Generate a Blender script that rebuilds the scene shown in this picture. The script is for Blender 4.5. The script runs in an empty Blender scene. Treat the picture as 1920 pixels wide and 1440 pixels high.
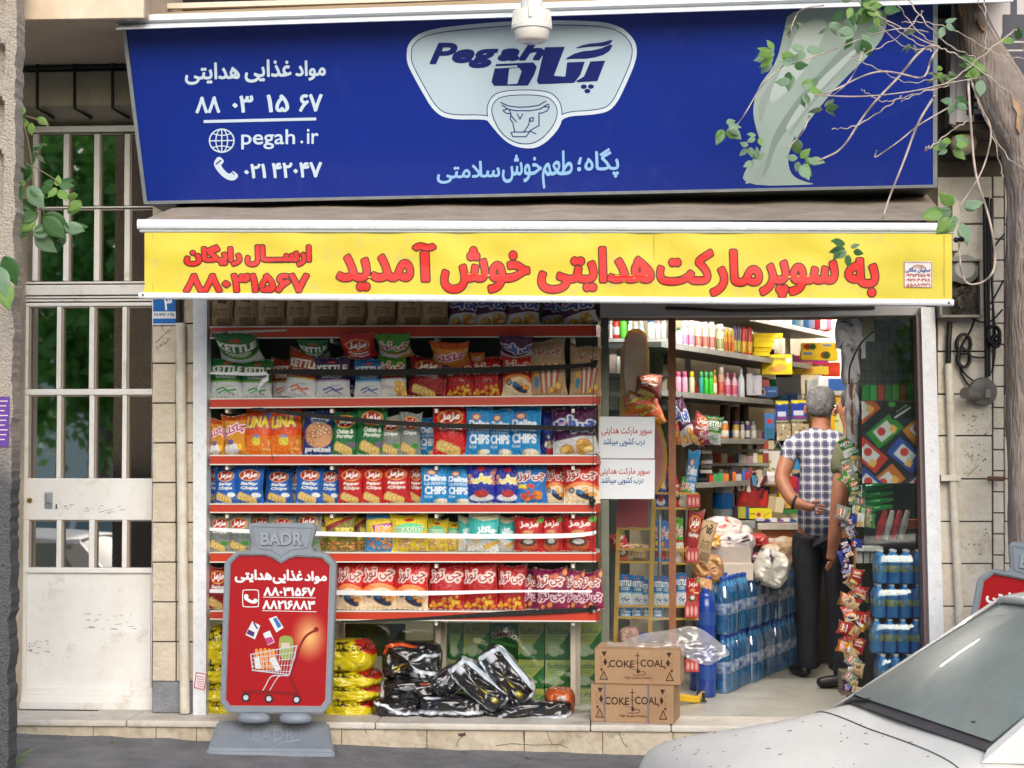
import bpy, bmesh, math, random, re
import numpy as np
from mathutils import Vector, Matrix, Euler
from mathutils.geometry import tessellate_polygon
random.seed(7); rng = np.random.default_rng(7)
R = math.radians
SC = bpy.context.scene
COL = SC.collection
# ------------------------------------------------------------------ camera, world, light, exposure
F = 3240.0; YAW = R(3.5); PITCH = R(2.3)
CAM = Vector((9*math.tan(YAW), -9.0, 1.50))
cam = bpy.data.cameras.new('camera'); co = bpy.data.objects.new('camera', cam); COL.objects.link(co)
cam.sensor_width = 36; cam.lens = F/1920*36; cam.clip_end = 300; cam.clip_start = 0.1
co.location = CAM; co.rotation_euler = Euler((R(90)+PITCH, 0, YAW), 'XYZ')
SC.camera = co
cam.dof.use_dof = True; cam.dof.focus_distance = 8.8; cam.dof.aperture_fstop = 5.0
W = bpy.data.worlds.new('World'); SC.world = W; W.use_nodes = True
nt = W.node_tree; bg = nt.nodes['Background']
sky = nt.nodes.new('ShaderNodeTexSky'); sky.sky_type = 'NISHITA'; sky.sun_disc = False
SUN_EL = R(28); SUN_ROT = R(168)
sky.sun_elevation = SUN_EL; sky.sun_rotation = SUN_ROT; sky.air_density = 1.3; sky.dust_density = 2.0; sky.ozone_density = 0.8
nt.links.new(sky.outputs[0], bg.inputs[0]); bg.inputs[1].default_value = 0.15
sl = bpy.data.lights.new('sun', 'SUN'); sl.energy = 1.25; sl.angle = R(45); sl.color = (1, 0.985, 0.965)
so = bpy.data.objects.new('sun', sl); COL.objects.link(so); so.location = (0, -6, 12)
_sd = Vector((math.sin(SUN_ROT)*math.cos(SUN_EL), math.cos(SUN_ROT)*math.cos(SUN_EL), math.sin(SUN_EL)))
so.rotation_euler = _sd.to_track_quat('Z', 'Y').to_euler()
SC.view_settings.view_transform = 'Standard'; SC.view_settings.look = 'None'
SC.view_settings.gamma = 1; SC.view_settings.use_curve_mapping = False
SC.view_settings.exposure = 0.76
SC.cycles.max_bounces = 8; SC.cycles.transparent_max_bounces = 16; SC.cycles.caustics_reflective = False; SC.cycles.caustics_refractive = False
SC.cycles.sample_clamp_indirect = 4
# ------------------------------------------------------------------ pixel -> place
_rm = co.rotation_euler.to_matrix()
def ray(px, py):
    return _rm @ Vector(((px-960)/F, (720-py)/F, -1))
def P(px, py, Y):
    d = ray(px, py); t = (Y-CAM.y)/d.y
    return CAM + d*t
def PZ(px, py, Z):
    d = ray(px, py); t = (Z-CAM.z)/d.z
    return CAM + d*t
def PPL(px, py, o, n):
    d = ray(px, py); t = (o-CAM).dot(n)/d.dot(n)
    return CAM + d*t
def px2m(n, Y): return n*(Y+9.0)/F
# ------------------------------------------------------------------ materials
def lin(h):
    h = h.lstrip('#'); c = [int(h[i:i+2], 16)/255 for i in (0, 2, 4)]
    return tuple(((v+0.055)/1.055)**2.4 if v > 0.04045 else v/12.92 for v in c)
_M = {}
def mat(name, col='#888888', rough=0.6, metal=0.0, col2=None, ns=8.0, bump=0.0, bs=60.0, spec=0.5, coat=0.0, trans=0.0, ior=1.45, attr=None, emit=0.0, alpha=1.0, stain=None, sscale=2.0, samt=0.5, wave=None):
    if name in _M: return _M[name]
    m = bpy.data.materials.new(name); m.use_nodes = True; n = m.node_tree; b = n.nodes['Principled BSDF']
    L = n.links.new
    c = lin(col) if isinstance(col, str) else col
    b.inputs['Roughness'].default_value = rough; b.inputs['Metallic'].default_value = metal
    b.inputs['Specular IOR Level'].default_value = spec; b.inputs['Coat Weight'].default_value = coat
    b.inputs['Transmission Weight'].default_value = trans; b.inputs['IOR'].default_value = ior
    b.inputs['Alpha'].default_value = alpha
    b.inputs['Base Color'].default_value = (*c, 1)
    tc = n.nodes.new('ShaderNodeTexCoord'); co_ = tc.outputs['Object']
    src = None
    if attr:
        a = n.nodes.new('ShaderNodeAttribute'); a.attribute_name = attr; src = a.outputs['Color']
    if col2 is not None:
        c2 = lin(col2) if isinstance(col2, str) else col2
        nz = n.nodes.new('ShaderNodeTexNoise'); nz.inputs['Scale'].default_value = ns; nz.inputs['Detail'].default_value = 6; nz.inputs['Roughness'].default_value = 0.65
        L(co_, nz.inputs['Vector'])
        rp = n.nodes.new('ShaderNodeMapRange'); rp.inputs[1].default_value = 0.35; rp.inputs[2].default_value = 0.68
        L(nz.outputs[0], rp.inputs[0])
        mx = n.nodes.new('ShaderNodeMix'); mx.data_type = 'RGBA'
        mx.inputs[6].default_value = (*c, 1); mx.inputs[7].default_value = (*c2, 1)
        L(rp.outputs[0], mx.inputs[0])
        if src: L(src, mx.inputs[6])
        src = mx.outputs[2]
    if stain is not None:
        nz = n.nodes.new('ShaderNodeTexNoise'); nz.inputs['Scale'].default_value = sscale; nz.inputs['Detail'].default_value = 8; nz.inputs['Roughness'].default_value = 0.75
        L(co_, nz.inputs['Vector'])
        rp = n.nodes.new('ShaderNodeMapRange'); rp.inputs[1].default_value = 0.55; rp.inputs[2].default_value = 0.72; rp.inputs[4].default_value = samt
        L(nz.outputs[0], rp.inputs[0])
        mx = n.nodes.new('ShaderNodeMix'); mx.data_type = 'RGBA'; mx.inputs[6].default_value = (*c, 1)
        mx.inputs[7].default_value = (*lin(stain), 1); L(rp.outputs[0], mx.inputs[0])
        if src: L(src, mx.inputs[6])
        src = mx.outputs[2]
    if src: L(src, b.inputs['Base Color'])
    if bump:
        nz = n.nodes.new('ShaderNodeTexNoise'); nz.inputs['Scale'].default_value = bs; nz.inputs['Detail'].default_value = 5
        if wave:
            mp = n.nodes.new('ShaderNodeMapping'); mp.inputs['Scale'].default_value = wave; L(co_, mp.inputs[0]); L(mp.outputs[0], nz.inputs['Vector'])
        else: L(co_, nz.inputs['Vector'])
        bp = n.nodes.new('ShaderNodeBump'); bp.inputs['Strength'].default_value = bump; bp.inputs['Distance'].default_value = 0.02
        L(nz.outputs[0], bp.inputs['Height']); L(bp.outputs[0], b.inputs['Normal'])
    if emit:
        b.inputs['Emission Color'].default_value = (*c, 1); b.inputs['Emission Strength'].default_value = emit
    _M[name] = m
    return m
# ------------------------------------------------------------------ objects
def tagit(o, label=None, cat=None, group=None, kind=None):
    if label: o['label'] = label
    if cat: o['category'] = cat
    if group: o['group'] = group
    if kind: o['kind'] = kind
    return o
def thing(name, loc, label, cat, group=None):
    o = bpy.data.objects.new(name, None); COL.objects.link(o); o.location = loc; o.empty_display_size = 0.1
    return tagit(o, label, cat, group)
def wloc(o):
    v = Vector((0, 0, 0))
    while o is not None: v += o.location; o = o.parent
    return v
def mk(name, verts, faces, m, parent=None, smooth=False, label=None, cat=None, group=None, kind=None, attr=None, keep=False, mats=None, mi=None):
    verts = [Vector(v) for v in verts]
    if parent is not None: o0 = wloc(parent)
    elif keep: o0 = Vector((0, 0, 0))
    else:
        xs = [v.x for v in verts]; ys = [v.y for v in verts]; zs = [v.z for v in verts]
        o0 = Vector(((min(xs)+max(xs))/2, (min(ys)+max(ys))/2, min(zs)))
    me = bpy.data.meshes.new(name); me.from_pydata([tuple(v-o0) for v in verts], [], faces)
    for mm in (mats or [m]): me.materials.append(mm)
    if mi is not None: me.polygons.foreach_set('material_index', mi)
    if smooth: me.polygons.foreach_set('use_smooth', [True]*len(me.polygons))
    if attr is not None:
        a = me.color_attributes.new('art', 'FLOAT_COLOR', 'POINT')
        arr = np.ones((len(verts), 4), np.float32); arr[:, :3] = attr; a.data.foreach_set('color', arr.ravel())
    me.update()
    o = bpy.data.objects.new(name, me); COL.objects.link(o)
    if parent is not None: o.parent = parent; KIDS.setdefault(parent.name, []).append(o)
    else: o.location = o0
    return tagit(o, label, cat, group, kind)
class G:
    """collects simple shapes into one mesh"""
    def __init__(s): s.v = []; s.f = []
    def add(s, v, f):
        n = len(s.v); s.v += [Vector(a) for a in v]; s.f += [tuple(i+n for i in q) for q in f]; return s
    def hexa(s, p):   # 8 points: bottom 4 ccw, top 4
        return s.add(p, [(3, 2, 1, 0), (4, 5, 6, 7), (0, 1, 5, 4), (1, 2, 6, 5), (2, 3, 7, 6), (3, 0, 4, 7)])
    def box(s, x0, x1, y0, y1, z0, z1, b=0.0):
        if b <= 0:
            return s.hexa([(x0, y0, z0), (x1, y0, z0), (x1, y1, z0), (x0, y1, z0), (x0, y0, z1), (x1, y0, z1), (x1, y1, z1), (x0, y1, z1)])
        b = min(b, abs(x1-x0)*.45, abs(y1-y0)*.45, abs(z1-z0)*.45)
        bm = bmesh.new(); bmesh.ops.create_cube(bm, size=1)
        for v in bm.verts: v.co = Vector((x0+(v.co.x+.5)*(x1-x0), y0+(v.co.y+.5)*(y1-y0), z0+(v.co.z+.5)*(z1-z0)))
        bmesh.ops.bevel(bm, geom=bm.edges[:], offset=b, segments=2, affect='EDGES', profile=0.6)
        bm.verts.index_update(); s.add([v.co.copy() for v in bm.verts], [tuple(v.index for v in f.verts) for f in bm.faces]); bm.free(); return s
    def tube(s, pts, r, n=8, cap=True):
        pts = [Vector(p) for p in pts]; m = len(pts); rs = r if isinstance(r, (list, tuple)) else [r]*m
        base = len(s.v); up = None
        for i, p in enumerate(pts):
            d = (pts[min(i+1, m-1)]-pts[max(i-1, 0)]).normalized()
            if up is None:
                up = Vector((0, 0, 1)) if abs(d.z) < .9 else Vector((1, 0, 0))
            a = (up - d*up.dot(d)).normalized(); up = a; bb = d.cross(a)
            for k in range(n):
                t = 2*math.pi*k/n; s.v.append(p+(a*math.cos(t)+bb*math.sin(t))*rs[i])
        for i in range(m-1):
            for k in range(n):
                s.f.append((base+i*n+k, base+i*n+(k+1) % n, base+(i+1)*n+(k+1) % n, base+(i+1)*n+k))
        if cap:
            s.f.append(tuple(base+k for k in reversed(range(n)))); s.f.append(tuple(base+(m-1)*n+k for k in range(n)))
        return s
    def lathe(s, c, prof, n=16, axis='z'):
        c = Vector(c); base = len(s.v); m = len(prof)
        for (r, h) in prof:
            for k in range(n):
                t = 2*math.pi*k/n
                s.v.append(c+(Vector((r*math.cos(t), r*math.sin(t), h)) if axis == 'z' else Vector((r*math.cos(t), -h, r*math.sin(t)))))
        for i in range(m-1):
            for k in range(n):
                s.f.append((base+i*n+k, base+i*n+(k+1) % n, base+(i+1)*n+(k+1) % n, base+(i+1)*n+k))
        s.f.append(tuple(base+k for k in reversed(range(n)))); s.f.append(tuple(base+(m-1)*n+k for k in range(n)))
        return s
    def prism(s, loop, d):   # loop of Vectors, extruded by vector d
        n = len(loop); loop = [Vector(p) for p in loop]; d = Vector(d)
        b = len(s.v); s.v += loop+[p+d for p in loop]
        s.f.append(tuple(b+i for i in range(n))); s.f.append(tuple(b+n+i for i in reversed(range(n))))
        for i in range(n): s.f.append((b+i, b+n+i, b+n+(i+1) % n, b+(i+1) % n))
        return s
    def pbox(s, x0, y0, x1, y1, Ya, Yb, b=0.0):
        """box whose front face (plane Y=Ya) covers the photo rectangle"""
        a = P(x0, y1, Ya); c = P(x1, y0, Ya)
        return s.box(a.x, c.x, Ya, Yb, a.z, c.z, b)
    def pquad(s, pts, Ya, th):
        """prism from 4+ photo points on plane Ya, thickness th backwards"""
        return s.prism([P(x, y, Ya) for x, y in pts], (0, th, 0))
    def make(s, name, m, parent=None, **k): return mk(name, s.v, s.f, m, parent, **k)
def struct(name, g, m, parent=None, **k): return mk(name, g.v, g.f, m, parent, kind='structure', **k)
KIDS = {}
def copy_tree(o, loc=None, rot=None, scale=None, label=None):
    c = o.copy(); COL.objects.link(c)
    for k in KIDS.get(o.name, []):
        k2 = k.copy(); COL.objects.link(k2); k2.parent = c; KIDS.setdefault(c.name, []).append(k2)
        for g in KIDS.get(k.name, []):
            g2 = g.copy(); COL.objects.link(g2); g2.parent = k2; KIDS.setdefault(k2.name, []).append(g2)
    if loc is not None: c.location = loc
    if rot is not None: c.rotation_euler = rot
    if scale is not None: c.scale = scale
    if label: c['label'] = label
    return c
ORD = ['first', 'second', 'third', 'fourth', 'fifth', 'sixth', 'seventh', 'eighth', 'ninth', 'tenth', 'eleventh', 'twelfth', 'thirteenth', 'fourteenth', 'fifteenth', 'sixteenth', 'seventeenth', 'eighteenth', 'nineteenth', 'twentieth', 'twenty-first', 'twenty-second', 'twenty-third', 'twenty-fourth']
# ------------------------------------------------------------------ lettering: outlines -> distance field -> clean contour mesh
_AF = {'ا':0xFE8D,'آ':0xFE81,'ب':0xFE8F,'پ':0xFB56,'ت':0xFE95,'ج':0xFE9D,'چ':0xFB7A,'خ':0xFEA5,'د':0xFEA9,'ذ':0xFEAB,'ر':0xFEAD,'ز':0xFEAF,'س':0xFEB1,'ش':0xFEB5,'ط':0xFEC1,'ع':0xFEC9,'غ':0xFECD,'ف':0xFED1,'ق':0xFED5,'ک':0xFB8E,'گ':0xFB92,'ل':0xFEDD,'م':0xFEE1,'ن':0xFEE5,'ه':0xFEE9,'و':0xFEED,'ی':0xFBFC}
def shape_fa(s):
    Rj = 'اآدذرزو'; s = s.replace('لا', '\u0001'); out = []
    J = lambda x: x in _AF or x in '\u0001ـ'
    for i, c in enumerate(s):
        p = i > 0 and J(s[i-1]) and s[i-1] not in Rj+'\u0001'; n = i < len(s)-1 and J(s[i+1])
        if c == '\u0001': out.append(chr(0xFEFB+(1 if p else 0))); continue
        if c not in _AF: out.append(c); continue
        b = _AF[c]
        out.append(chr(b+(1 if p else 0)) if c in Rj else chr(b+((3 if n else 1) if p else (2 if n else 0))))
    return re.sub(r'[۰-۹0-9A-Za-z.]+', lambda m_: m_.group(0)[::-1], ''.join(reversed(out)))
_TC = {}
def outlines(text):
    """list of closed polylines (numpy) of the text in em units"""
    if text in _TC: return _TC[text]
    s = shape_fa(text) if re.search('[؀-ۿ]', text) else text
    c = bpy.data.curves.new('lettering', 'FONT'); c.body = s; c.size = 1; o = bpy.data.objects.new('lettering', c); COL.objects.link(o)
    dg = bpy.context.evaluated_depsgraph_get(); cu = o.evaluated_get(dg).to_curve(dg)
    res = []
    for sp in cu.splines:
        bp = sp.bezier_points; n = len(bp); pts = []
        for i in range(n):
            a, b = bp[i], bp[(i+1) % n]; p0, p1, p2, p3 = a.co, a.handle_right, b.handle_left, b.co
            L = (p3-p0).length; k = 2 if L < .05 else 4
            if a.handle_right_type == 'VECTOR' and b.handle_left_type == 'VECTOR': k = 1
            for j in range(k):
                t = j/k; q = p0*(1-t)**3+p1*3*t*(1-t)**2+p2*3*t*t*(1-t)+p3*t**3; pts.append((q.x, q.y))
        if len(pts) > 2: res.append(np.array(pts))
    o.evaluated_get(dg).to_curve_clear(); bpy.data.objects.remove(o); bpy.data.curves.remove(c)
    _TC[text] = res; return res
def fit(pls, box, rot=0.0, shear=0.0, flip=True):
    """fit polylines to box (x0,y0,x1,y1) in y-down coordinates"""
    al = np.concatenate(pls)
    if shear: pls = [np.stack([p[:, 0]+shear*p[:, 1], p[:, 1]], 1) for p in pls]; al = np.concatenate(pls)
    mn = al.min(0); mx = al.max(0); x0, y0, x1, y1 = box
    out = []
    for p in pls:
        q = (p-mn)/(mx-mn); u = x0+q[:, 0]*(x1-x0); v = y1-q[:, 1]*(y1-y0)
        if rot: v = v+(u-(x0+x1)/2)*rot
        out.append(np.stack([u, v], 1))
    return out
def seg_sdf(pls, X, Y, pad, closed=True):
    """signed distance (negative inside) on grid X,Y (2-D arrays, regular)"""
    D = np.full(X.shape, 1e3); Wn = np.zeros(X.shape)
    gx0, gy0 = X[0, 0], Y[0, 0]; dx = X[0, 1]-X[0, 0]; dy = Y[1, 0]-Y[0, 0]
    for p in pls:
        mn = p.min(0)-pad; mx = p.max(0)+pad
        i0 = max(0, int((mn[1]-gy0)/dy)); i1 = min(X.shape[0], int((mx[1]-gy0)/dy)+2)
        j0 = max(0, int((mn[0]-gx0)/dx)); j1 = min(X.shape[1], int((mx[0]-gx0)/dx)+2)
        if i0 >= i1 or j0 >= j1: continue
        x = X[i0:i1, j0:j1]; y = Y[i0:i1, j0:j1]; d = D[i0:i1, j0:j1]; w = Wn[i0:i1, j0:j1]
        n = len(p)
        for k in range(n if closed else n-1):
            a = p[k]; b = p[(k+1) % n]; e = b-a; ee = e@e
            if ee < 1e-14: continue
            t = np.clip(((x-a[0])*e[0]+(y-a[1])*e[1])/ee, 0, 1)
            np.minimum(d, np.hypot(x-a[0]-t*e[0], y-a[1]-t*e[1]), out=d)
            if closed:
                cr = e[0]*(y-a[1])-e[1]*(x-a[0])
                w += ((a[1] <= y) & (b[1] > y) & (cr > 0)).astype(float)-((a[1] > y) & (b[1] <= y) & (cr < 0)).astype(float)
    if closed: return np.where(np.abs(Wn) > .5, -D, D)
    return D
class Ink:
    def __init__(s, x0, y0, x1, y1, res=1.0):
        s.res = res; nx = int((x1-x0)/res)+2; ny = int((y1-y0)/res)+2
        s.X, s.Y = np.meshgrid(x0+np.arange(nx)*res, y0+np.arange(ny)*res); s.f = np.full(s.X.shape, 1e3)
    def text(s, t, box, w=0.0, rot=0.0, shear=0.0):
        s.f = np.minimum(s.f, seg_sdf(fit(outlines(t), box, rot, shear), s.X, s.Y, w+3*s.res)-w); return s
    def poly(s, pts, w=0.0): s.f = np.minimum(s.f, seg_sdf([np.array(pts, float)], s.X, s.Y, w+3*s.res)-w); return s
    def cut(s, pts, w=0.0): s.f = np.maximum(s.f, -(seg_sdf([np.array(pts, float)], s.X, s.Y, w+40)-w)); return s
    def line(s, pts, w, closed=False):
        p = np.array(pts, float)
        if closed: p = np.concatenate([p, p[:1]])
        s.f = np.minimum(s.f, seg_sdf([p], s.X, s.Y, w+3*s.res, False)-w); return s
    def ell(s, cx, cy, rx, ry=None, w=None):
        ry = ry or rx; t = np.linspace(0, 2*np.pi, 33)[:-1]; p = np.stack([cx+rx*np.cos(t), cy+ry*np.sin(t)], 1)
        return s.poly(p) if w is None else s.line(p, w, True)
    def loops(s, iso=0.0):
        f = s.f-iso; f = np.where(np.abs(f) < 1e-6, 1e-6, f); ins = f < 0
        cs = ins[:-1, :-1]*1+ins[:-1, 1:]*2+ins[1:, 1:]*4+ins[1:, :-1]*8
        ii, jj = np.nonzero((cs > 0) & (cs < 15)); nxt = {}; pos = {}
        def pt(e):
            if e in pos: return
            k, i, j = e
            if k == 0: a, b = f[i, j], f[i, j+1]; t = a/(a-b); pos[e] = (s.X[i, j]+t*s.res, s.Y[i, j])
            else: a, b = f[i, j], f[i+1, j]; t = a/(a-b); pos[e] = (s.X[i, j], s.Y[i, j]+t*s.res)
        T = {1: [('l', 't')], 2: [('t', 'r')], 3: [('l', 'r')], 4: [('r', 'b')], 5: [('l', 't'), ('r', 'b')], 6: [('t', 'b')], 7: [('l', 'b')], 8: [('b', 'l')], 9: [('b', 't')], 10: [('t', 'r'), ('b', 'l')], 11: [('b', 'r')], 12: [('r', 'l')], 13: [('r', 't')], 14: [('t', 'l')]}
        for i, j in zip(ii.tolist(), jj.tolist()):
            E = {'t': (0, i, j), 'b': (0, i+1, j), 'l': (1, i, j), 'r': (1, i, j+1)}
            for a, b in T[int(cs[i, j])]:
                pt(E[a]); pt(E[b]); nxt[E[a]] = E[b]
        out = []
        while nxt:
            st = next(iter(nxt)); c = st; lp = []
            while c in nxt: lp.append(pos[c]); c = nxt.pop(c)
            if c == st and len(lp) > 4: out.append(np.array(lp))
        return [simp(l, s.res*0.07) for l in out]
    def mesh(s, fn, iso=0.0):
        """fn(list of (u,v)) -> Vector; returns verts, faces"""
        lps = [l for l in s.loops(iso) if len(l) > 2]
        def area(l): return 0.5*np.sum(l[:, 0]*np.roll(l[:, 1], -1)-np.roll(l[:, 0], -1)*l[:, 1])
        ar = [area(l) for l in lps]
        if not lps: return [], []
        big = ar[int(np.argmax(np.abs(ar)))] > 0
        outer = [i for i in range(len(lps)) if (ar[i] > 0) == big and abs(ar[i]) > s.res**2*.5]; holes = [i for i in range(len(lps)) if (ar[i] > 0) != big and abs(ar[i]) > s.res**2*.5]
        V = []; Fc = []
        own = {i: [] for i in outer}
        for h in holes:
            p = lps[h][0]; best = None
            for o in outer:
                if inside(p, lps[o]) and (best is None or abs(ar[o]) < abs(ar[best])): best = o
            if best is not None: own[best].append(h)
        for o in outer:
            ls = [lps[o]]+[lps[h] for h in own[o]]
            tr = tessellate_polygon([[Vector((q[0], q[1], 0)) for q in l] for l in ls])
            al = np.concatenate(ls); n = len(V); V += [fn(q[0], q[1]) for q in al]
            Fc += [tuple(n+i for i in t) for t in tr]
        return V, Fc
def simp(l, eps):
    keep = []; n = len(l)
    if n < 8: return l
    i = 0; keep = [0]
    while i < n-1:
        j = i+2
        while j < n and j-i < 24:
            a, b = l[i], l[j % n]; e = b-a; L = np.hypot(*e)+1e-12; q = l[i+1:j]
            if np.max(np.abs((q[:, 0]-a[0])*e[1]-(q[:, 1]-a[1])*e[0]))/L > eps: break
            j += 1
        i = j-1
        if i < n: keep.append(i)
    return l[sorted(set(k for k in keep if k < n))]
def inside(p, l):
    x, y = p; a = l; b = np.roll(l, -1, 0); c = (a[:, 1] > y) != (b[:, 1] > y)
    xx = a[:, 0]+(y-a[:, 1])*(b[:, 0]-a[:, 0])/np.where(c, b[:, 1]-a[:, 1], 1)
    return np.sum(c & (x < xx)) % 2 == 1
def inkobj(name, ink, fn, m, parent, iso=0.0, flip=False, **k):
    V, Fc = ink.mesh(fn, iso)
    o = mk(name, V, Fc, m, parent, **k)
    return o
# rounded polygon helper: chaikin
def chk(p, n=2, closed=True):
    p = [tuple(a) for a in p]
    for _ in range(n):
        q = [] if closed else [p[0]]; m_ = len(p)
        for i in range(m_ if closed else m_-1):
            a = p[i]; b = p[(i+1) % m_]
            q += [tuple(a[k]*.75+b[k]*.25 for k in range(len(a))), tuple(a[k]*.25+b[k]*.75 for k in range(len(a)))]
        if not closed: q.append(p[-1])
        p = q
    return p
# ================================================================== materials
cream = mat('cream_paint', '#cfc6b8', .5, col2='#c4b9a8', ns=3, bump=.12, bs=25, stain='#a3937f', sscale=6, samt=.35)
creamdoor = mat('door_paint', '#e2e1df', .42, col2='#dad6d0', ns=4, bump=.1, bs=30, stain='#a89a86', sscale=7, samt=.6)
whitemetal = mat('white_metal', '#dfe2e8', .35, col2='#cfd2d8', ns=14, bump=.15, bs=70, stain='#9b938a', sscale=18, samt=.55)
alu = mat('aluminium', '#a9b0b5', .4, metal=.6, col2='#8f969a', ns=10)
stone = mat('stone_face', '#cdc2b2', .75, col2='#b9ab96', ns=5, bump=.5, bs=40, stain='#9a8467', sscale=7, samt=.4)
stone2 = mat('pale_stone_face', '#d6d0c6', .7, col2='#c6bbaa', ns=4, bump=.35, bs=35, stain='#8d6f4c', sscale=5, samt=.65)
mortar = mat('mortar', '#5f564b', .9)
greystone = mat('grey_stone', '#85878c', .8, col2='#6c6e73', ns=9, bump=.5, bs=60)
slabm = mat('step_slab', '#cdc8c0', .6, col2='#bcb2a6', ns=6, bump=.2, bs=40, stain='#86786a', sscale=5, samt=.6)
riserm = mat('riser_stone', '#c2b7a4', .8, col2='#aa9c86', ns=7, bump=.5, bs=30, stain='#6b6157', sscale=6, samt=.7)
asph = mat('asphalt', '#88888c', .9, col2='#707074', ns=6, bump=1.0, bs=130, stain='#a09c97', sscale=4, samt=.8)
plaster = mat('soffit_plaster', '#b8aa9c', .85, col2='#a89a8c', ns=2.5, bump=.2, bs=20, stain='#84786c', sscale=3, samt=.5)
plasterg = mat('lintel_plaster', '#b3ab97', .9, col2='#9c9480', ns=3, bump=.3, bs=25, stain='#6e675a', sscale=4, samt=.6)
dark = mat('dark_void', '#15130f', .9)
blk = mat('black_rubber', '#1b1a19', .6)
rod = mat('dark_iron', '#2a2724', .6, metal=.3)
grnglass = None
def glassmat(name, tint, refl, alpha_dark):
    m = bpy.data.materials.new(name); m.use_nodes = True; n = m.node_tree; n.nodes.remove(n.nodes['Principled BSDF'])
    out = n.nodes['Material Output']; g = n.nodes.new('ShaderNodeBsdfGlossy'); g.inputs['Roughness'].default_value = .02
    t = n.nodes.new('ShaderNodeBsdfTransparent'); t.inputs[0].default_value = (*lin(tint), 1)
    mx = n.nodes.new('ShaderNodeMixShader'); mx.inputs[0].default_value = refl
    n.links.new(t.outputs[0], mx.inputs[1]); n.links.new(g.outputs[0], mx.inputs[2]); n.links.new(mx.outputs[0], out.inputs[0])
    return m
doorglass = glassmat('mirror_tinted_glass', '#202628', .68, 0)
clearglass = glassmat('window_glass', '#fafcfb', .05, 0)
shopglass = glassmat('right_pane_glass', '#f2f5f3', .06, 0)
# ================================================================== ground
gx = np.concatenate([np.linspace(-40, -3.4, 12), np.arange(-3.3, 3.6, .045), np.linspace(3.7, 40, 12)])
gy = np.concatenate([np.linspace(-45, -2.2, 14), np.arange(-2.1, -.14, .04), [-.1]])
def groundz(x, y):
    s_ = .058-.024*max(-3, min(3.0, x+2.4))
    return s_ if y > -2.3 else s_-.1
gv = []; gf = []
from mathutils import noise as mnoise
for j, y in enumerate(gy):
    for i, x in enumerate(gx):
        z = groundz(x, y)
        if y > -2.15:
            z += .007*mnoise.noise((x*1.7, y*1.7, 0))+.004*mnoise.noise((x*9, y*9, 3))
            if y > -.34: z += .012*(y+.34)/.2*(.5+mnoise.noise((x*6, 0, 5)))
        gv.append((x, y, z))
nx_ = len(gx)
for j in range(len(gy)-1):
    for i in range(nx_-1): a = j*nx_+i; gf.append((a, a+1, a+1+nx_, a+nx_))
mk('street_asphalt', gv, gf, asph, kind='structure', smooth=True, keep=True)
# ================================================================== front step
FZ = .14; SY = -.25
st = thing('front_step', (0, SY, 0), 'long worn cream stone step under the shop front and the side door', 'step')
g = G(); g.box(-6, 6, SY+.03, -.02, -.15, FZ-.032); g.make('step_core', mortar, st)
xs = [-700, -300, 238, 704, 1107, 1258, 1800, 2300]
for a, b in zip(xs[:-1], xs[1:]):
    g = G(); A = P(a, 1345, SY).x+.0015; B = P(b, 1345, SY).x-.0015
    g.box(A, B, SY-.012, .06, FZ-.034, FZ+random.uniform(-.0015, .0015), .01); g.make('step_slab', slabm, st)
xs = [-700, -200, 174, 292, 368, 640, 800, 983, 1130, 1262, 1400, 1800, 2300]
for a, b in zip(xs[:-1], xs[1:]):
    g = G(); A = P(a, 1345, SY).x+.0015; B = P(b, 1345, SY).x-.0015
    g.box(A, B, SY+.006+random.uniform(0, .003), SY+.029, -.1, FZ-.036, .003); g.make('riser_stone', riserm, st)
# ================================================================== building shell
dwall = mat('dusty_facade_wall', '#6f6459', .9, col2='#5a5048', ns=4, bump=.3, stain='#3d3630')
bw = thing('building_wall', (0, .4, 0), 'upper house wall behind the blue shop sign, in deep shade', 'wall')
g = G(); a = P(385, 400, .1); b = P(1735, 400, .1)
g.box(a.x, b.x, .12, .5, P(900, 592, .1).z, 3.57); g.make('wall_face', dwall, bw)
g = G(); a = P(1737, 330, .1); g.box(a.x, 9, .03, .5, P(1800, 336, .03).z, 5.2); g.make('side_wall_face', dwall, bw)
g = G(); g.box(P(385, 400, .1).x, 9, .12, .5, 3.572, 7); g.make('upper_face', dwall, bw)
# balcony slab over the door
sb = thing('balcony_slab', (-2.4, -1, 3.57), 'beige concrete balcony slab over the cream door, top left', 'balcony')
sz = 3.57
g = G(); xr = P(272, 60, -1.0).x; g.box(-4.5, xr, -1.0, .3, sz, sz+.35, .006); g.make('slab', plaster, sb)
g = G(); g.box(-4.5, xr, -1.03, -1.003, sz-.012, sz+.35, .004); g.make('edge_trim', mat('pale_edge', '#dcc9b4', .7, col2='#c9b49c', ns=6), sb)
pq = P(238, 29, -.97); pq2 = P(249, 4, -.97); g = G(); g.box(pq.x, pq2.x, -.99, -.955, pq.z, sz-.003, .003); g.make('corner_post', cream, sb)
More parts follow.
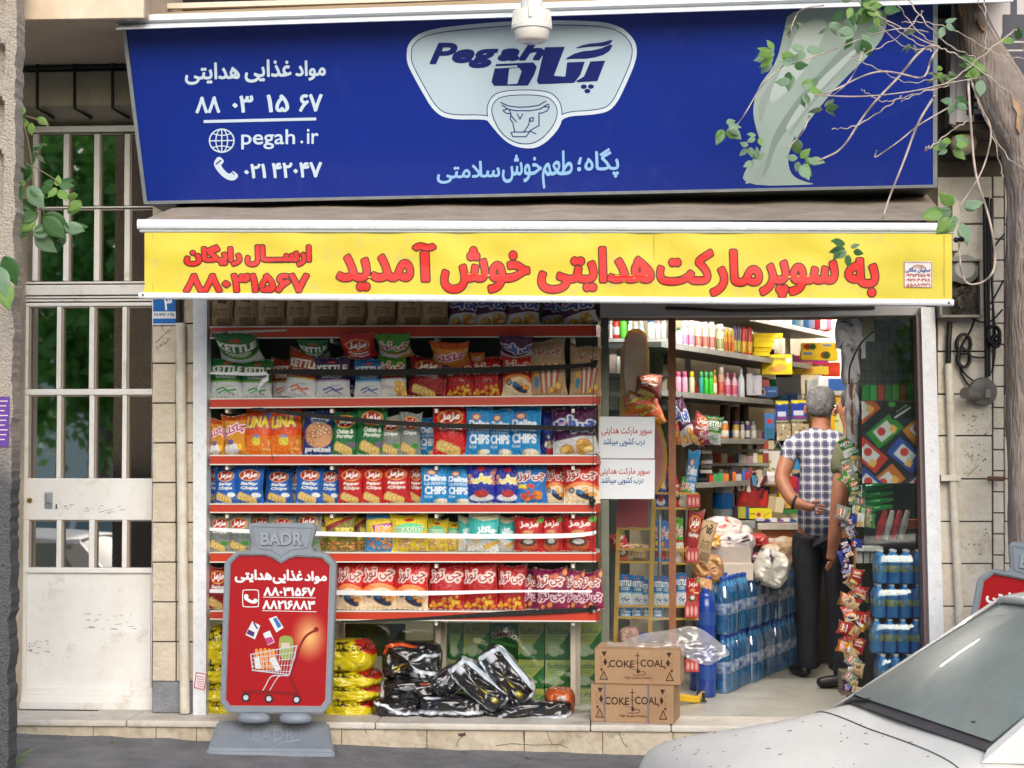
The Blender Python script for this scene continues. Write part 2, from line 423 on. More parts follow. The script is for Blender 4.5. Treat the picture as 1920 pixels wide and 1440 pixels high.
# lintel
zl = P(150, 198, 0).z
lt = thing('door_lintel', (-2.4, 0, zl), 'weathered grey plaster lintel with rough brick course above the cream door', 'lintel')
xl = -4.5; xr2 = P(285, 200, 0).x
g = G(); g.box(xl, xr2, 0, .3, zl, P(150, 134, 0).z, .004); g.make('plaster_band', plasterg, lt)
g = G(); g.hexa([(xl, .004, zl-.002), (xr2, .004, zl-.002), (xr2, .3, zl-.09), (xl, .3, zl-.09), (xl, .004, zl-.001), (xr2, .004, zl-.001), (xr2, .3, zl), (xl, .3, zl)]); g.make('underside', plasterg, lt)
g = G(); g.box(xl, xr2+.3, .03, .3, P(150, 133, 0).z, sz-.03); g.make('backing', dark, lt)
g = G(); g.box(xl, xr2+.3, -.01, .02, P(150, 109, 0).z, sz-.003, .003); g.make('top_strip', plaster, lt)
brk = mat('rough_brick', '#a58a70', .9, col2='#7d6550', ns=14, bump=.8, bs=60)
x = -3.4
while x < xr2+.2:
    w = random.uniform(.12, .24); g = G(); z0 = P(150, 128, 0).z
    g.box(x, x+w-.006, random.uniform(-.012, .006), .03, z0+random.uniform(0, .012), z0+.045, .006); g.make('brick', brk, lt); x += w
g = G(); g.tube([(x, -.03, P(150, 131, 0).z+.012*math.sin(x*2.3)) for x in np.arange(-4, xr2+.3, .1)], .012, 8); g.make('black_cable', blk, parent=None, label='thick black cable sagging along the lintel above the three rods', cat='cable')
for k, (px, lab) in enumerate([(70, 'leftmost bent black iron rod hanging below the balcony'), (140, 'middle bent black iron rod hanging below the balcony'), (211, 'rightmost bent black iron rod, the one nearest the blue sign')]):
    a = P(px, 118, -.045); b = P(px, 203, -.045); c = P(px+31, 221, .12)
    g = G(); g.tube([a, b, c], .009, 6); g.make('iron_rod', rod, label=lab, cat='rod', group='bent iron rods below the balcony')
# ================================================================== upper window and door
Yd = .14
def framebars(g, bars, Ya, Yb):
    for x0, y0, x1, y1 in bars: g.pbox(x0, y0, x1, y1, Ya, Yb, .006)
win = thing('transom_window', P(160, 530, Yd), 'cream framed window of ten tall panes reflecting leaves above the door', 'window')
g = G(); framebars(g, [(-60, 234, 286, 250), (-60, 527, 286, 533), (-60, 386, 286, 392)], Yd, Yd+.05)
for x in (10, 66, 123.5, 181, 238): g.pbox(x-6, 250.2, x+6, 385.8, Yd+.003, Yd+.05, .006); g.pbox(x-6, 392.2, x+6, 526.8, Yd+.003, Yd+.05, .006)
g.make('frame', creamdoor, win)
beadm = mat('window_putty', '#9a8d80', .8)
cols = [(16, 60), (72, 117.5), (129.5, 175), (187, 232), (244, 286)]
for y0, y1 in ((250, 386), (392, 527)):
    for x0, x1 in cols:
        g = G(); g.pbox(x0-1, y0-1, x1+1, y1+1, Yd+.028, Yd+.032)
        o = g.make('pane', doorglass, win)
        g = G(); g.pbox(x0, y0, x0+4, y1, Yd+.012, Yd+.027); g.pbox(x0+4, y0, x1, y0+2.5, Yd+.012, Yd+.027); g.make('glazing_bead', beadm, win)
g = G(); g.pbox(-60, 533.2, 286, 554, Yd-.01, Yd+.06, .004); g.pbox(-60, 554.3, 286, 560, Yd+.004, Yd+.06, .003); g.pbox(-60, 560.3, 286, 566, Yd-.004, Yd+.06, .003); g.make('transom_rail', creamdoor, win)
door = thing('side_door', P(160, 1325, Yd), 'cream metal house door with twelve glass panes and a plain lower panel', 'door')
g = G()
framebars(g, [(28, 566.5, 286, 575), (28, 729, 286, 741), (28, 897, 286, 975), (28, 1065, 286, 1074), (28, 1290, 286, 1300)], Yd, Yd+.05)
for y0, y1 in ((575, 729), (741, 897), (975, 1065)):
    for x0, x1 in ((28, 54), (105, 115), (166, 177), (228, 238), (284, 286)): g.pbox(x0, y0, x1, y1, Yd+.002, Yd+.05, .004)
g.pbox(28, 1074, 50, 1290, Yd+.002, Yd+.05, .004); g.pbox(282, 1074, 286, 1290, Yd+.002, Yd+.05)
g.make('frame', creamdoor, door)
for y0, y1 in ((575, 729), (741, 897), (975, 1065)):
    for x0, x1 in ((54, 105), (115, 166), (177, 228), (238, 284)):
        g = G(); g.pbox(x0-1, y0-1, x1+1, y1+1, Yd+.03, Yd+.034); g.make('pane', doorglass, door)
        g = G(); g.pbox(x0, y0, x0+5, y1, Yd+.012, Yd+.029); g.pbox(x0+5, y0, x1, y0+2.5, Yd+.012, Yd+.029); g.make('glazing_bead', beadm, door)
g = G(); g.pbox(48, 1073, 283, 1291, Yd+.018, Yd+.03); g.make('lower_panel', creamdoor, door)
g = G(); g.pbox(38, 1300.3, 286, 1309, Yd-.01, Yd+.05, .004); g.pbox(38, 1309.3, 286, 1317, Yd-.02, Yd+.05, .004); g.pbox(36, 1317.3, 286, 1330, Yd-.035, Yd+.05, .004); g.make('threshold', creamdoor, door)
brass = mat('brass', '#8a7040', .4, metal=.8)
g = G(); p = P(56, 938, Yd); g.lathe(p+Vector((0, .01, 0)), [(.013, .0), (.013, .02), (.009, .026), (.003, .026)], 16, 'y'); g.make('lock', brass, door)
g = G(); g.pbox(83, 923, 98, 953, Yd-.008, Yd+.001, .002); g.pbox(86, 926, 95, 944, Yd-.02, Yd-.008, .002); g.make('latch_plate', alu, door)
g = G(); p = P(106, 952, Yd); g.tube([p, p+Vector((.004, -.02, .0)), p+Vector((.006, -.02, .02))], .004, 6); g.make('hook', rod, door)
# door closer on the right jamb
g = G(); g.pbox(284.5, 783, 290, 888, Yd-.05, Yd-.005, .004); g.make('door_closer', alu, door)
# scratches in the paint
sc_ = Ink(30, 920, 286, 1260, 1.0)
for _ in range(60):
    x, y = random.choice([(random.uniform(110, 230), random.uniform(946, 962)), (random.uniform(150, 270), random.uniform(1150, 1180)), (random.uniform(50, 90), random.uniform(1200, 1225))])
    sc_.line([(x, y), (x+random.uniform(2, 12), y+random.uniform(-2, 2))], .5)
inkobj('scratches', sc_, lambda u, v: P(u, v, Yd-.0015 if v < 1000 else Yd+.0165), mat('scratch', '#6b625a', .8), door)
# near-black sheet behind panes, stands for the unlit hallway
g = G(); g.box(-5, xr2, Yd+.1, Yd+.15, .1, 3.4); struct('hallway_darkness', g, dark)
# left wall beyond the door
g = G(); g.box(-6, P(28, 900, 0).x, -.0, .3, FZ-.04, sz); o = g.make('left_wall', stone, label='cream wall left of the house door, mostly hidden by the pole', cat='wall')
# ================================================================== left stone pier
def pier(name, lab, x0, x1, ys, m, extra=None):
    p = thing(name, P((x0+x1)/2, 1334, 0), lab, 'wall')
    g = G(); g.pbox(x0, ys[0]-30, x1, 1334, .006, .24); g.make('mortar', mortar, p)
    for a, b in zip(ys[:-1], ys[1:]):
        for c, d in (extra or [(x0, x1)]):
            g = G(); w = random.uniform(0, .003); g.pbox(c+.7, a+1.3, d-.7, b-1.3, -.012+w, .02, .004)
            g.make('stone_block', m, p)
    return p
ys = [1278-74.6*k for k in range(16)][::-1]
lp = pier('stone_pier', 'beige stone block pier between house door and snack shelves', 285, 364, ys, stone, [(285, 330), (330.5, 364)])
g = G(); g.pbox(285, 1279, 364, 1336, -.02, .02, .004); g.make('base_block', greystone, lp)
ys = [330, 420, 500, 580, 659, 739, 817, 898, 978, 1057, 1137, 1217, 1297, 1345]
rp = pier('stone_wall', 'stained cream stone wall right of the shop, behind cables and meter box', 1745, 2150, ys, stone2, [(1758, 1860), (1884, 2020), (2022, 2150)])
for k in range(26):
    g = G(); y = 330+k*39.5; g.pbox(1863, y+1, 1882, y+38, -.004+random.uniform(0, .003), .02, .003); g.make('stone_block', stone2, rp)
# graffiti on the pier
gi = Ink(285, 600, 335, 680, .6)
gi.line([(291, 643), (307, 628), (316, 618)], .5); gi.line([(308, 620), (302, 612), (312, 608)], .5); gi.line([(316, 622), (320, 618), (322, 612)], .5)
gi.line([(292, 648), (295, 655)], .5); gi.ell(302, 647, 2, 2, .5); gi.line([(307, 640), (309, 646), (313, 640), (315, 634), (318, 637)], .5)
inkobj('pencil_graffiti', gi, lambda u, v: P(u, v, -.0135), mat('pencil', '#77695a', .8), lp)
# ================================================================== posts of the shop front
g = G(); g.pquad([(362, 560), (388, 560), (386, 1341), (362, 1341)], -.06, .1); g.make('door_post', whitemetal, label='white painted steel post left of the snack shelves', cat='post', group='white posts of the shop front')
g = G(); g.pquad([(1727, 576), (1753, 576), (1774, 1345), (1747, 1345)], -.06, .1); g.make('door_post', whitemetal, label='white painted steel post right of the glass pane with bottled drinks', cat='post', group='white posts of the shop front')
g = G(); g.pquad([(1718, 590), (1726.5, 590), (1746.5, 1345), (1737, 1345)], -.03, .12); g.make('inner_frame', mat('brown_frame', '#6e5a5c', .5), label='thin dull mauve frame strip beside the right white post', cat='frame')
stk = thing('post_sticker', P(375, 1288, -.065), 'small red and white sticker near the foot of the left white post', 'sticker')
g = G(); g.pquad([(367, 1259), (388, 1262), (384, 1295), (363, 1291)], -.0635, .001); g.make('paper', mat('sticker_paper', '#ded6da', .6), stk)
si = Ink(358, 1250, 395, 1300, .5); si.line([(368, 1261), (387, 1264), (383, 1293), (364, 1289)], .8, True)
for k in range(5): si.line([(370, 1268+k*4.5), (382, 1270+k*4.5)], .5)
inkobj('print', si, lambda u, v: P(u, v, -.065), mat('sticker_red', '#b32c4c', .6), stk)
# pipes
pipe = mat('pipe_paint', '#d8d2c6', .5, col2='#c2b8a6', ns=12, bump=.2, bs=30, stain='#8b7c6a', sscale=10)
g = G(); g.tube([P(338, 606, -.05), P(341, 900, -.05), P(347, 1337, -.05)], .027, 14); g.make('drain_pipe', pipe, label='cream painted drain pipe on the pier left of the shop', cat='pipe')
g = G(); g.tube([P(335, 540, -.05), P(336, 604, -.05)], .018, 10); g.make('dark_conduit', blk, label='short black conduit in front of the blue house number', cat='pipe')
rpipe = thing('downpipe', P(1803, 1340, -.06), 'white painted downpipe on the stone wall right of the shop', 'pipe')
g = G(); g.tube([P(1779, 682, -.05), P(1786, 880, -.05), P(1797, 1110, -.05), P(1808, 1340, -.05)], .021, 14); g.make('pipe', pipe, rpipe)
g = G(); g.pbox(1765, 891, 1802, 902, -.08, -.014, .003); g.make('clamp', pipe, rpipe)
g = G(); g.tube([P(1781, 604, -.05), P(1779, 640, -.06), P(1778, 681, -.05)], .014, 10); g.make('dark_conduit', blk, label='dark conduit between meter box and white downpipe', cat='pipe')
# house number
hn = thing('house_number', P(310, 608, -.03), 'blue house number plate with a white Persian three', 'sign')
g = G(); g.pbox(285, 555, 341, 609, -.022, -.016, .001); g.make('plate', mat('plate_white', '#d5dbe4', .3), hn)
g = G(); g.pbox(287, 555, 339, 584, -.0235, -.0215); g.pbox(287, 597, 339, 606.5, -.0235, -.0215); g.make('blue_field', mat('plate_blue', '#0d5fae', .3), hn)
i_ = Ink(286, 555, 340, 612, .5); i_.text('۳', (308, 561, 322, 581), .6); inkobj('numeral', i_, lambda u, v: P(u, v, -.025), mat('sign_white', '#e4e8f0', .4), hn)
i_ = Ink(286, 580, 340, 600, .5); i_.text('۳۸۰۹۴۱۲۰۰۲۰۴۵', (289, 587, 326, 593), .15); inkobj('small_print', i_, lambda u, v: P(u, v, -.0245), mat('ink_black', '#22242c', .5), hn)
# ================================================================== blue sign
BL = P(274, 378, -.50); BR = P(1754, 347, -.50); TL = P(232, 55, -.80)
sn = (BR-BL).cross(TL-BL).normalized()
if sn.y > 0: sn = -sn
def SP(px, py, off=0.0): return PPL(px, py, BL, sn)+sn*off
sign = thing('shop_sign', P(1000, 378, -.4), 'large blue lightbox sign tilted forward over the shop front', 'sign')
blue = mat('sign_blue', '#0e2a8a', .34, col2='#0c2680', ns=1.2, coat=.2, stain='#31479a', sscale=5, samt=.35)
face = [(238, 52), (1752, -6), (1752, 346), (275, 377)]
g = G(); g.prism([SP(x, y) for x, y in face], -sn*.012); g.make('face', blue, sign)
# body
c4 = [SP(x, y, -.012) for x, y in [(232, 50), (1757, -8), (1757, 349), (272, 380)]]
back = [Vector((c.x, -.12, c.z)) for c in c4]
bodym = mat('sign_body', '#6f6f6e', .6, metal=.2, stain='#40403e')
g = G(); g.add(c4+back, [(0, 4, 5, 1), (1, 5, 6, 2), (2, 6, 7, 3), (3, 7, 4, 0), (4, 7, 6, 5)]); g.make('box', bodym, sign)
def bar(name, pts, w0, w1, m, par):  # frame bar along photo segment in sign plane
    g = G(); g.prism([SP(x, y, .006) for x, y in pts], -sn*.03); g.make(name, m, par)
bar('frame_bar', [(272, 377), (1753, 346), (1756, 351), (272, 382.5)], 0, 0, alu, sign)
bar('frame_bar', [(229, 50), (236, 50), (276, 377), (270, 382)], 0, 0, alu, sign)
bar('frame_bar', [(1749, -6), (1758, -6), (1757, 351), (1749, 346)], 0, 0, alu, sign)
wh = mat('sign_print_white', '#c3d5e6', .4); wpan = mat('sign_panel_pale', '#b4c8d6', .4)
navy = mat('sign_print_navy', '#14226a', .4)
I = lambda o: (lambda u, v: SP(u, v, o))
ik = Ink(340, 100, 620, 350, .8)
for t, b in [('مواد', (555, 114, 610, 150)), ('غذایی', (460, 112, 546, 153)), ('هدایتی', (348, 118, 449, 157)), ]: ik.text(t, b, 1.1, rot=-.02)
for t, b in [('۸۸', (368, 182, 412, 211)), ('۰۳', (437, 180, 474, 210)), ('۱۵', (501, 178, 541, 209)), ('۶۷', (562, 177, 604, 208))]: ik.text(t, b, 1.3, rot=-.02)
ik.poly([(382, 225), (593, 220), (593, 225.5), (382, 230.5)])
ik.text('pegah', (453, 243, 553, 279), .5, rot=-.01); ik.ell(566, 266, 2.6); ik.text('ir', (576, 242, 597, 269), .5)
for t, b in [('۰۲۱', (459, 308, 498, 333)), ('۴۲۰۴۷', (511, 305, 603, 332))]: ik.text(t, b, 1.2, rot=-.02)
cx, cy = 416, 263.5
ik.ell(cx, cy, 23, 21.5, 1.3); ik.line([(cx, cy-22), (cx, cy+22)], 1.1); ik.line([(cx-23, cy+.5), (cx+23, cy-.5)], 1.1)
ik.ell(cx, cy, 11, 21.5, 1.0)
ik.line(chk([(cx-18, cy-13), (cx, cy-9), (cx+18, cy-13)], 2, False), 1.0); ik.line(chk([(cx-18, cy+13), (cx, cy+9), (cx+18, cy+13)], 2, False), 1.0)
def handset(ik, x, y, s, rot=0):
    q = [(-.95, -.55), (-.6, -1), (-.15, -.62), (-.28, -.38), (-.45, -.25), (-.1, .25), (.3, .52), (.42, .35), (.6, .22), (1.05, .62), (.72, .98), (.3, 1.0), (-.25, .72), (-.72, .2), (-.98, -.25)]
    c, d = math.cos(rot), math.sin(rot)
    ik.poly(chk([(x+(a*c-b*d)*s, y+(a*d+b*c)*s) for a, b in q], 1), .3)
handset(ik, 424, 315, 23)
ik.cut([(404, 307), (414, 299), (415.5, 301), (405.5, 309)]); ik.cut([(434, 321), (441, 327), (440, 328.5), (433, 322.5)])
inkobj('white_lettering', ik, I(.003), wh, sign)
# logo badge
Z3 = lambda pts: [(640+x/3, y/3) for x, y in pts]
outer = chk(Z3([(370, 330), (378, 240), (470, 172), (720, 140), (1000, 120), (1300, 118), (1540, 132), (1650, 220), (1662, 320), (1600, 470), (1530, 610), (1440, 640), (1240, 650), (1225, 720), (1120, 825), (1020, 832), (930, 800), (835, 690), (822, 665), (600, 668), (520, 620), (450, 500), (385, 380)]), 2)
lo = Ink(755, 30, 1205, 288, 1.0); lo.poly(outer, 1.5); inkobj('badge_rim', lo, I(.002), mat('badge_rim', '#cddbe8', .4), sign)
lo2 = Ink(755, 30, 1205, 288, 1.0); lo2.poly(outer, -6.2)
lo2.cut(chk(Z3([(820, 640), (835, 560), (900, 512), (1150, 510), (1222, 560), (1240, 640), (1225, 700), (1110, 820), (1000, 830), (860, 740)]), 2), 1); 
inkobj('badge_line', lo2, I(.0026), navy, sign)
lo2.f = lo2.f+1.6
inkobj('badge_field', lo2, I(.0032), wpan, sign)
cir = chk(Z3([(840, 640), (850, 575), (910, 532), (1140, 530), (1205, 575), (1222, 640), (1190, 720), (1105, 805), (1000, 815), (900, 760)]), 2)
l3 = Ink(900, 160, 1070, 285, .8); l3.poly(cir, 0); inkobj('emblem_line', l3, I(.0036), navy, sign)
l3.f = l3.f+1.6; inkobj('emblem_field', l3, I(.0042), wpan, sign)
l4 = Ink(785, 60, 1175, 270, .7)
def pg(p, w=0): l4.poly(Z3(p), w)
# Latin wordmark, slanted heavy
l4.text('P', (808, 82, 856, 118), 2.2, shear=.28); l4.text('eg', (850, 94, 932, 125), 2.6, shear=.28, rot=-.02); l4.text('ah', (936, 84, 1018, 111), 2.8, shear=.28, rot=-.02)
# Persian wordmark
pg([(870, 360), (1080, 350), (1100, 375), (1085, 420), (1050, 480), (860, 482), (845, 460), (865, 375)]); l4.cut(Z3([(945, 385), (1000, 380), (1015, 400), (990, 470), (935, 474), (940, 420)])); l4.cut(Z3([(865, 372), (990, 366), (990, 378), (865, 384)]))
pg([(1145, 265), (1258, 262), (1190, 440), (1195, 470), (1110, 472), (1100, 455)]); pg([(1190, 425), (1260, 430), (1270, 350), (1370, 346), (1345, 420), (1310, 465), (1180, 470)])
pg(chk([(1250, 335), (1330, 290), (1440, 280), (1535, 240), (1500, 300), (1400, 330), (1300, 330)], 1)); pg(chk([(1300, 275), (1380, 245), (1460, 240), (1535, 218), (1500, 258), (1400, 262)], 1))
pg([(1400, 345), (1485, 340), (1440, 455), (1330, 462), (1320, 455), (1365, 430)])
for x, y in ((1364, 487), (1404, 486), (1384, 511)): l4.ell(*Z3([(x, y)])[0], 5.6, 4.2)
# bull head
B = [[(897, 575), (940, 595), (1000, 602), (1060, 600), (1110, 592), (1150, 568)], [(905, 590), (935, 612), (980, 622), (1060, 622), (1120, 612), (1160, 585), (1170, 590)], [(935, 612), (910, 620), (925, 635), (955, 640), (945, 615)], [(1115, 612), (1140, 600), (1170, 600), (1160, 622), (1130, 635), (1112, 635)], [(955, 640), (950, 670), (965, 690), (975, 740), (955, 745), (965, 768), (1040, 768), (1060, 740), (1025, 742), (970, 742)], [(990, 640), (1005, 670), (1020, 640)], [(1060, 665), (1080, 660), (1078, 682), (1065, 680), (1060, 665)], [(1112, 640), (1112, 705), (1060, 735), (1095, 752)], [(1060, 665), (1055, 700), (1028, 740)], [(955, 650), (985, 685)]]
for b in B: l4.line(Z3(b), 1.0)
inkobj('navy_lettering', l4, I(.0048), navy, sign)
s5 = Ink(815, 270, 1170, 358, .7)
for t, b in [('پگاه؛', (1083, 279, 1160, 333)), ('طعم', (1017, 283, 1073, 352)), ('خوش', (942, 290, 1015, 341)), ('سلامتی', (820, 303, 937, 342))]: s5.text(t, b, .9, rot=-.03)
inkobj('slogan_lettering', s5, I(.003), mat('sign_print_sky', '#8fbbe6', .4), sign)
# milk splash
msk = chk([(1478, 15), (1660, 5), (1664, 58), (1632, 102), (1588, 142), (1545, 190), (1508, 238), (1482, 276), (1476, 300), (1484, 330), (1512, 342), (1538, 346), (1388, 349), (1400, 310), (1432, 280), (1418, 245), (1410, 205), (1422, 160), (1455, 120), (1470, 60)], 2)
m1 = Ink(1375, -10, 1690, 365, 1.5); m1.poly(msk); inkobj('milk_splash', m1, I(.002), mat('milk_green', '#a3b3ae', .35, col2='#93a49e', ns=3), sign)
m2 = Ink(1380, 0, 1680, 350, 1.5); m2.poly(chk([(1620, 20), (1650, 30), (1600, 100), (1530, 170), (1490, 225), (1455, 270), (1440, 320), (1425, 340), (1440, 290), (1450, 250), (1490, 190), (1550, 120), (1600, 70)], 2)); inkobj('milk_fold', m2, I(.0028), mat('milk_grey', '#86968f', .35), sign)
m3 = Ink(1380, 0, 1680, 350, 1.5); m3.poly(chk([(1500, 40), (1560, 30), (1520, 120), (1450, 200), (1440, 180), (1470, 120)], 2)); m3.poly(chk([(1600, 90), (1610, 95), (1530, 175), (1480, 245), (1470, 240), (1520, 165)], 2)); mf = Ink(1375, -10, 1690, 365, 1.5); mf.poly(chk([(1640, 30), (1652, 60), (1620, 100), (1560, 150), (1515, 205), (1482, 255), (1478, 250), (1520, 185), (1570, 130), (1620, 75)], 2)); mf.poly(chk([(1420, 200), (1432, 170), (1470, 125), (1478, 60), (1486, 60), (1486, 128), (1440, 180), (1426, 240)], 2)); mf.poly(chk([(1440, 290), (1430, 330), (1400, 346), (1396, 342), (1420, 315)], 2)); inkobj('milk_shadow_print', mf, I(.0032), mat('milk_mid', '#95a49e', .35), sign)
inkobj('milk_light', m3, I(.0036), mat('milk_pale', '#b6c2bf', .35), sign)
# gutter trim above sign
gut = thing('sign_gutter', P(900, 40, -.95), 'white folded metal trim running along the top of the blue sign', 'trim')
def gutter(y0a, y0b, y1a, y1b, Ya, Yb, m):
    g = G(); g.prism([P(222, y0a, Ya), P(1900, y0b, Ya), P(1900, y1b, Yb), P(216, y1a, Yb)], (0, .012, 0)); g.make('fold', m, gut)
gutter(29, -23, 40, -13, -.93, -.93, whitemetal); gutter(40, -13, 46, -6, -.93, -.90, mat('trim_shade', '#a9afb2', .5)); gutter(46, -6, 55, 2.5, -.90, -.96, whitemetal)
g = G(); g.prism([P(222, 29, -.925), P(1900, -23, -.925), P(1900, -40, -.4), P(262, 24, -.4)], (0, 0, -.01)); g.make('trim_top', mat('trim_beige', '#b59a78', .7), gut)
g = G(); g.pquad([(277, 17), (980, -4), (980, -12), (277, 7)], -.6, .03); g.make('slat', cream, label='cream horizontal slat above the sign trim, top left', cat='slat')
g = G(); g.pquad([(240, -30), (1790, -90), (1790, 30), (240, 45)], -.3, .05); g.make('dark_soffit', dark, label='black recess above the blue sign', cat='soffit')  # near-black panel paints the shade of the open gap
# flood lamp hanging before the sign
lx = P(997, 80, -1.15); k = px2m(1, -1.15); lamp = thing('sign_lamp', lx, 'round white finned lamp hanging in front of the blue sign', 'lamp')
lampw = mat('lamp_white', '#dcdad6', .4, stain='#a7a39c', sscale=20)
g = G(); z = lx.z; c = Vector((lx.x, lx.y, z))
g.lathe(c, [(19*k, 75*k), (21*k, 95*k), (21*k, 60*k), (20*k, 59*k)][::-1], 20); g.make('neck', lampw, lamp)
g = G(); g.lathe(c, [(38*k, 24*k), (39*k, 30*k), (35*k, 31*k), (34*k, 58*k), (22*k, 62*k)], 40)
for i in range(40):
    t = 2*math.pi*i/40; d = Vector((math.cos(t), math.sin(t), 0)); e = Vector((-d.y, d.x, 0))*1.1*k
    g.hexa([c+d*33*k-e+Vector((0, 0, 30*k)), c+d*38.5*k-e+Vector((0, 0, 30*k)), c+d*38.5*k+e+Vector((0, 0, 30*k)), c+d*33*k+e+Vector((0, 0, 30*k)), c+d*30*k-e+Vector((0, 0, 59*k)), c+d*36*k-e+Vector((0, 0, 59*k)), c+d*36*k+e+Vector((0, 0, 59*k)), c+d*30*k+e+Vector((0, 0, 59*k))])
g.make('cooling_fins', lampw, lamp)
g = G(); g.lathe(c, [(24*k, 1*k), (31*k, 5*k), (34*k, 20*k), (35*k, 26*k)], 28); g.make('diffuser', mat('diffuser', '#d8d4cc', .25, coat=.4), lamp, smooth=True)
g = G(); g.box(c.x-3*k, c.x+3*k, c.y-41*k, c.y-37*k, z+40*k, z+110*k, .002); g.make('bracket', lampw, lamp)
# ================================================================== awning
AY = -1.1
aw = thing('shop_awning', P(1000, 572, AY), 'retractable awning with white bars and dusty beige top over the shop', 'awning')
fab = mat('awning_fabric', '#a89a8b', .9, col2='#8f8172', ns=6, bump=.2, bs=30, stain='#6e6257', sscale=9, samt=.7)
g = G(); N = 60; pa = []; pb = []
for i in range(N+1):
    t = i/N; x = 268+t*(1778-268); pa.append(P(x, 413, AY+.02)); b = P(360+t*(1735-360), 374-12*t+0, .02); b.z += .006*math.sin(t*40); pb.append(b)
g.add(pa+pb, [(i, i+1, N+2+i, N+1+i) for i in range(N)]); g.make('canopy', fab, aw, smooth=True)
barp = [(258, 411), (1788, 418), (1788, 436), (258, 435)]
g = G()
def pbar(g, x0, x1, ya, yb, y2a, y2b, Y, th, bulge=.012):  # bar with rounded front
    a0, a1 = P(x0, ya, Y), P(x1, yb, Y); b0, b1 = P(x0, y2a, Y), P(x1, y2b, Y)
    prof = [(0, .0), (.12, -.7), (.35, -1), (.65, -1), (.88, -.7), (1, 0)]
    v = []
    for A, Bq in ((a0, b0), (a1, b1)):
        for t, d in prof: q = A.lerp(Bq, t); q = q+Vector((0, d*bulge, 0)); v.append(q)
        v.append(Bq+Vector((0, th, 0))); v.append(A+Vector((0, th, 0)))
    n = 8; f = [(i, i+n, (i+1) % n+n, (i+1) % n) for i in range(n)]+[tuple(range(n)), tuple(reversed(range(n, 2*n)))]
    g.add(v, f)
pbar(g, 258, 1788, 411, 418, 430, 434, AY, .05); g.make('front_bar', whitemetal, aw)
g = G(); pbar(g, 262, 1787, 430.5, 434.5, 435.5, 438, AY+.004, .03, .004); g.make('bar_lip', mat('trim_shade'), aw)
g = G(); pbar(g, 261, 1788, 548, 561, 560.5, 574, AY, .012, .012); g.make('bottom_bar', whitemetal, aw)
g = G(); g.tube([P(420, 440, AY+.03), P(395, 430, -.06)], .014, 6); g.tube([P(1700, 440, AY+.03), P(1725, 430, -.06)], .014, 6); g.make('folding_arm', whitemetal, aw)
for px, py in ((268, 553), (1779, 568)):
    g = G(); g.lathe(P(px, py, AY-.011), [(.005, 0), (.005, .003)], 8, 'y'); g.make('screw', rod, aw)
# valance
yel = mat('valance_yellow', '#cfbe3c', .6, col2='#c8b438', ns=3, bump=.12, bs=12, stain='#a09a80', sscale=9, samt=.55)
ban = thing('valance', P(1000, 560, AY), 'yellow awning valance with large red Persian lettering', 'banner')
def wav(x, y): return AY+.004+.004*math.sin(x*.011)+.005*mnoise.noise((x*.012, y*.02, 0))*2.6
def VP_(px, py, off=0): return P(px, py, wav(px, py)-off)
g = G(); NX, NY = 150, 12
for j in range(NY+1):
    for i in range(NX+1):
        t = i/NX; x = 271+t*(1785-271); y = (436+2*t)+(550+12*t-(436+2*t))*j/NY; g.v.append(VP_(x-(4 if j == NY and i == 0 else 0), y))
g.f = [(j*(NX+1)+i, j*(NX+1)+i+1, (j+1)*(NX+1)+i+1, (j+1)*(NX+1)+i) for j in range(NY) for i in range(NX)]
g.make('cloth', yel, ban, smooth=True)
bi = Ink(335, 450, 1655, 565, 1.0)
for t, b in [('به', (1588, 487, 1644, 553)), ('سوپر', (1428, 491, 1568, 557)), ('مار', (1335, 471, 1426, 552)), ('کت', (1235, 471, 1334, 531)), ('هدایتی', (1012, 466, 1223, 562 - 16)), ('خوش', (830, 466, 990, 546)), ('آ', (777, 459, 814, 525)), ('مدید', (634, 480, 772, 542))]: bi.text(t, b, 2.8)
for t, b in [('ارســـال', (462, 462, 581, 497)), ('رایگان', (348, 462, 451, 496)), ('۸۸۰۳۱۵۶۷', (347, 515, 577, 546))]: bi.text(t, b, 2.0)
inkobj('letter_outline', bi, lambda u, v: VP_(u, v, .0025), mat('valance_dark', '#5a2318', .6), ban, iso=2.5)
inkobj('red_lettering', bi, lambda u, v: VP_(u, v, .0045), mat('valance_red', '#e3241f', .55, col2='#d8201c', ns=5), ban)
g = G(); g.v = [VP_(1695+53*i/6, 490+49*j/6, .003) for j in range(7) for i in range(7)]; g.f = [(j*7+i, j*7+i+1, j*7+i+8, j*7+i+7) for j in range(6) for i in range(6)]; g.make('maker_label', mat('label_white', '#dcd6d0', .6), ban)
li = Ink(1690, 485, 1752, 543, .5); li.line([(1696, 491), (1747, 492), (1747, 539), (1696, 538)], .4, True)
for k in range(9): li.line([(1709+k*3.4, 503), (1715+k*1.8, 496+abs(k-4)*.3)], .4)
for t, b in [('۰۹۳۵۳۷۵۸۰۹۱', (1699, 513, 1744, 519)), ('۰۹۱۲۶۰۳۰۳۷۸', (1699, 522, 1744, 528)), ('۵۵۸۸۱۹۳۱', (1700, 531, 1744, 537))]: li.text(t, b, .25)
inkobj('label_numbers', li, lambda u, v: VP_(u, v, .006), mat('label_red', '#a83038', .6), ban)
li = Ink(1690, 485, 1752, 543, .5); li.text('سایبان محتشمی' if 0 else 'سایبان مکانی', (1698, 502, 1744, 511), .3); inkobj('label_name', li, lambda u, v: VP_(u, v, .0065), mat('label_blue', '#3a3a94', .6), ban)
g = G()
for x in (286, 1226, 1770): g.add([VP_(x, 438, .0022), VP_(x+1, 438, .0022), VP_(x+1, 559, .0022), VP_(x, 548 if x < 600 else 556, .0022)], [(0, 1, 2, 3)])
g.make('seam', mat('seam', '#a99a2c', .7), ban)
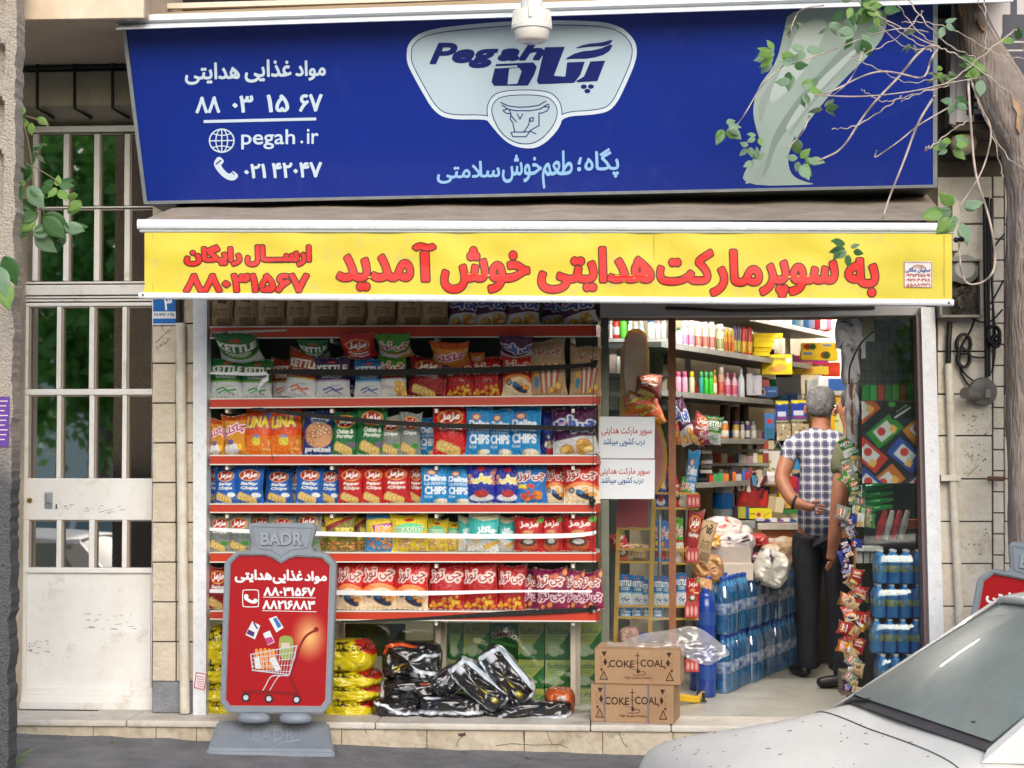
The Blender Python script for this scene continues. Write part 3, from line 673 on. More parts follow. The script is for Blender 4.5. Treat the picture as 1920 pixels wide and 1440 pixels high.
# header strip under the banner
g = G(); g.pbox(1125, 560, 1737, 594, .02, .1, .003); g.make('shutter_header', mat('header_grey', '#a6a5a6', .5, col2='#949394', ns=6), label='grey shutter header strip across the shop opening', cat='header')
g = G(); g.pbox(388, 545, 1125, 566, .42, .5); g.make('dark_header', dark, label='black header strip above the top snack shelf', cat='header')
g = G(); pts = [P(1248, 578, 0), P(1300, 579, -.01), P(1360, 583, -.015), P(1420, 582, -.01), P(1520, 579, 0), P(1640, 577, .01)]; g.tube(chk(pts, 2, False) and [Vector(q) for q in chk([tuple(p) for p in pts], 2, False)], .0085, 6); g.make('black_cable', blk, label='black cable stretched along the grey shutter header', cat='cable')
# ================================================================== printed packs
class Art:
    """print on a pack: colour grid, coordinates 0..1, v downwards"""
    def __init__(s, w, h, c, asp=1.4):
        s.w, s.h, s.asp = w, h, asp
        s.X, s.Y = np.meshgrid(np.linspace(0, 1, w), np.linspace(0, asp, h)); s.p = np.zeros((h, w, 3)); s.p[:] = lin(c); s.px = 1/(w-1)
    def put(s, d, c, k=1.0):
        a = np.clip(.5-d/s.px, 0, 1)[..., None]*k; s.p = s.p*(1-a)+np.array(lin(c))*a; return s
    def rect(s, x0, y0, x1, y1, c, k=1.0): return s.put(np.maximum(np.maximum(x0-s.X, s.X-x1), np.maximum(y0*s.asp-s.Y, s.Y-y1*s.asp)), c, k)
    def ell(s, x, y, rx, ry, c, rot=0, k=1.0):
        a = s.X-x; b = s.Y-y*s.asp; u = a*math.cos(rot)+b*math.sin(rot); v = -a*math.sin(rot)+b*math.cos(rot)
        return s.put((np.hypot(u/rx, v/ry)-1)*min(rx, ry), c, k)
    def poly(s, pts, c, w=0): return s.put(seg_sdf([np.array([(x, y*s.asp) for x, y in pts])], s.X, s.Y, .1)-w, c)
    def line(s, pts, w, c): return s.put(seg_sdf([np.array([(x, y*s.asp) for x, y in pts])], s.X, s.Y, w+.1, False)-w, c)
    def text(s, t, box, c, w=.004, oc=None, ow=.02, rot=0, shear=0):
        x0, y0, x1, y1 = box; d = seg_sdf(fit(outlines(t), (x0, y0*s.asp, x1, y1*s.asp), rot, shear), s.X, s.Y, .15)
        if oc: s.put(d-w-ow, oc)
        return s.put(d-w, c)
    def chips(s, n, x0, y0, x1, y1, r, cols=('#e0b45e', '#c8923c', '#efd08c'), sd=1):
        q = random.Random(sd)
        for _ in range(n):
            x, y = q.uniform(x0, x1), q.uniform(y0, y1); rr = r*q.uniform(.7, 1.2); t = q.uniform(0, 3)
            s.ell(x, y, rr*1.12, rr*.8+.008, '#9b6a2c', t); s.ell(x, y, rr, rr*.7, q.choice(cols), t)
        return s
    def grad(s, c0, c1, y0=0, y1=1):
        t = np.clip((s.Y/s.asp-y0)/(y1-y0), 0, 1)[..., None]; s.p = np.where((s.Y/s.asp >= y0)[..., None], np.array(lin(c0))*(1-t)+np.array(lin(c1))*t, s.p); return s
    def seals(s, c=None):
        for k in range(3): s.rect(0, .008+k*.012, 1, .011+k*.012, c or '#c8c8c8', .35)
        return s
def bag_mesh(name, art, W=1.0, H=1.4, T=.3, sd=0, back='#9a9a9a', crump=1.0):
    """pillow bag standing on z=0, front towards -y, width W, height H, depth T"""
    w, h = art.w, art.h; u = np.linspace(0, 1, w); v = np.linspace(0, 1, h); U, V = np.meshgrid(u, v)
    sx = np.clip(np.sin(np.pi*np.clip((U-.03)/.94, 0, 1)), 0, 1)**.55; sy = np.clip(np.sin(np.pi*np.clip((V-.05)/.92, 0, 1)), 0, 1)**.5
    q = np.random.default_rng(sd); d = T/2*1.5*sx*sy*(.8+.35*V)
    for _ in range(int(22*crump)):
        cx, cy, a = q.uniform(0, 1), q.uniform(0, 1), q.uniform(0, np.pi); L = q.uniform(.08, .3); wd = q.uniform(.015, .05); am = q.uniform(-.05, .035)*T*1.6
        x = U-cx; y = (V-cy)*1.4; p = x*np.cos(a)+y*np.sin(a); n = -x*np.sin(a)+y*np.cos(a)
        d += am*np.exp(-(n/wd)**2-(p/L)**2)*sx
    # creases fanning from the seals
    fr = q.uniform(5, 9); ph = q.uniform(0, 6)
    d += .045*T*np.sin(U*fr*6.28+ph+2*np.sin(V*3))*(np.exp(-V/.16)+np.exp(-(1-V)/.16))*sx**.5
    pinch = 1-.10*np.sin(np.pi*V)**.7*(1+.3*np.sin(U*9+ph))+.02*np.sin(V*11+ph)+.03*np.exp(-V/.05); X = (U-.5)*W*pinch; Z = (1-V)*H
    top = (.025*H*np.sin(U*7+ph)+.05*H*(np.abs(U-.5)*2)**3)*np.exp(-V/.08); Z = Z+top
    bend = (q.uniform(-.12, .25))*T*np.exp(-V/.12)
    Yf = -d+bend; n = w*h
    verts = np.stack([X, Yf, Z], -1).reshape(-1, 3); bk = np.stack([X, d*.8+bend+.002, Z], -1).reshape(-1, 3)
    idx = np.arange(n).reshape(h, w); A = idx[:-1, :-1].ravel(); B = idx[:-1, 1:].ravel(); C = idx[1:, 1:].ravel(); D = idx[1:, :-1].ravel()
    f1 = np.stack([D, C, B, A], 1)
    st = 4; iu = list(range(0, w, st))+([w-1] if (w-1) % st else []); iv = list(range(0, h, st))+([h-1] if (h-1) % st else [])
    bi_ = idx[np.ix_(iv, iu)].ravel(); bv = bk[bi_]; bh, bw_ = len(iv), len(iu); id2 = n+np.arange(bh*bw_).reshape(bh, bw_)
    f2 = np.stack([id2[:-1, :-1].ravel(), id2[:-1, 1:].ravel(), id2[1:, 1:].ravel(), id2[1:, :-1].ravel()], 1)
    # side skirts
    L0 = idx[:, 0]; R0 = idx[:, -1]
    vv = np.concatenate([verts, bv]); col = np.concatenate([art.p.reshape(-1, 3), np.tile(np.array(lin(back)), (len(bv), 1))])
    me = bpy.data.meshes.new(name); me.from_pydata(vv.tolist(), [], np.concatenate([f1, f2]).tolist())
    me.polygons.foreach_set('use_smooth', [True]*len(me.polygons))
    a = me.color_attributes.new('art', 'FLOAT_COLOR', 'POINT'); arr = np.ones((len(vv), 4), np.float32); arr[:, :3] = col; a.data.foreach_set('color', arr.ravel())
    return me
foil = mat('printed_foil', '#888888', .27, attr='art', bump=.6, bs=14, spec=.5, coat=.15)
paperm = mat('printed_paper', '#888888', .75, attr='art', bump=.35, bs=18)
gold = mat('gold_foil', '#888888', .22, metal=.55, attr='art', bump=.4, bs=26)
NW, NH = 44, 62
DES = {}
def design(key, desc, cat='snack bag', m=None, asp=1.4, T=.3, back='#999999'):
    def deco(fn):
        def get():
            if 'me' not in info:
                a = fn(); info['me'] = [bag_mesh('bag_'+key, a, 1, asp, T, sd=hash_(key)+k, back=back) for k in range(2)]
                for me in info['me']: me.materials.append(m or foil)
            return info['me']
        info = dict(desc=desc, get=get, asp=asp, cat=cat); DES[key] = info; return fn
    return deco
def hash_(s): return sum(ord(c)*(i+7) for i, c in enumerate(s)) % 9973
def A_(c, asp=1.4): return Art(NW, NH, c, asp)
RD = '#c81a20'
def kraft():
    a = A_('#b89c78', 1.5); a.line([(.1, .25), (.35, .12), (.6, .3), (.8, .2)], .02, '#221c18'); a.text('چی', (.4, .08, .75, .32), '#1e1815', .02)
    a.rect(.2, .5, .8, .52, '#4a3d2e'); q = random.Random(3)
    for k in range(7): a.rect(.22+k*.085, .55, .26+k*.085, .7, '#4e4030', .8)
    for _ in range(26): x, y = q.uniform(.08, .9), q.uniform(.45, .95); a.line([(x, y), (x+q.uniform(-.1, .1), y+q.uniform(-.02, .02))], .012, '#54452f')
    a.rect(.35, .74, .95, .95, '#6b573f', .7); return a
design('kraft', 'brown kraft paper pack with dark print', m=paperm, asp=1.5, T=.4, back='#7a664c')(kraft)
@design('purple', 'dark purple and white crisp bag')
def _():
    a = A_('#471243'); a.rect(0, .62, 1, 1, '#c9c8cc'); a.poly([(0, .62), (0, .7), (.5, .64), (1, .56), (1, .5)], '#471243'); a.text('چی پلت', (.08, .2, .95, .52), '#2b4f9e', .03, '#d9dde8', .04); a.rect(.1, .3, .4, .36, '#9a2a7c', .5)
    return a.chips(8, .25, .74, .8, .9, .13)
def kettle(c, c2, ic):
    def f():
        a = A_(c); a.rect(0, .6, 1, 1, '#cfd2d6'); a.rect(0, .56, 1, .6, c2); a.text('KETTLE', (.06, .2, .94, .36), '#e8e8e2', .012); a.text('COOKED', (.2, .4, .8, .5), '#c8d2c0', .006); a.ell(.5, .12, .12, .04, '#c04030')
        a.line([(.25, .8), (.45, .74), (.6, .82), (.8, .78)], .03, ic); a.line([(.3, .88), (.5, .8), (.75, .9)], .02, ic); a.ell(.62, .7, .16, .03, '#aab4b4'); return a
    return f
design('kettle_green', 'green and white crisp bag')(kettle('#12622a', '#6fa32a', '#3f9a4a'))
design('kettle_orange', 'orange and white crisp bag')(kettle('#a83f18', '#c89a30', '#c86a3a'))
design('kettle_purple', 'violet and white crisp bag')(kettle('#34184e', '#b79ac0', '#5a4a9a'))
design('kettle_blue', 'mid blue and white crisp bag')(kettle('#1464a4', '#7ab0d0', '#3a5a9a'))
def cheeto(bgc, low, mode):
    def f():
        a = A_(bgc); a.text('چی توز', (.08, .16, .92, .42), '#8c1420', .012, '#ecdcd4', .035, rot=-.06)
        if mode == 'moto':
            a.ell(.5, 1.0, .75, .75, '#e58a4a'); a.ell(.55, 1.0, .6, .62, '#e8d0b0'); a.ell(.22, .68, .1, .1, '#3a3a44'); a.ell(.22, .68, .06, .06, '#a0a4ac'); a.ell(.6, .82, .28, .12, '#1e2c48', .4); a.ell(.45, .72, .12, .07, '#2a6ea8', .5); a.chips(4, .6, .6, .9, .85, .08, ('#e8a04a', '#e8c070'), 5)
        if mode == 'low': a.rect(0, .6, 1, .66, '#8a1a1c'); a.chips(16, .1, .72, .9, .95, .07, ('#e8c030', '#e0a828', '#d8842c'))
        if mode == 'wheel': a.chips(9, .05, .05, .95, .95, .09, ('#e08a4a', '#c8603c'), 8); a.text('چی توز', (.1, .5, .95, .8), '#8c1450', .012, '#ecd8dc', .035)
        if mode == 'white': a.rect(0, .55, 1, 1, '#d4d4d0'); a.rect(0, .5, .9, .55, '#a81c24'); a.chips(8, .65, .66, .95, .95, .12, sd=4); a.text('Chips', (.1, .7, .55, .82), '#7a6a6a', .0)
        if mode == 'ring': a.chips(9, .2, .55, .9, .9, .1, ('#e8a040', '#d8842c', '#c83c28'), 3); a.rect(.05, .5, .3, .6, '#e0d040')
        return a
    return f
design('cheese_red', 'red snack bag with yellow puffs')(cheeto('#a8141a', 0, 'low'))
design('moto', 'red and cream bag with a motorbike')(cheeto('#c01c1c', 0, 'moto'))
design('wheel', 'magenta bag with little orange wheels')(cheeto('#7e1244', 0, 'wheel'))
design('green_white', 'lime green and white crisp bag')(cheeto('#3f8a1e', 0, 'white'))
design('blue_ring', 'light blue snack bag with orange puffs')(cheeto('#1c6cb8', 0, 'ring'))
@design('popcorn', 'tan popcorn bag with red stripes', m=paperm)
def _():
    a = A_('#bd9f7c'); a.text('چی توز', (.15, .14, .9, .28), '#a82430', .008, '#e8dccc', .02)
    for k in range(7): a.poly([(.3+k*.09, .44), (.35+k*.09, .44), (.37+k*.065, .95), (.34+k*.065, .95)], '#b82430' if k % 2 == 0 else '#e4e0da')
    a.ell(.22, .75, .07, .16, '#4a8ab0'); a.ell(.22, .6, .08, .07, '#d8b040'); return a.chips(4, .6, .8, .9, .92, .08, ('#e8c060', '#d88a50'))
def jojo(bg, word, c2, extra=None):
    def f():
        a = A_(bg); a.ell(.5, .24, .36, .22, '#e0a840'); a.ell(.5, .24, .33, .19, '#a81418'); a.text('مزمز', (.24, .15, .76, .33), '#eceae4', .014, shear=.2)
        for k, wd in enumerate(word.split('\n')): a.text(wd, (.2, .43+k*.12, .82, .52+k*.12), '#e6ebe4', .008, shear=.15)
        q = 9
        for k in range(q): a.ell(.18+k*.06, .8+k*.018, .1, .15, '#a87c2c', .3); a.ell(.185+k*.06, .8+k*.018, .09, .14, '#e6cf8a' if k % 2 else '#d9ba6a', .3)
        if extra: a.ell(.76, .78, .16, .09, extra)
        return a
    return f
design('salty', 'blue crisp bag with red oval')(jojo('#0e58ac', 'Salty\nChips', 0, '#dfe4e6'))
design('pepper', 'red crisp bag with gold-ringed oval')(jojo('#b40e18', 'Pepper\nChips', 0))
design('bigred', 'tall bright red crisp bag')(jojo('#c4141a', 'Chips', 0))
design('onion', 'green crisp bag with red oval')(jojo('#0c6a34', 'Onion &\nParsley', 0, '#6a5a78'))
design('greygreen', 'grey-green foil bag with red oval')(jojo('#7c8480', 'Chips', 0, '#3a8a2a'))
design('ketchup', 'dark red crisp bag with oval')(jojo('#8a1218', 'Ketchup', 0))
@design('choco', 'golden foil bag with pink lettering', m=gold)
def _():
    a = A_('#c98a30'); a.rect(0, 0, 1, .14, '#a84a14'); a.text('چاکلز', (.05, .25, .95, .5), '#b02464', .012, '#ecdce4', .04, rot=-.3); a.ell(.4, .85, .3, .2, '#dcdce4'); a.ell(.35, .68, .14, .1, '#6a5a80'); a.ell(.7, .8, .1, .1, '#e8c030'); return a
@design('lina', 'orange snack bag with yellow lettering')
def _():
    a = A_('#d84a0c'); a.text('LINA', (.12, .2, .85, .42), '#efd22c', .022, '#2a4ea0', .02, rot=-.05); a.rect(0, .6, 1, 1, '#e0861c', .6); a.ell(.5, .72, .16, .13, '#d8c83a'); a.ell(.5, .62, .1, .05, '#5a8ac0'); a.ell(.82, .15, .1, .08, '#3a7ac0'); return a.chips(7, .7, .65, .95, .95, .07, ('#e8a04a', '#e07030'), 5)
@design('pretzel', 'navy blue bag of pretzel rings')
def _():
    a = A_('#12307c'); a.ell(.5, .55, .46, .42, '#c99468'); q = random.Random(2)
    for _ in range(26):
        t, r = q.uniform(0, 6.3), q.uniform(0, .38); x, y = .5+r*math.cos(t), .55+r*math.sin(t)/1.4; a.ell(x, y, .07, .07, '#7c4a24'); a.ell(x, y, .045, .045, '#dfb088')
    a.ell(.5, .2, .3, .12, '#cfd8e0'); a.text('alma', (.3, .16, .7, .25), '#1c3a7c', .004); a.text('pretzel', (.1, .83, .85, .96), '#e0e4ea', .012); return a
@design('delina', 'sky blue crisp bag, white lettering')
def _():
    a = A_('#1684c4'); a.ell(.38, .2, .17, .1, '#c03a20'); a.ell(.38, .2, .12, .07, '#e0c8a0'); a.text('Delina', (.12, .28, .88, .42), '#e8eef4', .014); a.text('POTATO دلینا', (.12, .46, .85, .54), '#dfe8f0', .004); a.text('CHIPS', (.14, .58, .88, .76), '#e8eef4', .014); a.text('flavour', (.12, .8, .4, .86), '#e0e8f0', 0); a.ell(.7, .95, .24, .1, '#d8c090'); a.ell(.72, .93, .17, .06, '#ecebe4'); return a
@design('poofy', 'deep blue snack bag, yellow lettering')
def _():
    a = A_('#1c2a94'); a.text('پوفی', (.2, .28, .82, .5), '#e0d040', .014, '#e4e4d8', .03); a.ell(.5, .14, .14, .08, '#b82a30'); a.ell(.5, .86, .38, .14, '#cfd4dc'); a.ell(.5, .76, .24, .14, '#a8282c')
    q = random.Random(9)
    for _ in range(9): x, y = q.choice([.1, .9, .15, .85])+q.uniform(-.05, .05), q.uniform(.2, .9); a.ell(x, y, .06, .07, '#d8945a'); a.ell(x, y, .025, .03, '#1c2a94')
    a.text('حلقه ای', (.08, .54, .35, .64), '#d8dce8', 0) if 0 else None; return a
@design('turbo', 'olive and yellow corn snack bag')
def _():
    a = A_('#76702a'); a.poly([(0, .05), (.7, .05), (0, .3)], '#d8bc30'); a.poly([(0, .3), (.7, .06), (1, .06), (0, .45)], '#8c2c28'); a.text('TURBO', (.38, .34, .96, .47), '#e8d860', .01, shear=.3); a.ell(.3, .62, .14, .14, '#a8a83a'); return a.chips(26, .1, .72, .95, .98, .05, ('#d88a4c', '#c8703c', '#e0a868'), 4)
@design('linab', 'blue, yellow and pink snack bag')
def _():
    a = A_('#3a8ec8'); a.poly([(0, .15), (1, .08), (1, .55), (0, .55)], '#e0c83a'); a.poly([(.2, .3), (1, .2), (.9, .45), (.3, .5)], '#a83a86'); a.text('LINA', (.38, .32, .95, .5), '#f0a030', .02, '#f0e8e0', .02); return a.chips(30, .05, .6, .95, .98, .05, ('#e0944c', '#d0703a', '#ecb070'), 6)
@design('peanut', 'yellow and mint bag of peanuts')
def _():
    a = A_('#dcc42c'); a.ell(.5, .38, .45, .22, '#5ec88a'); a.ell(.5, .14, .14, .06, '#b82a24'); a.text('PEANUT', (.12, .34, .9, .46), '#2c8a5a', .004, '#e4f0e0', .02); return a.chips(26, .15, .62, .95, .98, .07, ('#dcb878', '#cfa468', '#e8cc94'), 7)
@design('teal', 'turquoise and cream wafer bag')
def _():
    a = A_('#3ab0ac'); a.poly([(0, 0), (1, 0), (1, .12), (.5, .2), (0, .1)], '#e4dcb8'); a.text('چاکلز', (.3, .34, .95, .55), '#e8f0f0', .02); a.poly([(0, .62), (1, .72), (1, 1), (0, 1)], '#d8d8d4')
    for k in range(6): a.rect(.12+k*.045, .62, .14+k*.045, .86, '#e0b04c')
    a.poly([(.5, .85), (.95, .68), (1, .78), (.6, .95)], '#dcb45a'); return a
@design('nuts', 'dark red bag with a bowl of seeds')
def _():
    a = A_('#b01a1e'); a.text('مزمز', (.2, .14, .85, .32), '#ecdcd8', .014); a.ell(.5, .44, .2, .08, '#c88a54'); a.rect(.6, .5, .95, .54, '#e8d0c8'); a.ell(.9, .1, .12, .1, '#5aa83a'); a.ell(.5, .78, .34, .3, '#b8542c'); a.ell(.5, .72, .28, .17, '#4c3c34'); a.ell(.52, .7, .17, .1, '#dcd8d0'); return a
@design('popblue', 'indigo popcorn bag with a white picture')
def _():
    a = A_('#1c2f86'); a.chips(12, .35, .6, .85, .85, .08, ('#dcd6c8', '#c4bcae', '#ece8e0'), 2); a.rect(.4, .86, .8, 1, '#b83038'); return a
# ---- shelving outside the window
redstrip = mat('shelf_red', '#bf3a22', .35, col2='#b33520', ns=2, stain='#8a2a1a', sscale=5, samt=.3, coat=.2)
shelfw = mat('shelf_white', '#d6d2c8', .45)
gondback = mat('gondola_back', '#6d716a', .8, col2='#575b54', ns=3)
rack = thing('snack_rack', P(755, 1165, .1), 'six shelf outdoor rack with red front strips beside the doorway', 'rack')
SHELF = [(612, 635, 608, 632), (747, 766, 741, 760), (853, 872, 853, 871), (944, 962, 944, 962), (1035, 1055, 1036, 1054), (1145, 1162, 1146, 1166)]
# (yl0, yl1, yr0, yr1) at px 393 and 1120; front plane Y=-.03
SFY = -.05; SBY = .34
SZ = []
for k, (a0, a1, b0, b1) in enumerate(SHELF):
    xl, xrr = 393, 1117
    zl0, zr0 = P(xl, a0, SFY), P(xrr, b0, SFY); zl1, zr1 = P(xl, a1, SFY), P(xrr, b1, SFY); SZ.append((zl0, zr0))
    sh = None
    g = G(); g.prism([P(xl+1, a0+2.4, SFY-.003), P(xrr, b0+2.4, SFY-.003), P(xrr, b1-2.4, SFY-.003), P(xl+1, a1-2.4, SFY-.003)], (0, .006, 0)); g.make('price_strip', redstrip, rack)
    g = G(); g.prism([P(xl, a0, SFY-.007), P(xrr+1, b0, SFY-.007), P(xrr+1, b0+2.2, SFY-.007), P(xl, a0+2.2, SFY-.007)], (0, .008, 0)); g.make('strip_edge', shelfw, rack)
    g = G(); g.prism([P(xl, a1-2.2, SFY-.007), P(xrr+1, b1-2.2, SFY-.007), P(xrr+1, b1, SFY-.007), P(xl, a1, SFY-.007)], (0, .008, 0)); g.make('strip_edge', shelfw, rack)
    # corner return of the strip, angled back at the right end
    q = [Vector(P(xrr+1, b0+1, SFY)), Vector(P(xrr+1, b1-1, SFY))]; off = Vector((.02, .06, 0))
    g = G(); g.prism([q[0], q[0]+off, q[1]+off, q[1]], (-.003, .004, 0)); g.make('corner_strip', redstrip, rack)
    g = G(); th = -.012
    g.hexa([zl0+Vector((0, .004, th-.002)), zr0+Vector((.0, .004, th-.002)), zr0+Vector((.02, .1, th-.002)), zl0+Vector((0, .1, th-.002)), zl0+Vector((0, .004, -.002)), zr0+Vector((0, .004, -.002)), zr0+Vector((.02, .1, -.002)), zl0+Vector((0, .1, -.002))])
    g.hexa([zl0+Vector((0, .101, th-.002)), zr0+Vector((.02, .101, th-.002)), zr0+Vector((.02, SBY-SFY, th-.002)), zl0+Vector((0, SBY-SFY, th-.002)), zl0+Vector((0, .101, -.002)), zr0+Vector((.02, .101, -.002)), zr0+Vector((.02, SBY-SFY, -.002)), zl0+Vector((0, SBY-SFY, -.002))])
    g.make('shelf_board', shelfw, rack)
    for px in (430, 625, 820, 1075):
        g = G(); p = P(px, a1+1, SFY+.08); g.box(p.x-.008, p.x+.008, SFY+.02, SBY, p.z-.022, p.z, .002); g.make('shelf_bracket', shelfw, rack)
g = G(); a = P(392, 560, SBY+.01); b = P(1122, 1150, SBY+.01); g.box(a.x, b.x, SBY+.004, SBY+.012, b.z, a.z); g.make('back_panel', gondback, rack)
for px in (427, 822, 1075):
    g = G(); p = P(px, 1340, .3); g.box(p.x-.014, p.x+.014, .27, .30, FZ, P(px, 560, .3).z, .002); g.make('upright', cream, rack)
# hand-made marks on strips
i_ = Ink(480, 855, 565, 870, .5); i_.line([(481, 861.5), (505, 861), (530, 860), (558, 861)], 1.1); i_.ell(421, 861, 2.5, 1.6)
inkobj('tape_residue', i_, lambda u, v: P(u, v, SFY-.0045), mat('residue', '#dcb9a0', .6), rack)
i_ = Ink(395, 615, 545, 636, .6); i_.poly([(428, 620.5), (540, 617.5), (535, 621), (470, 624), (438, 631), (430, 634), (428, 634)]); inkobj('torn_print', i_, lambda u, v: P(u, v, SFY-.0045), mat('torn_print', '#a9b4a8', .6), rack)
i_ = Ink(392, 615, 430, 640, .5)
for k in range(6): i_.line([(396, 623+k*2), (404+abs(k-2.5)*1.5, 628), ], .5); i_.line([(426, 621+k*2), (418-abs(k-2.5)*1.5, 627)], .5)
g = G(); g.prism([P(395, 622, SFY-.0045), P(428, 621, SFY-.0045), P(428, 634, SFY-.0045), P(395, 635, SFY-.0045)], (0, .001, 0)); g.make('bow_label', mat('bow_grey', '#8f8c88', .6), rack)
inkobj('bow_print', i_, lambda u, v: P(u, v, SFY-.0055), blk, rack)
# ---- bags: per shelf (x0, x1, top y, design, tilt, depth-offset)
ROWS = [
 [(395, 436, 545, 'kraft'), (437, 481, 545, 'kraft'), (483, 534, 543, 'kraft'), (537, 580, 545, 'kraft'), (581, 632, 543, 'kraft'), (634, 685, 545, 'kraft'), (691, 741, 543, 'kraft'), (745, 789, 547, 'kraft'), (792, 838, 545, 'kraft'),
  (842, 894, 545, 'purple'), (896, 950, 545, 'purple'), (953, 1009, 544, 'purple'), (1016, 1062, 548, 'purple', 3, .1), (1060, 1120, 545, 'purple', -12)],
 [(394, 454, 671, 'kettle_green'), (455, 506, 674, 'kettle_green', 2), (508, 560, 668, 'kettle_orange', 0, .1), (530, 588, 658, 'kettle_orange', 9), (594, 654, 669, 'kettle_purple'), (650, 672, 690, 'popblue', 0, .12), (668, 716, 671, 'kettle_blue'), (714, 760, 662, 'green_white', -2),
  (766, 832, 668, 'ketchup', 4), (838, 886, 670, 'cheese_red', -2), (887, 938, 672, 'cheese_red', 0), (944, 994, 662, 'moto', 1), (996, 1060, 640, 'popcorn', -3), (1072, 1124, 650, 'popcorn', 1)],
 [(392, 420, 785, 'choco', 3), (420, 462, 776, 'choco', -2), (456, 508, 766, 'lina', 2), (506, 562, 766, 'lina'), (556, 572, 768, 'lina', 0, .12), (571, 624, 772, 'pretzel'), (624, 670, 770, 'onion'), (672, 722, 766, 'onion', 1), (716, 752, 778, 'greygreen', -2), (750, 786, 778, 'greygreen', 2),
  (786, 822, 782, 'delina', 2, .1), (815, 876, 764, 'bigred', -1), (876, 920, 766, 'delina', 1), (917, 958, 767, 'delina'), (955, 1010, 765, 'delina', 1), (1012, 1046, 772, 'popblue', 3, .08), (1042, 1120, 762, 'purple', -3)],
 [(392, 408, 880, 'salty', 0, .1), (404, 444, 877, 'salty', -2), (443, 492, 876, 'salty', 1), (500, 546, 880, 'salty', 0, .06), (546, 562, 882, 'salty', 0, .12), (556, 602, 878, 'salty', 2), (600, 634, 880, 'salty', 2, .05), (628, 645, 884, 'salty', 0, .1),
  (638, 681, 874, 'pepper'), (679, 720, 875, 'pepper', 1), (719, 768, 874, 'pepper', -1), (767, 796, 876, 'pepper', 0, .06), (792, 840, 874, 'delina'), (838, 880, 874, 'delina', 1), (877, 930, 868, 'poofy', -1), (929, 973, 876, 'poofy', 1), (971, 1024, 875, 'blue_ring', -1), (1022, 1058, 877, 'moto', 2, .06), (1060, 1122, 873, 'moto', -1)],
 [(392, 430, 966, 'greygreen', 2), (430, 470, 968, 'greygreen', -2), (468, 506, 965, 'greygreen', 1, .05), (508, 552, 968, 'greygreen'), (552, 598, 964, 'greygreen', 2), (596, 614, 968, 'turbo', 0, .04), (612, 664, 967, 'turbo'), (666, 692, 970, 'turbo', 0, .07), (688, 736, 966, 'linab', 1), (738, 800, 967, 'peanut', -2), (800, 836, 976, 'peanut', 1, .05), (836, 862, 980, 'peanut', 3, .09), (862, 886, 972, 'teal', 0, .06),
  (880, 932, 968, 'teal', 1), (930, 962, 970, 'teal', 2, .06), (966, 1014, 970, 'nuts'), (1016, 1052, 971, 'nuts', -1), (1056, 1114, 970, 'nuts', 1)],
 [(390, 424, 1066, 'ketchup', 2), (596, 640, 1056, 'moto', 0, .05), (630, 680, 1058, 'moto', 1), (680, 742, 1056, 'moto', -1), (742, 800, 1058, 'moto', 2), (803, 868, 1060, 'cheese_red', 1), (870, 930, 1060, 'cheese_red', -1), (932, 980, 1062, 'cheese_red', 3), (978, 1012, 1074, 'wheel', 2, .06), (1006, 1062, 1072, 'wheel', -2), (1060, 1092, 1074, 'wheel', 1), (1088, 1130, 1078, 'wheel', -4)]]
ROWN = ['top shelf', 'second shelf', 'third shelf', 'fourth shelf', 'fifth shelf', 'lowest shelf']
BGRP = ['snack bags on the top shelf', 'snack bags on the second shelf', 'snack bags on the third shelf', 'snack bags on the fourth shelf', 'snack bags on the fifth shelf', 'snack bags on the lowest shelf']
def putbag(key, x0, x1, yt, base, Y, label, group, tilt=0, lean=-4, var=0, rz=0, name='snack_bag'):
    d = DES[key]; me = d['get']()[var % 2]; o = bpy.data.objects.new(name, me); COL.objects.link(o)
    w = px2m(x1-x0, Y); h = px2m(base[1]-yt, Y)
    p = P((x0+x1)/2, base[1], Y); p.z = base[0] if base[0] is not None else p.z
    o.location = p; sx = w/.95; o.scale = (sx, sx if sx < .35 else .35, h/d['asp']); o.rotation_euler = (R(lean), R(tilt), R(rz))
    return tagit(o, label, d['cat'], group)
for r, row in enumerate(ROWS):
    (a, b) = SZ[r]; cnt = {}
    tot = {}
    for e in row: tot[e[3]] = tot.get(e[3], 0)+1
    for i, e in enumerate(row):
        x0, x1, yt, key = e[:4]; tilt = e[4] if len(e) > 4 else random.uniform(-1.5, 1.5); dy = e[5] if len(e) > 5 else 0
        cnt[key] = cnt.get(key, 0)+1
        Y = SFY+.075+dy; t = ((x0+x1)/2-393)/727; z = a.z*(1-t)+b.z*t
        basepx = SHELF[r][0]*(1-t)+SHELF[r][2]*t
        lab = DES[key]['desc']+(', '+ORD[cnt[key]-1]+' such from left' if tot[key] > 1 else '')+', on the '+ROWN[r]
        putbag(key, x0-3, x1+3, yt-random.uniform(-2, 4), (z, basepx), Y, lab, BGRP[r], tilt, random.uniform(-7, 1), i, random.uniform(-8, 8))
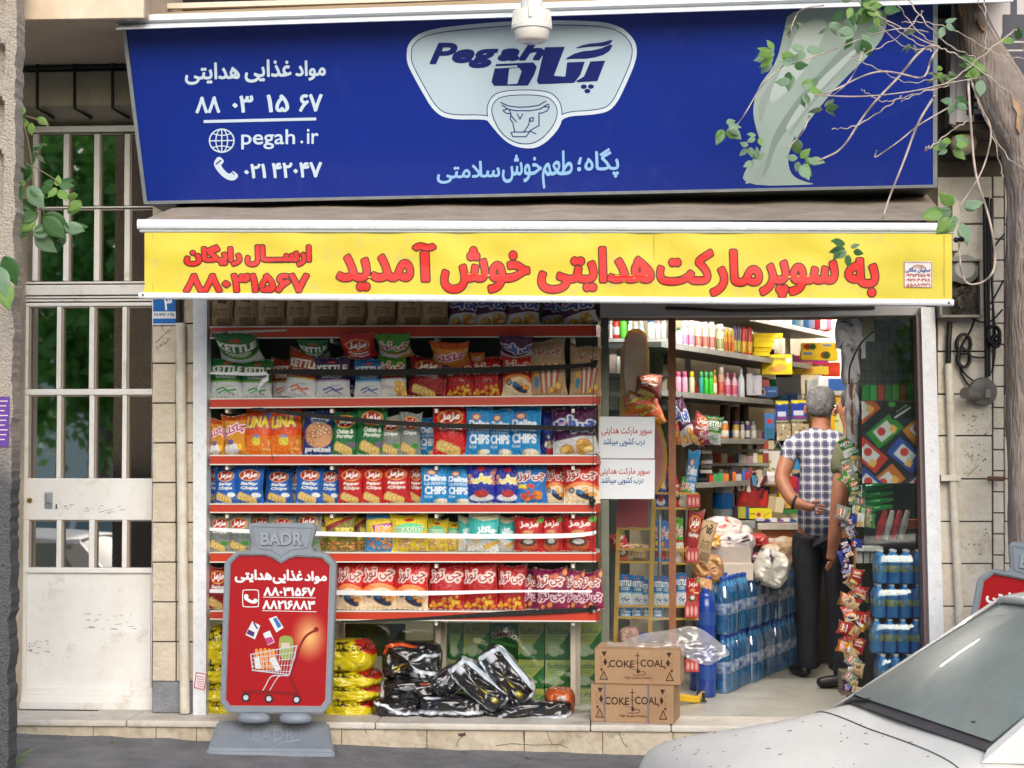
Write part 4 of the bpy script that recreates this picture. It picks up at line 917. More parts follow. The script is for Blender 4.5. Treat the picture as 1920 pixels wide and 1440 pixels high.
        # a second bag behind fills the depth
# bags lying on top of others (second shelf)
def lying(key, x0, x1, y0, y1, Y, rx, ry, lab, grp, rz=0, var=0):
    d = DES[key]; me = d['get']()[var]; o = bpy.data.objects.new('snack_bag', me); COL.objects.link(o)
    p = P((x0+x1)/2, y1, Y); o.location = p; w = px2m(x1-x0, Y)
    o.scale = (w, w*1.15, w*.8); o.rotation_euler = (R(rx), R(ry), R(rz)); return tagit(o, lab, 'snack bag', grp)
for key, x0, x1, y0, y1, lab in [('kettle_green', 415, 500, 646, 676, 'green and white foil bag lying on the two green bags'), ('kettle_green', 565, 625, 645, 672, 'green and white foil bag lying behind the orange bags'), ('pepper', 645, 712, 640, 670, 'red bag lying above the blue and white bag'), ('green_white', 712, 778, 640, 668, 'lime bag lying on top of the lime green and white bag'), ('choco', 812, 885, 644, 686, 'crumpled golden foil bag lying on the red bags, second shelf'), ('choco', 880, 912, 655, 680, 'small gold foil bag slumped behind the crumpled golden one'), ('purple', 938, 1002, 638, 668, 'purple and silver bag folded over the motorbike bag')]:
    lying(key, x0, x1, y0, y1, .06 if x0 != 565 else .12, 62, random.uniform(-6, 6), lab, BGRP[1])
# ---- retaining straps across the bags
strapb = mat('black_strap', '#141312', .7, bump=.3); strapw = mat('white_strap', '#e2e2e6', .5)
def strap(name, pts, wd, m, lab, Y=-.065):
    g = G(); pts = chk(pts, 2, False); n = len(pts)
    for i, (x, y, w) in enumerate(pts): yy = Y-.006*math.sin(i*.7); g.v += [P(x, y-w/2, yy), P(x, y+w/2, yy), P(x, y+w/2, yy+.003), P(x, y-w/2, yy+.003)]
    for i in range(n-1):
        for k in range(4): g.f.append((i*4+k, i*4+(k+1) % 4, i*4+4+(k+1) % 4, i*4+4+k))
    g.f += [(0, 3, 2, 1), tuple((n-1)*4+k for k in range(4))]
    g.make(name, m, label=lab, cat='strap', group='straps holding the snack bags')
strap('strap', [(500, 697, 8), (560, 697, 11), (700, 699, 12), (850, 696, 12), (1000, 691, 11), (1090, 686, 8), (1118, 682, 9)], 0, strapb, 'black strap across the bags on the second shelf')
strap('strap', [(393, 700, 3), (430, 700, 5), (470, 702, 6), (500, 700, 6)], 0, strapw, 'short white strap knotted to the black one, left end of the second shelf')
strap('strap', [(499, 701, 6), (506, 708, 9), (492, 715, 10), (484, 728, 9), (482, 743, 8)], 0, strapw, 'curled white strap end hanging on the second green bag', -.07)
strap('strap', [(506, 770, 6), (560, 776, 8), (700, 791, 9), (850, 799, 9), (1000, 801, 9), (1110, 804, 8)], 0, strapb, 'black strap sloping across the bags on the third shelf')
strap('strap', [(470, 767, 4), (500, 768, 9), (504, 790, 8), (505, 820, 7), (508, 845, 6), (512, 862, 4)], 0, strapb, 'black strap end hanging down in front of the orange bags, third shelf', -.07)
strap('strap', [(393, 992, 6), (500, 998, 8), (700, 1003, 9), (900, 1006, 9), (1080, 1005, 9), (1118, 998, 6)], 0, strapw, 'white strap across the bags on the fifth shelf')
strap('strap', [(393, 1108, 7), (620, 1111, 9), (800, 1113, 9), (960, 1108, 4), (1110, 1109, 4)], 0, strapw, 'white strap across the bags on the lowest shelf')
strap('strap', [(640, 1166, 3), (800, 1160, 6), (950, 1150, 10), (1112, 1143, 8)], 0, strapb, 'black strap crossing the lowest red shelf strip')
g = G(); g.tube([P(1112, 600, -.075), P(1112, 1143, -.075)], .0018, 5); g.make('string', blk, label='thin black string running down the right end of the snack shelves', cat='string')
for k, (x, y) in enumerate([(1113, 683), (1112, 804), (1112, 944), (1112, 1143)]):
    g = G(); p = P(x, y, -.08)
    for _ in range(6): g.tube([p+Vector((random.uniform(-.02, .02), random.uniform(-.006, .006), random.uniform(-.02, .025))) for _ in range(3)], .005, 5)
    g.make('knot', blk, label='black knot on the string at the end of the %s strip' % ['second', 'third', 'fourth', 'lowest'][k], cat='knot', kind=None)
# ================================================================== charcoal sacks and soft packs
def sack(name, x0, y0, x1, y1, Y, dep, art, label, cat, group=None, rot=0.0, sd=1, m=None, nu=72, nv=44, lump=1.0, pw=.7):
    """soft bag lying down; art is projected on its front; rot turns it in the facade plane (degrees)"""
    w, h = px2m(x1-x0, Y), px2m(y1-y0, Y); c = P((x0+x1)/2, (y0+y1)/2, Y)
    q = random.Random(sd); ph = [q.uniform(0, 6) for _ in range(6)]; V = []; Fc = []; col = []
    cols = art.p
    for j in range(nv+1):
        la = -math.pi/2+math.pi*j/nv
        for i in range(nu):
            lo = 2*math.pi*i/nu
            sx = math.copysign(abs(math.cos(lo))**pw, math.cos(lo)); sz = math.copysign(abs(math.sin(lo))**pw, math.sin(lo))
            r = abs(math.cos(la))**.45; yy = math.copysign(abs(math.sin(la))**.75, math.sin(la))
            x, y, z = sx*r*w/2, yy*dep/2, sz*r*h/2
            n = mnoise.noise((x*9+ph[0], y*9, z*9+ph[1]))*.5+mnoise.noise((x*26+ph[2], y*22, z*26))*.25+.2*abs(mnoise.noise((x*22+ph[3], y*30, z*40)))*2-.2+.1*math.sin(x*60+ph[3]+4*math.sin(z*20+ph[4]))
            k = 1+.11*lump*n
            V.append(Vector((x*(1+.05*lump*n), y*k+.022*lump*n*(1 if y < 0 else -1)*-1, z*k)))
            u = min(.999, max(0, x/w+.5)); v = min(.999, max(0, .5-z/h)); col.append(cols[int(v*(art.h-1)), int(u*(art.w-1))])
    for j in range(nv):
        for i in range(nu): a = j*nu+i; b = j*nu+(i+1) % nu; Fc.append((a, a+nu, b+nu, b))
    rm = Matrix.Rotation(R(rot), 3, 'Y')
    V = [c+rm @ v for v in V]
    return mk(name, V, Fc, m or foil, smooth=True, attr=np.array(col), label=label, cat=cat, group=group)
def yart(sd):
    a = Art(110, 70, '#c9b818', .64); q = random.Random(sd); a.poly([(.6, 0), (1, 0), (1, .45), (.8, .3)], '#b02018'); a.poly([(0, 0), (.2, 0), (.12, .4), (.02, .3)], '#b8401a')
    a.text('COKE', (.28, .06, .55, .3), '#1c1a10', .012); a.text('COAL', (.6, .1, .95, .28), '#2a1a10', .006); a.rect(.1, .66, .95, .68, '#d8cc60'); a.ell(.35, .8, .03, .04, '#3a3450'); return a
GY = 'yellow charcoal sacks by the window'; GB = 'black charcoal sacks by the window'
for x0, y0, x1, y1, lab in [(608, 1196, 706, 1260, 'yellow and red charcoal sack on top of the stack beside the red board'), (600, 1253, 716, 1288, 'flat yellow charcoal sack, second from top beside the red board'), (598, 1278, 718, 1313, 'flat yellow charcoal sack, third from top beside the red board'), (604, 1304, 708, 1345, 'yellow and red charcoal sack at the bottom, right of the red board')]:
    sack('charcoal_sack', x0, y0, x1, y1, .12, .3, yart(x1), lab, 'charcoal sack', GY, sd=x0+y0)
for k, (x0, y0, x1, y1) in enumerate([(388, 1172, 440, 1250), (386, 1238, 440, 1282), (388, 1274, 440, 1316), (392, 1306, 450, 1343)]):
    sack('charcoal_sack', x0, y0, x1, y1, .14, .3, yart(k), ['upright yellow sack behind the red board, highest at the left post', 'yellow and red sack, second down at the left post', 'yellow and red sack, third down at the left post', 'yellow and red sack, lowest at the left post'][k], 'charcoal sack', GY, sd=k+3)
blackfoil = mat('black_foil', '#888888', .22, attr='art', bump=.5, bs=18, spec=.8, coat=.4)
def bart(sd, mode):
    a = Art(120, 80, '#17161a', .66); W_ = '#cdd6e0'
    if mode in (0,):
        a.line([(.05, .3), (.1, .14), (.3, .06), (.5, .1)], .022, '#c85020'); a.line([(.02, .98), (.6, .98)], .015, W_); a.line([(.98, .3), (.72, .3), (.6, .45), (.6, .98)], .02, W_); a.line([(.62, .72), (.98, .75)], .028, W_); a.text('COKE', (.24, .62, .42, .74), '#d8c020', .004); a.rect(.32, .55, .38, .8, '#b89818', .5); a.ell(.36, .72, .06, .08, '#17161a')
    if mode == 1: a.line([(.02, .1), (.06, .8), (.5, .96), (.75, .9)], .028, W_); a.line([(.3, .35), (.98, .3)], .012, '#8a8c90'); a.rect(.7, .16, .95, .22, '#b0481c')
    if mode == 2: a.line([(.02, .22), (.3, .3), (.55, .62), (.98, .6)], .035, W_)
    if mode == 3: a.line([(.1, .08), (.3, .06)], .02, W_); a.line([(0, .6), (.15, .62), (.95, .62)], .04, W_)
    if mode == 4: a.line([(.98, .95), (.4, .95), (.03, .8), (.1, .1)], .03, W_); a.line([(.03, .05), (.97, .06), (.97, .5)], .035, W_); a.text('COKE COAL', (.35, .44, .9, .54), '#c8b420', .001); a.rect(.08, .3, .2, .52, '#c9ccd4'); a.line([(.55, .72), (.65, .74)], .012, '#b8a020')
    if mode == 5: a.line([(.02, .8), (.5, .78), (.97, .72)], .05, W_); a.line([(.03, .85), (.2, .5)], .02, W_)
    q = random.Random(sd)
    for _ in range(10): x, y = q.random(), q.random(); a.line([(x, y), (x+q.uniform(-.1, .1), y+q.uniform(-.08, .08))], .004, '#5a5c64')
    return a
for x0, y0, x1, y1, Y, rot, mode, lab in [
 (716, 1200, 830, 1276, .18, 2, 0, 'black sack with orange flame and white border, top of the left pile'),
 (714, 1270, 826, 1314, .12, -2, 1, 'flat black sack under the orange flame sack'),
 (700, 1306, 792, 1347, .05, 3, 2, 'black sack with a white stripe at the bottom left, next to the yellow sacks'),
 (786, 1302, 914, 1349, .04, 0, 3, 'long black sack with a straight white stripe, bottom middle'),
 (812, 1252, 872, 1306, .1, -38, 1, 'small folded black sack between the two piles'),
 (836, 1256, 962, 1308, .02, 38, 4, 'tilted black sack with white edge leaning to the left of the upright one'),
 (888, 1236, 1012, 1296, .06, 50, 4, 'steeply leaning black sack with yellow lettering, highest in the pile'),
 (940, 1286, 990, 1332, .1, 30, 1, 'crumpled black sack end under the steeply leaning one'),
 (890, 1300, 960, 1348, .1, 12, 1, 'crushed black sack under the tilted sacks'),
 (918, 1312, 1072, 1351, .05, -3, 5, 'flat black sack with wide white stripe at the bottom right')]:
    sack('charcoal_sack', x0, y0, x1, y1, Y, .24, bart(x0, mode), lab, 'charcoal sack', GB, rot=rot, sd=x0, m=blackfoil, lump=1.5, pw=.45)
oa = Art(60, 50, '#a84a20', .8); oa.rect(.45, .2, .7, .75, '#c8b8a8'); oa.rect(.5, .25, .64, .7, '#8a8890')
sack('charcoal_sack', 1020, 1288, 1078, 1342, .14, .25, oa, 'orange sack with a pale sticker behind the flat black sack', 'charcoal sack', sd=4)
# ---- glass and packs behind the window
def artbox(name, art, x0, y0, x1, y1, Y, dep, label=None, cat=None, group=None, parent=None, side='#888888', m=None, nx=None, rz=0):
    a = P(x0, y1, Y); c = P(x1, y0, Y); h, w = art.h, art.w; V = []; Fc = []; col = []
    for j in range(h):
        for i in range(w): V.append(Vector((a.x+(c.x-a.x)*i/(w-1), Y, c.z+(a.z-c.z)*j/(h-1)))); col.append(art.p[j, i])
    for j in range(h-1):
        for i in range(w-1): k = j*w+i; Fc.append((k, k+w, k+w+1, k+1))
    n = len(V); e = .0006
    cr = [(a.x, Y+e, a.z), (c.x, Y+e, a.z), (c.x, Y+dep, a.z), (a.x, Y+dep, a.z), (a.x, Y+e, c.z), (c.x, Y+e, c.z), (c.x, Y+dep, c.z), (a.x, Y+dep, c.z)]
    V += [Vector(p) for p in cr]; col += [np.array(lin(side))]*8
    Fc += [tuple(n+i for i in f) for f in [(3, 2, 1, 0), (4, 5, 6, 7), (1, 2, 6, 5), (2, 3, 7, 6), (3, 0, 4, 7)]]
    o = mk(name, V, Fc, m or paperm, parent, attr=np.array(col), label=label, cat=cat, group=group)
    if rz: o.rotation_euler.z = R(rz)
    return o
def tissue(mode):
    a = Art(50, 66, '#3a8450', 1.35)
    if mode == 'red': a.grad('#3c8450', '#1c5a2c'); a.rect(0, 0, 1, .1, '#3a6a44'); a.text('پرسیل', (.08, .14, .92, .42), '#a01c2c', .02, '#d8dcd4', .03); a.poly([(0, .45), (1, .6), (1, .7), (0, .55)], '#5aa85c'); return a
    a.poly([(0, 0), (1, 0), (1, .2), (.6, .6), (0, .9)], '#d2cf78' if mode % 2 == 0 else '#c0cf8e'); a.ell(.35, .75, .25, .25, '#cfd8c4', .3); a.ell(.6, .8, .13, .1, '#d8ccd0')
    for t in range(5): a.ell(.35+.13*math.cos(t*1.26), .75+.09*math.sin(t*1.26), .07, .07, '#dfe4dc')
    a.text('Softlan' if mode % 3 else 'سافتلن', (.1, .14, .88, .32), '#6a8a78' if mode % 3 else '#8a9a94', .008); a.rect(.1, .38, .8, .4, '#8a9a80'); a.text('Facial tissue', (.1, .42, .6, .5), '#7a8c78', 0); return a
cnt = 0
for r, (y0, y1) in enumerate([(1168, 1236), (1237, 1290), (1291, 1343)]):
    for k, (x0, x1) in enumerate([(812, 842), (843, 868), (869, 918), (920, 970), (971, 1021), (1022, 1072), (1078, 1128)]):
        if r and k < 1: continue
        md = 'red' if (k == 3 and r == 0) else (k+r*2)
        artbox('tissue_pack', tissue(md), x0, y0, x1-.8, y1-.8, .47, .3, ('white and green tissue pack with red lettering behind the glass' if md == 'red' else 'green and yellow tissue pack, %s column from the left, %s row, behind the glass' % (ORD[k], ['top', 'middle', 'bottom'][r])), 'tissue pack', 'tissue packs behind the shop window')
wg = thing('shop_window', P(760, 1340, .42), 'greenish shop window behind the snack shelves and sacks', 'window')
g = G(); g.pbox(392, 1166, 1128, 1341, .445, .451); g.make('glass_pane', glassmat('green_window_glass', '#eef4ec', .05, 0), wg)
for x0, x1 in ((633, 645), (824, 836), (1072, 1088)):
    g = G(); g.pbox(x0, 1166, x1, 1342, .40, .444, .003); g.make('mullion', cream, wg)
g = G(); g.pbox(640, 1170, 760, 1230, .455, .465); g.make('dusty_poster', mat('dusty_green', '#4c5c4a', .8, col2='#5c6a58', ns=5), label='dark dusty green panel behind the window above the sacks', cat='panel')
# ================================================================== cardboard boxes with print
card = mat('cardboard', '#a38466', .85, col2='#98785a', ns=5, bump=.2, bs=35, stain='#94683f', sscale=6, samt=.4)
cprint = mat('carton_print', '#3c1e14', .8); cfade = mat('carton_print_faded', '#9a7048', .8)
def carton(px0, py0, px1, py1, Y, dep, rz, lab, strapd):
    a = P(px0, py1, Y); c = P(px1, py0, Y); w = c.x-a.x; h = c.z-a.z
    t = thing('cardboard_box', (0, 0, 0), lab, 'box', 'cardboard charcoal boxes on the step')
    g = G(); g.box(0, w, 0, dep, 0, h, .003); g.make('carton', card, t)
    fn = lambda off: (lambda u, v: Vector((u/160*w, -off, h-v/66*h)))
    i_ = Ink(0, 0, 160, 66, .5); i_.text('COKE', (27, 22, 74, 35), .35); i_.text('COAL', (86, 20, 131, 33), .35)
    i_.text('High Quality Product', (56, 52, 109, 57), .1)
    i_.line([(80.5, 7), (80.5, 40)], .8); i_.line([(77, 13), (84, 13)], .9); i_.ell(80.5, 21, 1.6, 1.2); i_.line([(76, 24), (80.5, 28), (85, 24)], .5); i_.ell(81.5, 42, 3, 4); i_.line(chk([(81, 38), (70, 39), (66, 36), (66, 30)], 2, False), .4); i_.line(chk([(84, 43), (93, 42), (96, 46), (90, 49), (72, 49)], 2, False), .6)
    for sx in (0, 1):
        X = lambda x: x if sx == 0 else 157-x
        i_.poly([(X(13), 6), (X(23), 6), (X(18), 16)]); i_.poly([(X(20), 18), (X(24), 26), (X(20), 33), (X(16), 26)]); i_.line([(X(17), 43), (X(10), 58), (X(24), 58)], .9, True); i_.poly([(X(10), 38), (X(16), 38), (X(13), 44)]); i_.poly([(X(23), 36), (X(26), 32), (X(28), 36)])
    o = inkobj('print', i_, fn(.0008), cprint, t)
    i2 = Ink(0, 0, 160, 66, .8)
    for sx in (0, 1):
        X = lambda x: x if sx == 0 else 157-x
        i2.poly([(X(8), 36), (X(16), 36), (X(13), 24)]); i2.poly([(X(9), 15), (X(15), 15), (X(12), 25)]); i2.poly([(X(17), 47), (X(13), 56), (X(21), 56)])
    inkobj('faded_print', i2, fn(.0006), cfade, t, kind='stuff')
    g = G(); g.box(0, w, -.0005, .001, h*.985, h*.995); g.make('tape_edge', cfade, t)
    if strapd:
        for x in (.16, .69): g = G(); g.box(w*x, w*x+.008, -.004, dep+.004, -.001, h+.003, .001); g.make('packing_strap', mat('grey_strap', '#6c6a6c', .5), t)
    t.location = (a.x, Y, a.z if a.z > FZ else FZ); t.rotation_euler = (0, 0, R(rz)); return t, h
t, h = carton(1108, 1284, 1264, 1353, -.16, .26, -9, 'lower cardboard charcoal box with grey packing straps on the step', True)
t.location.z = FZ+.001
t2, h2 = carton(1115, 1220, 1276, 1285, -.15, .28, -6, 'upper cardboard charcoal box, torn at its corner, under clear plastic', False)
t2.location.z = FZ+h+.003
g = G()
plas = bpy.data.materials.new('clear_plastic'); plas.use_nodes = True; n_ = plas.node_tree; n_.nodes.remove(n_.nodes['Principled BSDF'])
tr = n_.nodes.new('ShaderNodeBsdfTransparent'); df = n_.nodes.new('ShaderNodeBsdfTranslucent'); gl = n_.nodes.new('ShaderNodeBsdfGlossy'); d2 = n_.nodes.new('ShaderNodeBsdfDiffuse'); gl.inputs['Roughness'].default_value = .2; df.inputs[0].default_value = (.8, .8, .82, 1); d2.inputs[0].default_value = (.8, .8, .82, 1)
m1_ = n_.nodes.new('ShaderNodeMixShader'); m2_ = n_.nodes.new('ShaderNodeMixShader'); m3_ = n_.nodes.new('ShaderNodeMixShader'); m1_.inputs[0].default_value = .5; m2_.inputs[0].default_value = .3; m3_.inputs[0].default_value = .45
L_ = n_.links.new; L_(df.outputs[0], m1_.inputs[1]); L_(d2.outputs[0], m1_.inputs[2]); L_(m1_.outputs[0], m2_.inputs[1]); L_(gl.outputs[0], m2_.inputs[2]); L_(tr.outputs[0], m3_.inputs[1]); L_(m2_.outputs[0], m3_.inputs[2]); L_(m3_.outputs[0], n_.nodes['Material Output'].inputs[0])
top = [(1138, 1202), (1160, 1208), (1195, 1190), (1230, 1184), (1265, 1180), (1290, 1172), (1315, 1178), (1345, 1200), (1368, 1222)]
bot = [(1138, 1221), (1170, 1220), (1210, 1220), (1250, 1221), (1278, 1228), (1305, 1242), (1330, 1250), (1350, 1236), (1368, 1228)]
N = 48; M = 14; V = []
def lerp_l(l, t): k = t*(len(l)-1); i = min(int(k), len(l)-2); f = k-i; return (l[i][0]*(1-f)+l[i+1][0]*f, l[i][1]*(1-f)+l[i+1][1]*f)
top = chk(top, 2, False); bot = chk(bot, 2, False)
for i in range(N+1):
    a, b = lerp_l(top, i/N), lerp_l(bot, i/N)
    for j in range(M+1):
        s_ = j/M; x = a[0]*(1-s_)+b[0]*s_; y = a[1]*(1-s_)+b[1]*s_
        V.append(P(x, y, .06-.16*s_-.05*math.sin(s_*3.1)+.035*mnoise.noise((x*.05, y*.09, 1))))
g = G(); g.v = V; g.f = [(i*(M+1)+j, i*(M+1)+j+1, (i+1)*(M+1)+j+1, (i+1)*(M+1)+j) for i in range(N) for j in range(M)]
g.make('plastic_sheet', plas, smooth=True, label='crumpled clear plastic sheet lying over the upper cardboard box', cat='plastic sheet')
# ================================================================== glass door, papers, brown post
pil = mat('pillar_grey', '#6f7468', .5, metal=.3, col2='#5f6459')
g = G(); g.pbox(1128, 560, 1141, 1343, .2, .3, .002); g.make('window_pillar', pil, label='dull greenish aluminium pillar at the right end of the snack shelves', cat='pillar')
gd = thing('glass_door', P(1200, 1340, .26), 'sliding glass shop door with a chrome handle and paper notices', 'door')
g = G(); g.pbox(1142, 594, 1252, 1342, .262, .268); g.make('glass_pane', clearglass, gd)
bw_ = mat('brown_wood_frame', '#8a5534', .5, col2='#7a4628', ns=12, bump=.2)
g = G(); g.pquad([(1253, 594), (1267, 594), (1268, 1342), (1255, 1342)], .25, .04); g.make('door_stile', bw_, gd)
g = G(); g.tube([P(1237, 966, .22), P(1237, 1084, .22)], .0105, 12); g.tube([P(1237, 975, .22), P(1237, 975, .26)], .006, 8); g.tube([P(1237, 1075, .22), P(1237, 1075, .26)], .006, 8)
g.make('handle', mat('chrome', '#c8ccd0', .15, metal=1), gd)
g = G(); g.pbox(1142, 1336, 1256, 1343, .24, .29); g.make('bottom_rail', pil, gd)
paper = mat('notice_paper', '#dfe4ec', .7)
for k, (y0, y1, r1, r2) in enumerate([(781, 860, (1128, 800, 1222, 818), (1131, 821, 1209, 837)), (861, 936, (1124, 877, 1218, 893), (1128, 894, 1206, 909))]):
    nt_ = thing('paper_notice', P(1175, y1, .24), ['upper', 'lower'][k]+' white paper notice with red and blue Persian lines taped to the glass door', 'notice', 'paper notices on the glass door')
    g = G(); g.pquad([(1124, y0), (1228, y0+1), (1227, y1-.5), (1121 if k else 1122, y1-.5)], .19, .0008); g.make('paper', paper, nt_)
    i_ = Ink(1115, y0, 1235, y1, .5); i_.text('سوپر مارکت هدایتی', r1, .25); inkobj('red_line', i_, lambda u, v: P(u, v, .189), mat('notice_red', '#b8463c', .7), nt_)
    i_ = Ink(1115, y0, 1235, y1, .5); i_.text('درب کشویی میباشد', r2, .25); inkobj('blue_line', i_, lambda u, v: P(u, v, .189), mat('notice_blue', '#2c5c94', .7), nt_)
# right fixed pane
rg = thing('right_window', P(1675, 1340, .05), 'dark glass pane at the right with a poster and bottled drinks behind it', 'window')
g = G(); g.pquad([(1617, 594), (1719, 594), (1738, 1343), (1622, 1343)], .06, .006); g.make('glass_pane', shopglass, rg)
# ================================================================== interior shell
tile = mat('shop_floor', '#b9b7ae', .35, col2='#a6a398', ns=3, stain='#77736a', sscale=4, samt=.6)
g = G(); g.box(-2.2, 6, .061, 7.5, FZ-.04, FZ); struct('shop_floor', g, tile, keep=False)
iw = mat('shop_wall', '#b7ad98', .8, col2='#a89d88')
g = G(); g.box(-2.6, 6, 7.5, 7.6, 0, 3.2); struct('shop_back_wall', g, iw)
g = G(); g.box(-2.3, -2.2, .5, 7.5, 0, 3.2); struct('shop_left_wall', g, iw)
g = G(); g.box(4.6, 4.7, .1, 7.5, 0, 3.2); struct('shop_right_wall', g, iw)
g = G(); g.box(-2.3, 4.7, .51, 7.6, 2.75, 2.85); struct('shop_ceiling', g, mat('shop_ceiling', '#d2cfc6', .8))
tube_m = mat('tube_glow', '#fff6ea', .5, emit=190)
for k, (x, y, lab) in enumerate([(1.0, 2.6, 'second nearest'), (2.0, 4.2, 'third nearest'), (2.8, 5.8, 'farthest'), (1.25, .66, 'added unseen nearest')]):  # nearest batten is unseen, added to brighten the goods at the front
    tl = thing('ceiling_light', (x, y, 2.7), lab+' fluorescent batten on the shop ceiling', 'light', 'fluorescent battens in the shop')
    g = G(); g.box(x-.65, x+.65, y-.06, y+.06, 2.70, 2.748); g.make('housing', mat('batten', '#d8d8d4', .5), tl)
    g = G(); g.tube([(x-.6, y, 2.67), (x+.6, y, 2.67)], .018, 8); g.make('tube', tube_m, tl)
# ================================================================== shop interior goods
_ri = _rm.transposed()
def proj(v):
    q = _ri @ (Vector(v)-CAM); return 960+F*q.x/-q.z, 720-F*q.y/-q.z
WA = P(1334, 850, 1.8); WB = P(1534, 850, 3.9); WD = Vector((WB.x-WA.x, WB.y-WA.y, 0)).normalized(); WN = Vector((-WD.y, WD.x, 0))   # WN points away from the aisle
def PW(px, py, off=0.0): return PPL(px, py, WA+WN*off, WN)
darkmetal = mat('shelf_dark_metal', '#5a5c5e', .5, metal=.4, col2='#4a4c4e', ns=8)
greymetal = mat('shelf_grey_metal', '#a5a8a8', .45, metal=.3, col2='#8b8e8e', ns=8)
su = thing('wall_shelving', (PW(1400, 850).x, PW(1400, 850).y, FZ), 'grey metal wall shelving full of toiletries deep in the shop', 'shelving')
LV = {}
for nm, (a, b, y, w) in {'S0': (1380, 1560, (1405, 593), .34), 'S1': (1240, 1545, (1334, 656), .34), 'S2': (1240, 1545, (1334, 741), .34), 'S3': (1300, 1545, (1340, 823), .34), 'S4': (1300, 1545, (1340, 905), .34)}.items():
    z = PW(*y).z; LV[nm] = z
    A = PW(a, 850); B = PW(b, 850); A.z = B.z = z; dn = Vector((0, 0, -.028)); bk = WN*w
    g = G(); g.hexa([A+dn, B+dn, B+bk+dn, A+bk+dn, A, B, B+bk, A+bk]); g.make('shelf_board', darkmetal, su)
    g = G(); g.hexa([A+dn-WN*.004, B+dn-WN*.004, B-WN*.001+dn, A-WN*.001+dn, A-WN*.004+Vector((0, 0, .006)), B-WN*.004+Vector((0, 0, .006)), B-WN*.001+Vector((0, 0, .006)), A-WN*.001+Vector((0, 0, .006))]); g.make('shelf_lip', greymetal, su)
for px in (1290, 1396, 1478, 1535):
    p = PW(px, 850, .33); g = G(); g.box(p.x-.02, p.x+.02, p.y-.02, p.y+.02, FZ, 2.7); g.make('upright', greymetal, su)
A = PW(1180, 850, .40); B = PW(1620, 850, .40); g = G(); g.hexa([Vector((A.x, A.y, FZ)), Vector((B.x, B.y, FZ)), Vector((B.x, B.y+.03, FZ)), Vector((A.x, A.y+.03, FZ)), Vector((A.x, A.y, 2.74)), Vector((B.x, B.y, 2.74)), Vector((B.x, B.y+.03, 2.74)), Vector((A.x, A.y+.03, 2.74))])
g.make('shelving_wall', mat('tiled_shop_wall', '#b3a68c', .6, col2='#a3967c', ns=4), label='beige tiled wall behind the metal shelving in the shop', cat='wall')
PM = {}
def pm(c, r=.35, **k):
    key = 'product_'+c.strip('#')+('t' if k else '')
    if key not in PM: PM[key] = mat(key, c, r, **k)
    return PM[key]
COLN = {}
def bottle(x0, x1, yt, off, z, body, cap, lab, label, group=None, name='bottle', prof='bottle', cat='bottle', pw=None):
    cx = (x0+x1)/2; p = (pw or PW)(cx, 850, off) if pw is None else pw(cx); p = Vector((p.x, p.y, z)); D = (p.y+9); base = proj(p)[1]; h = (base-yt)*D/F; r = (x1-x0)*D/F/2
    t = thing(name, p, label, cat, group); g = G()
    if prof == 'can': g.lathe(p, [(r*.92, 0), (r, h*.02), (r, h*.9), (r*.75, h*.96), (r*.6, h*.97)], 12); ch0, ch1, cr = .965, 1.0, .45
    elif prof == 'jar': g.lathe(p, [(r*.95, 0), (r, h*.03), (r, h*.75), (r*.85, h*.82)], 14); ch0, ch1, cr = .82, 1.0, .9
    elif prof == 'tall': g.lathe(p, [(r*.9, 0), (r, h*.02), (r, h*.7), (r*.8, h*.76)], 12); ch0, ch1, cr = .76, 1.0, .78
    else: g.lathe(p, [(r*.9, 0), (r, h*.03), (r*.97, h*.3), (r, h*.6), (r*.8, h*.72), (r*.4, h*.8), (r*.35, h*.84)], 14); ch0, ch1, cr = .84, 1.0, .42
    g.make('body', pm(body), t, smooth=True)
    g = G(); g.lathe(p+Vector((0, 0, h*ch0)), [(r*cr, 0), (r*cr, h*(ch1-ch0)*.8), (r*cr*.85, h*(ch1-ch0))], 12); g.make('cap', pm(cap), t, smooth=True)
    if lab: g = G(); g.lathe(p+Vector((0, 0, h*.14)), [(r*1.01, 0), (r*1.015, .001), (r*1.015, h*.36), (r*1.01, h*.361)], 14); g.make('label_band', pm(lab), t, smooth=True)
    return t
def spans(x0, x1, n): w = (x1-x0)/n; return [(x0+i*w+.3, x0+(i+1)*w-.3) for i in range(n)]
def row(items, z, sname, off=.07):
    cnt = {}
    for (x0, x1, yt, body, cap, lab, desc, prof) in items:
        cnt[desc] = cnt.get(desc, 0)+1
    k = {}
    for (x0, x1, yt, body, cap, lab, desc, prof) in items:
        k[desc] = k.get(desc, 0)+1
        o_ = '' if cnt[desc] == 1 else ORD[k[desc]-1]+' '
        bottle(x0, x1, yt, off, z, body, cap, lab, (o_+desc+(' from the left' if cnt[desc] > 1 else '')+' on the '+sname).strip(), 'bottles on the '+sname, prof=prof, cat='can' if prof == 'can' else 'jar' if prof == 'jar' else 'bottle')
it = []
it += [(1266, 1280, 614, '#cfe0da', '#1c6a3c', '#9ab0b4', 'white spray bottle with green cap', 'bottle')]
for a, b in spans(1278, 1302, 2): it.append((a, b, 602, '#e2dce0', '#ecebe8', '#c86a9a', 'white and pink lotion bottle', 'tall'))
for a, b in spans(1303, 1342, 3): it.append((a, b, 604, '#e4dccf', '#eceae6', '#b0564c', 'white bottle with red label', 'tall'))
it += [(1343, 1359, 608, '#e2ddb8', '#e8e8e2', '#8a8a50', 'pale green labelled bottle', 'tall')]
for a, b in spans(1359, 1378, 3): it.append((a, b, 618, '#d8921c', '#e0c030', '#b8501c', 'small orange bottle', 'tall'))
for a, b in spans(1375, 1390, 2): it.append((a, b, 610, '#3a2c5c', '#1c1a1c', '#b8b028', 'black and violet spray can', 'can'))
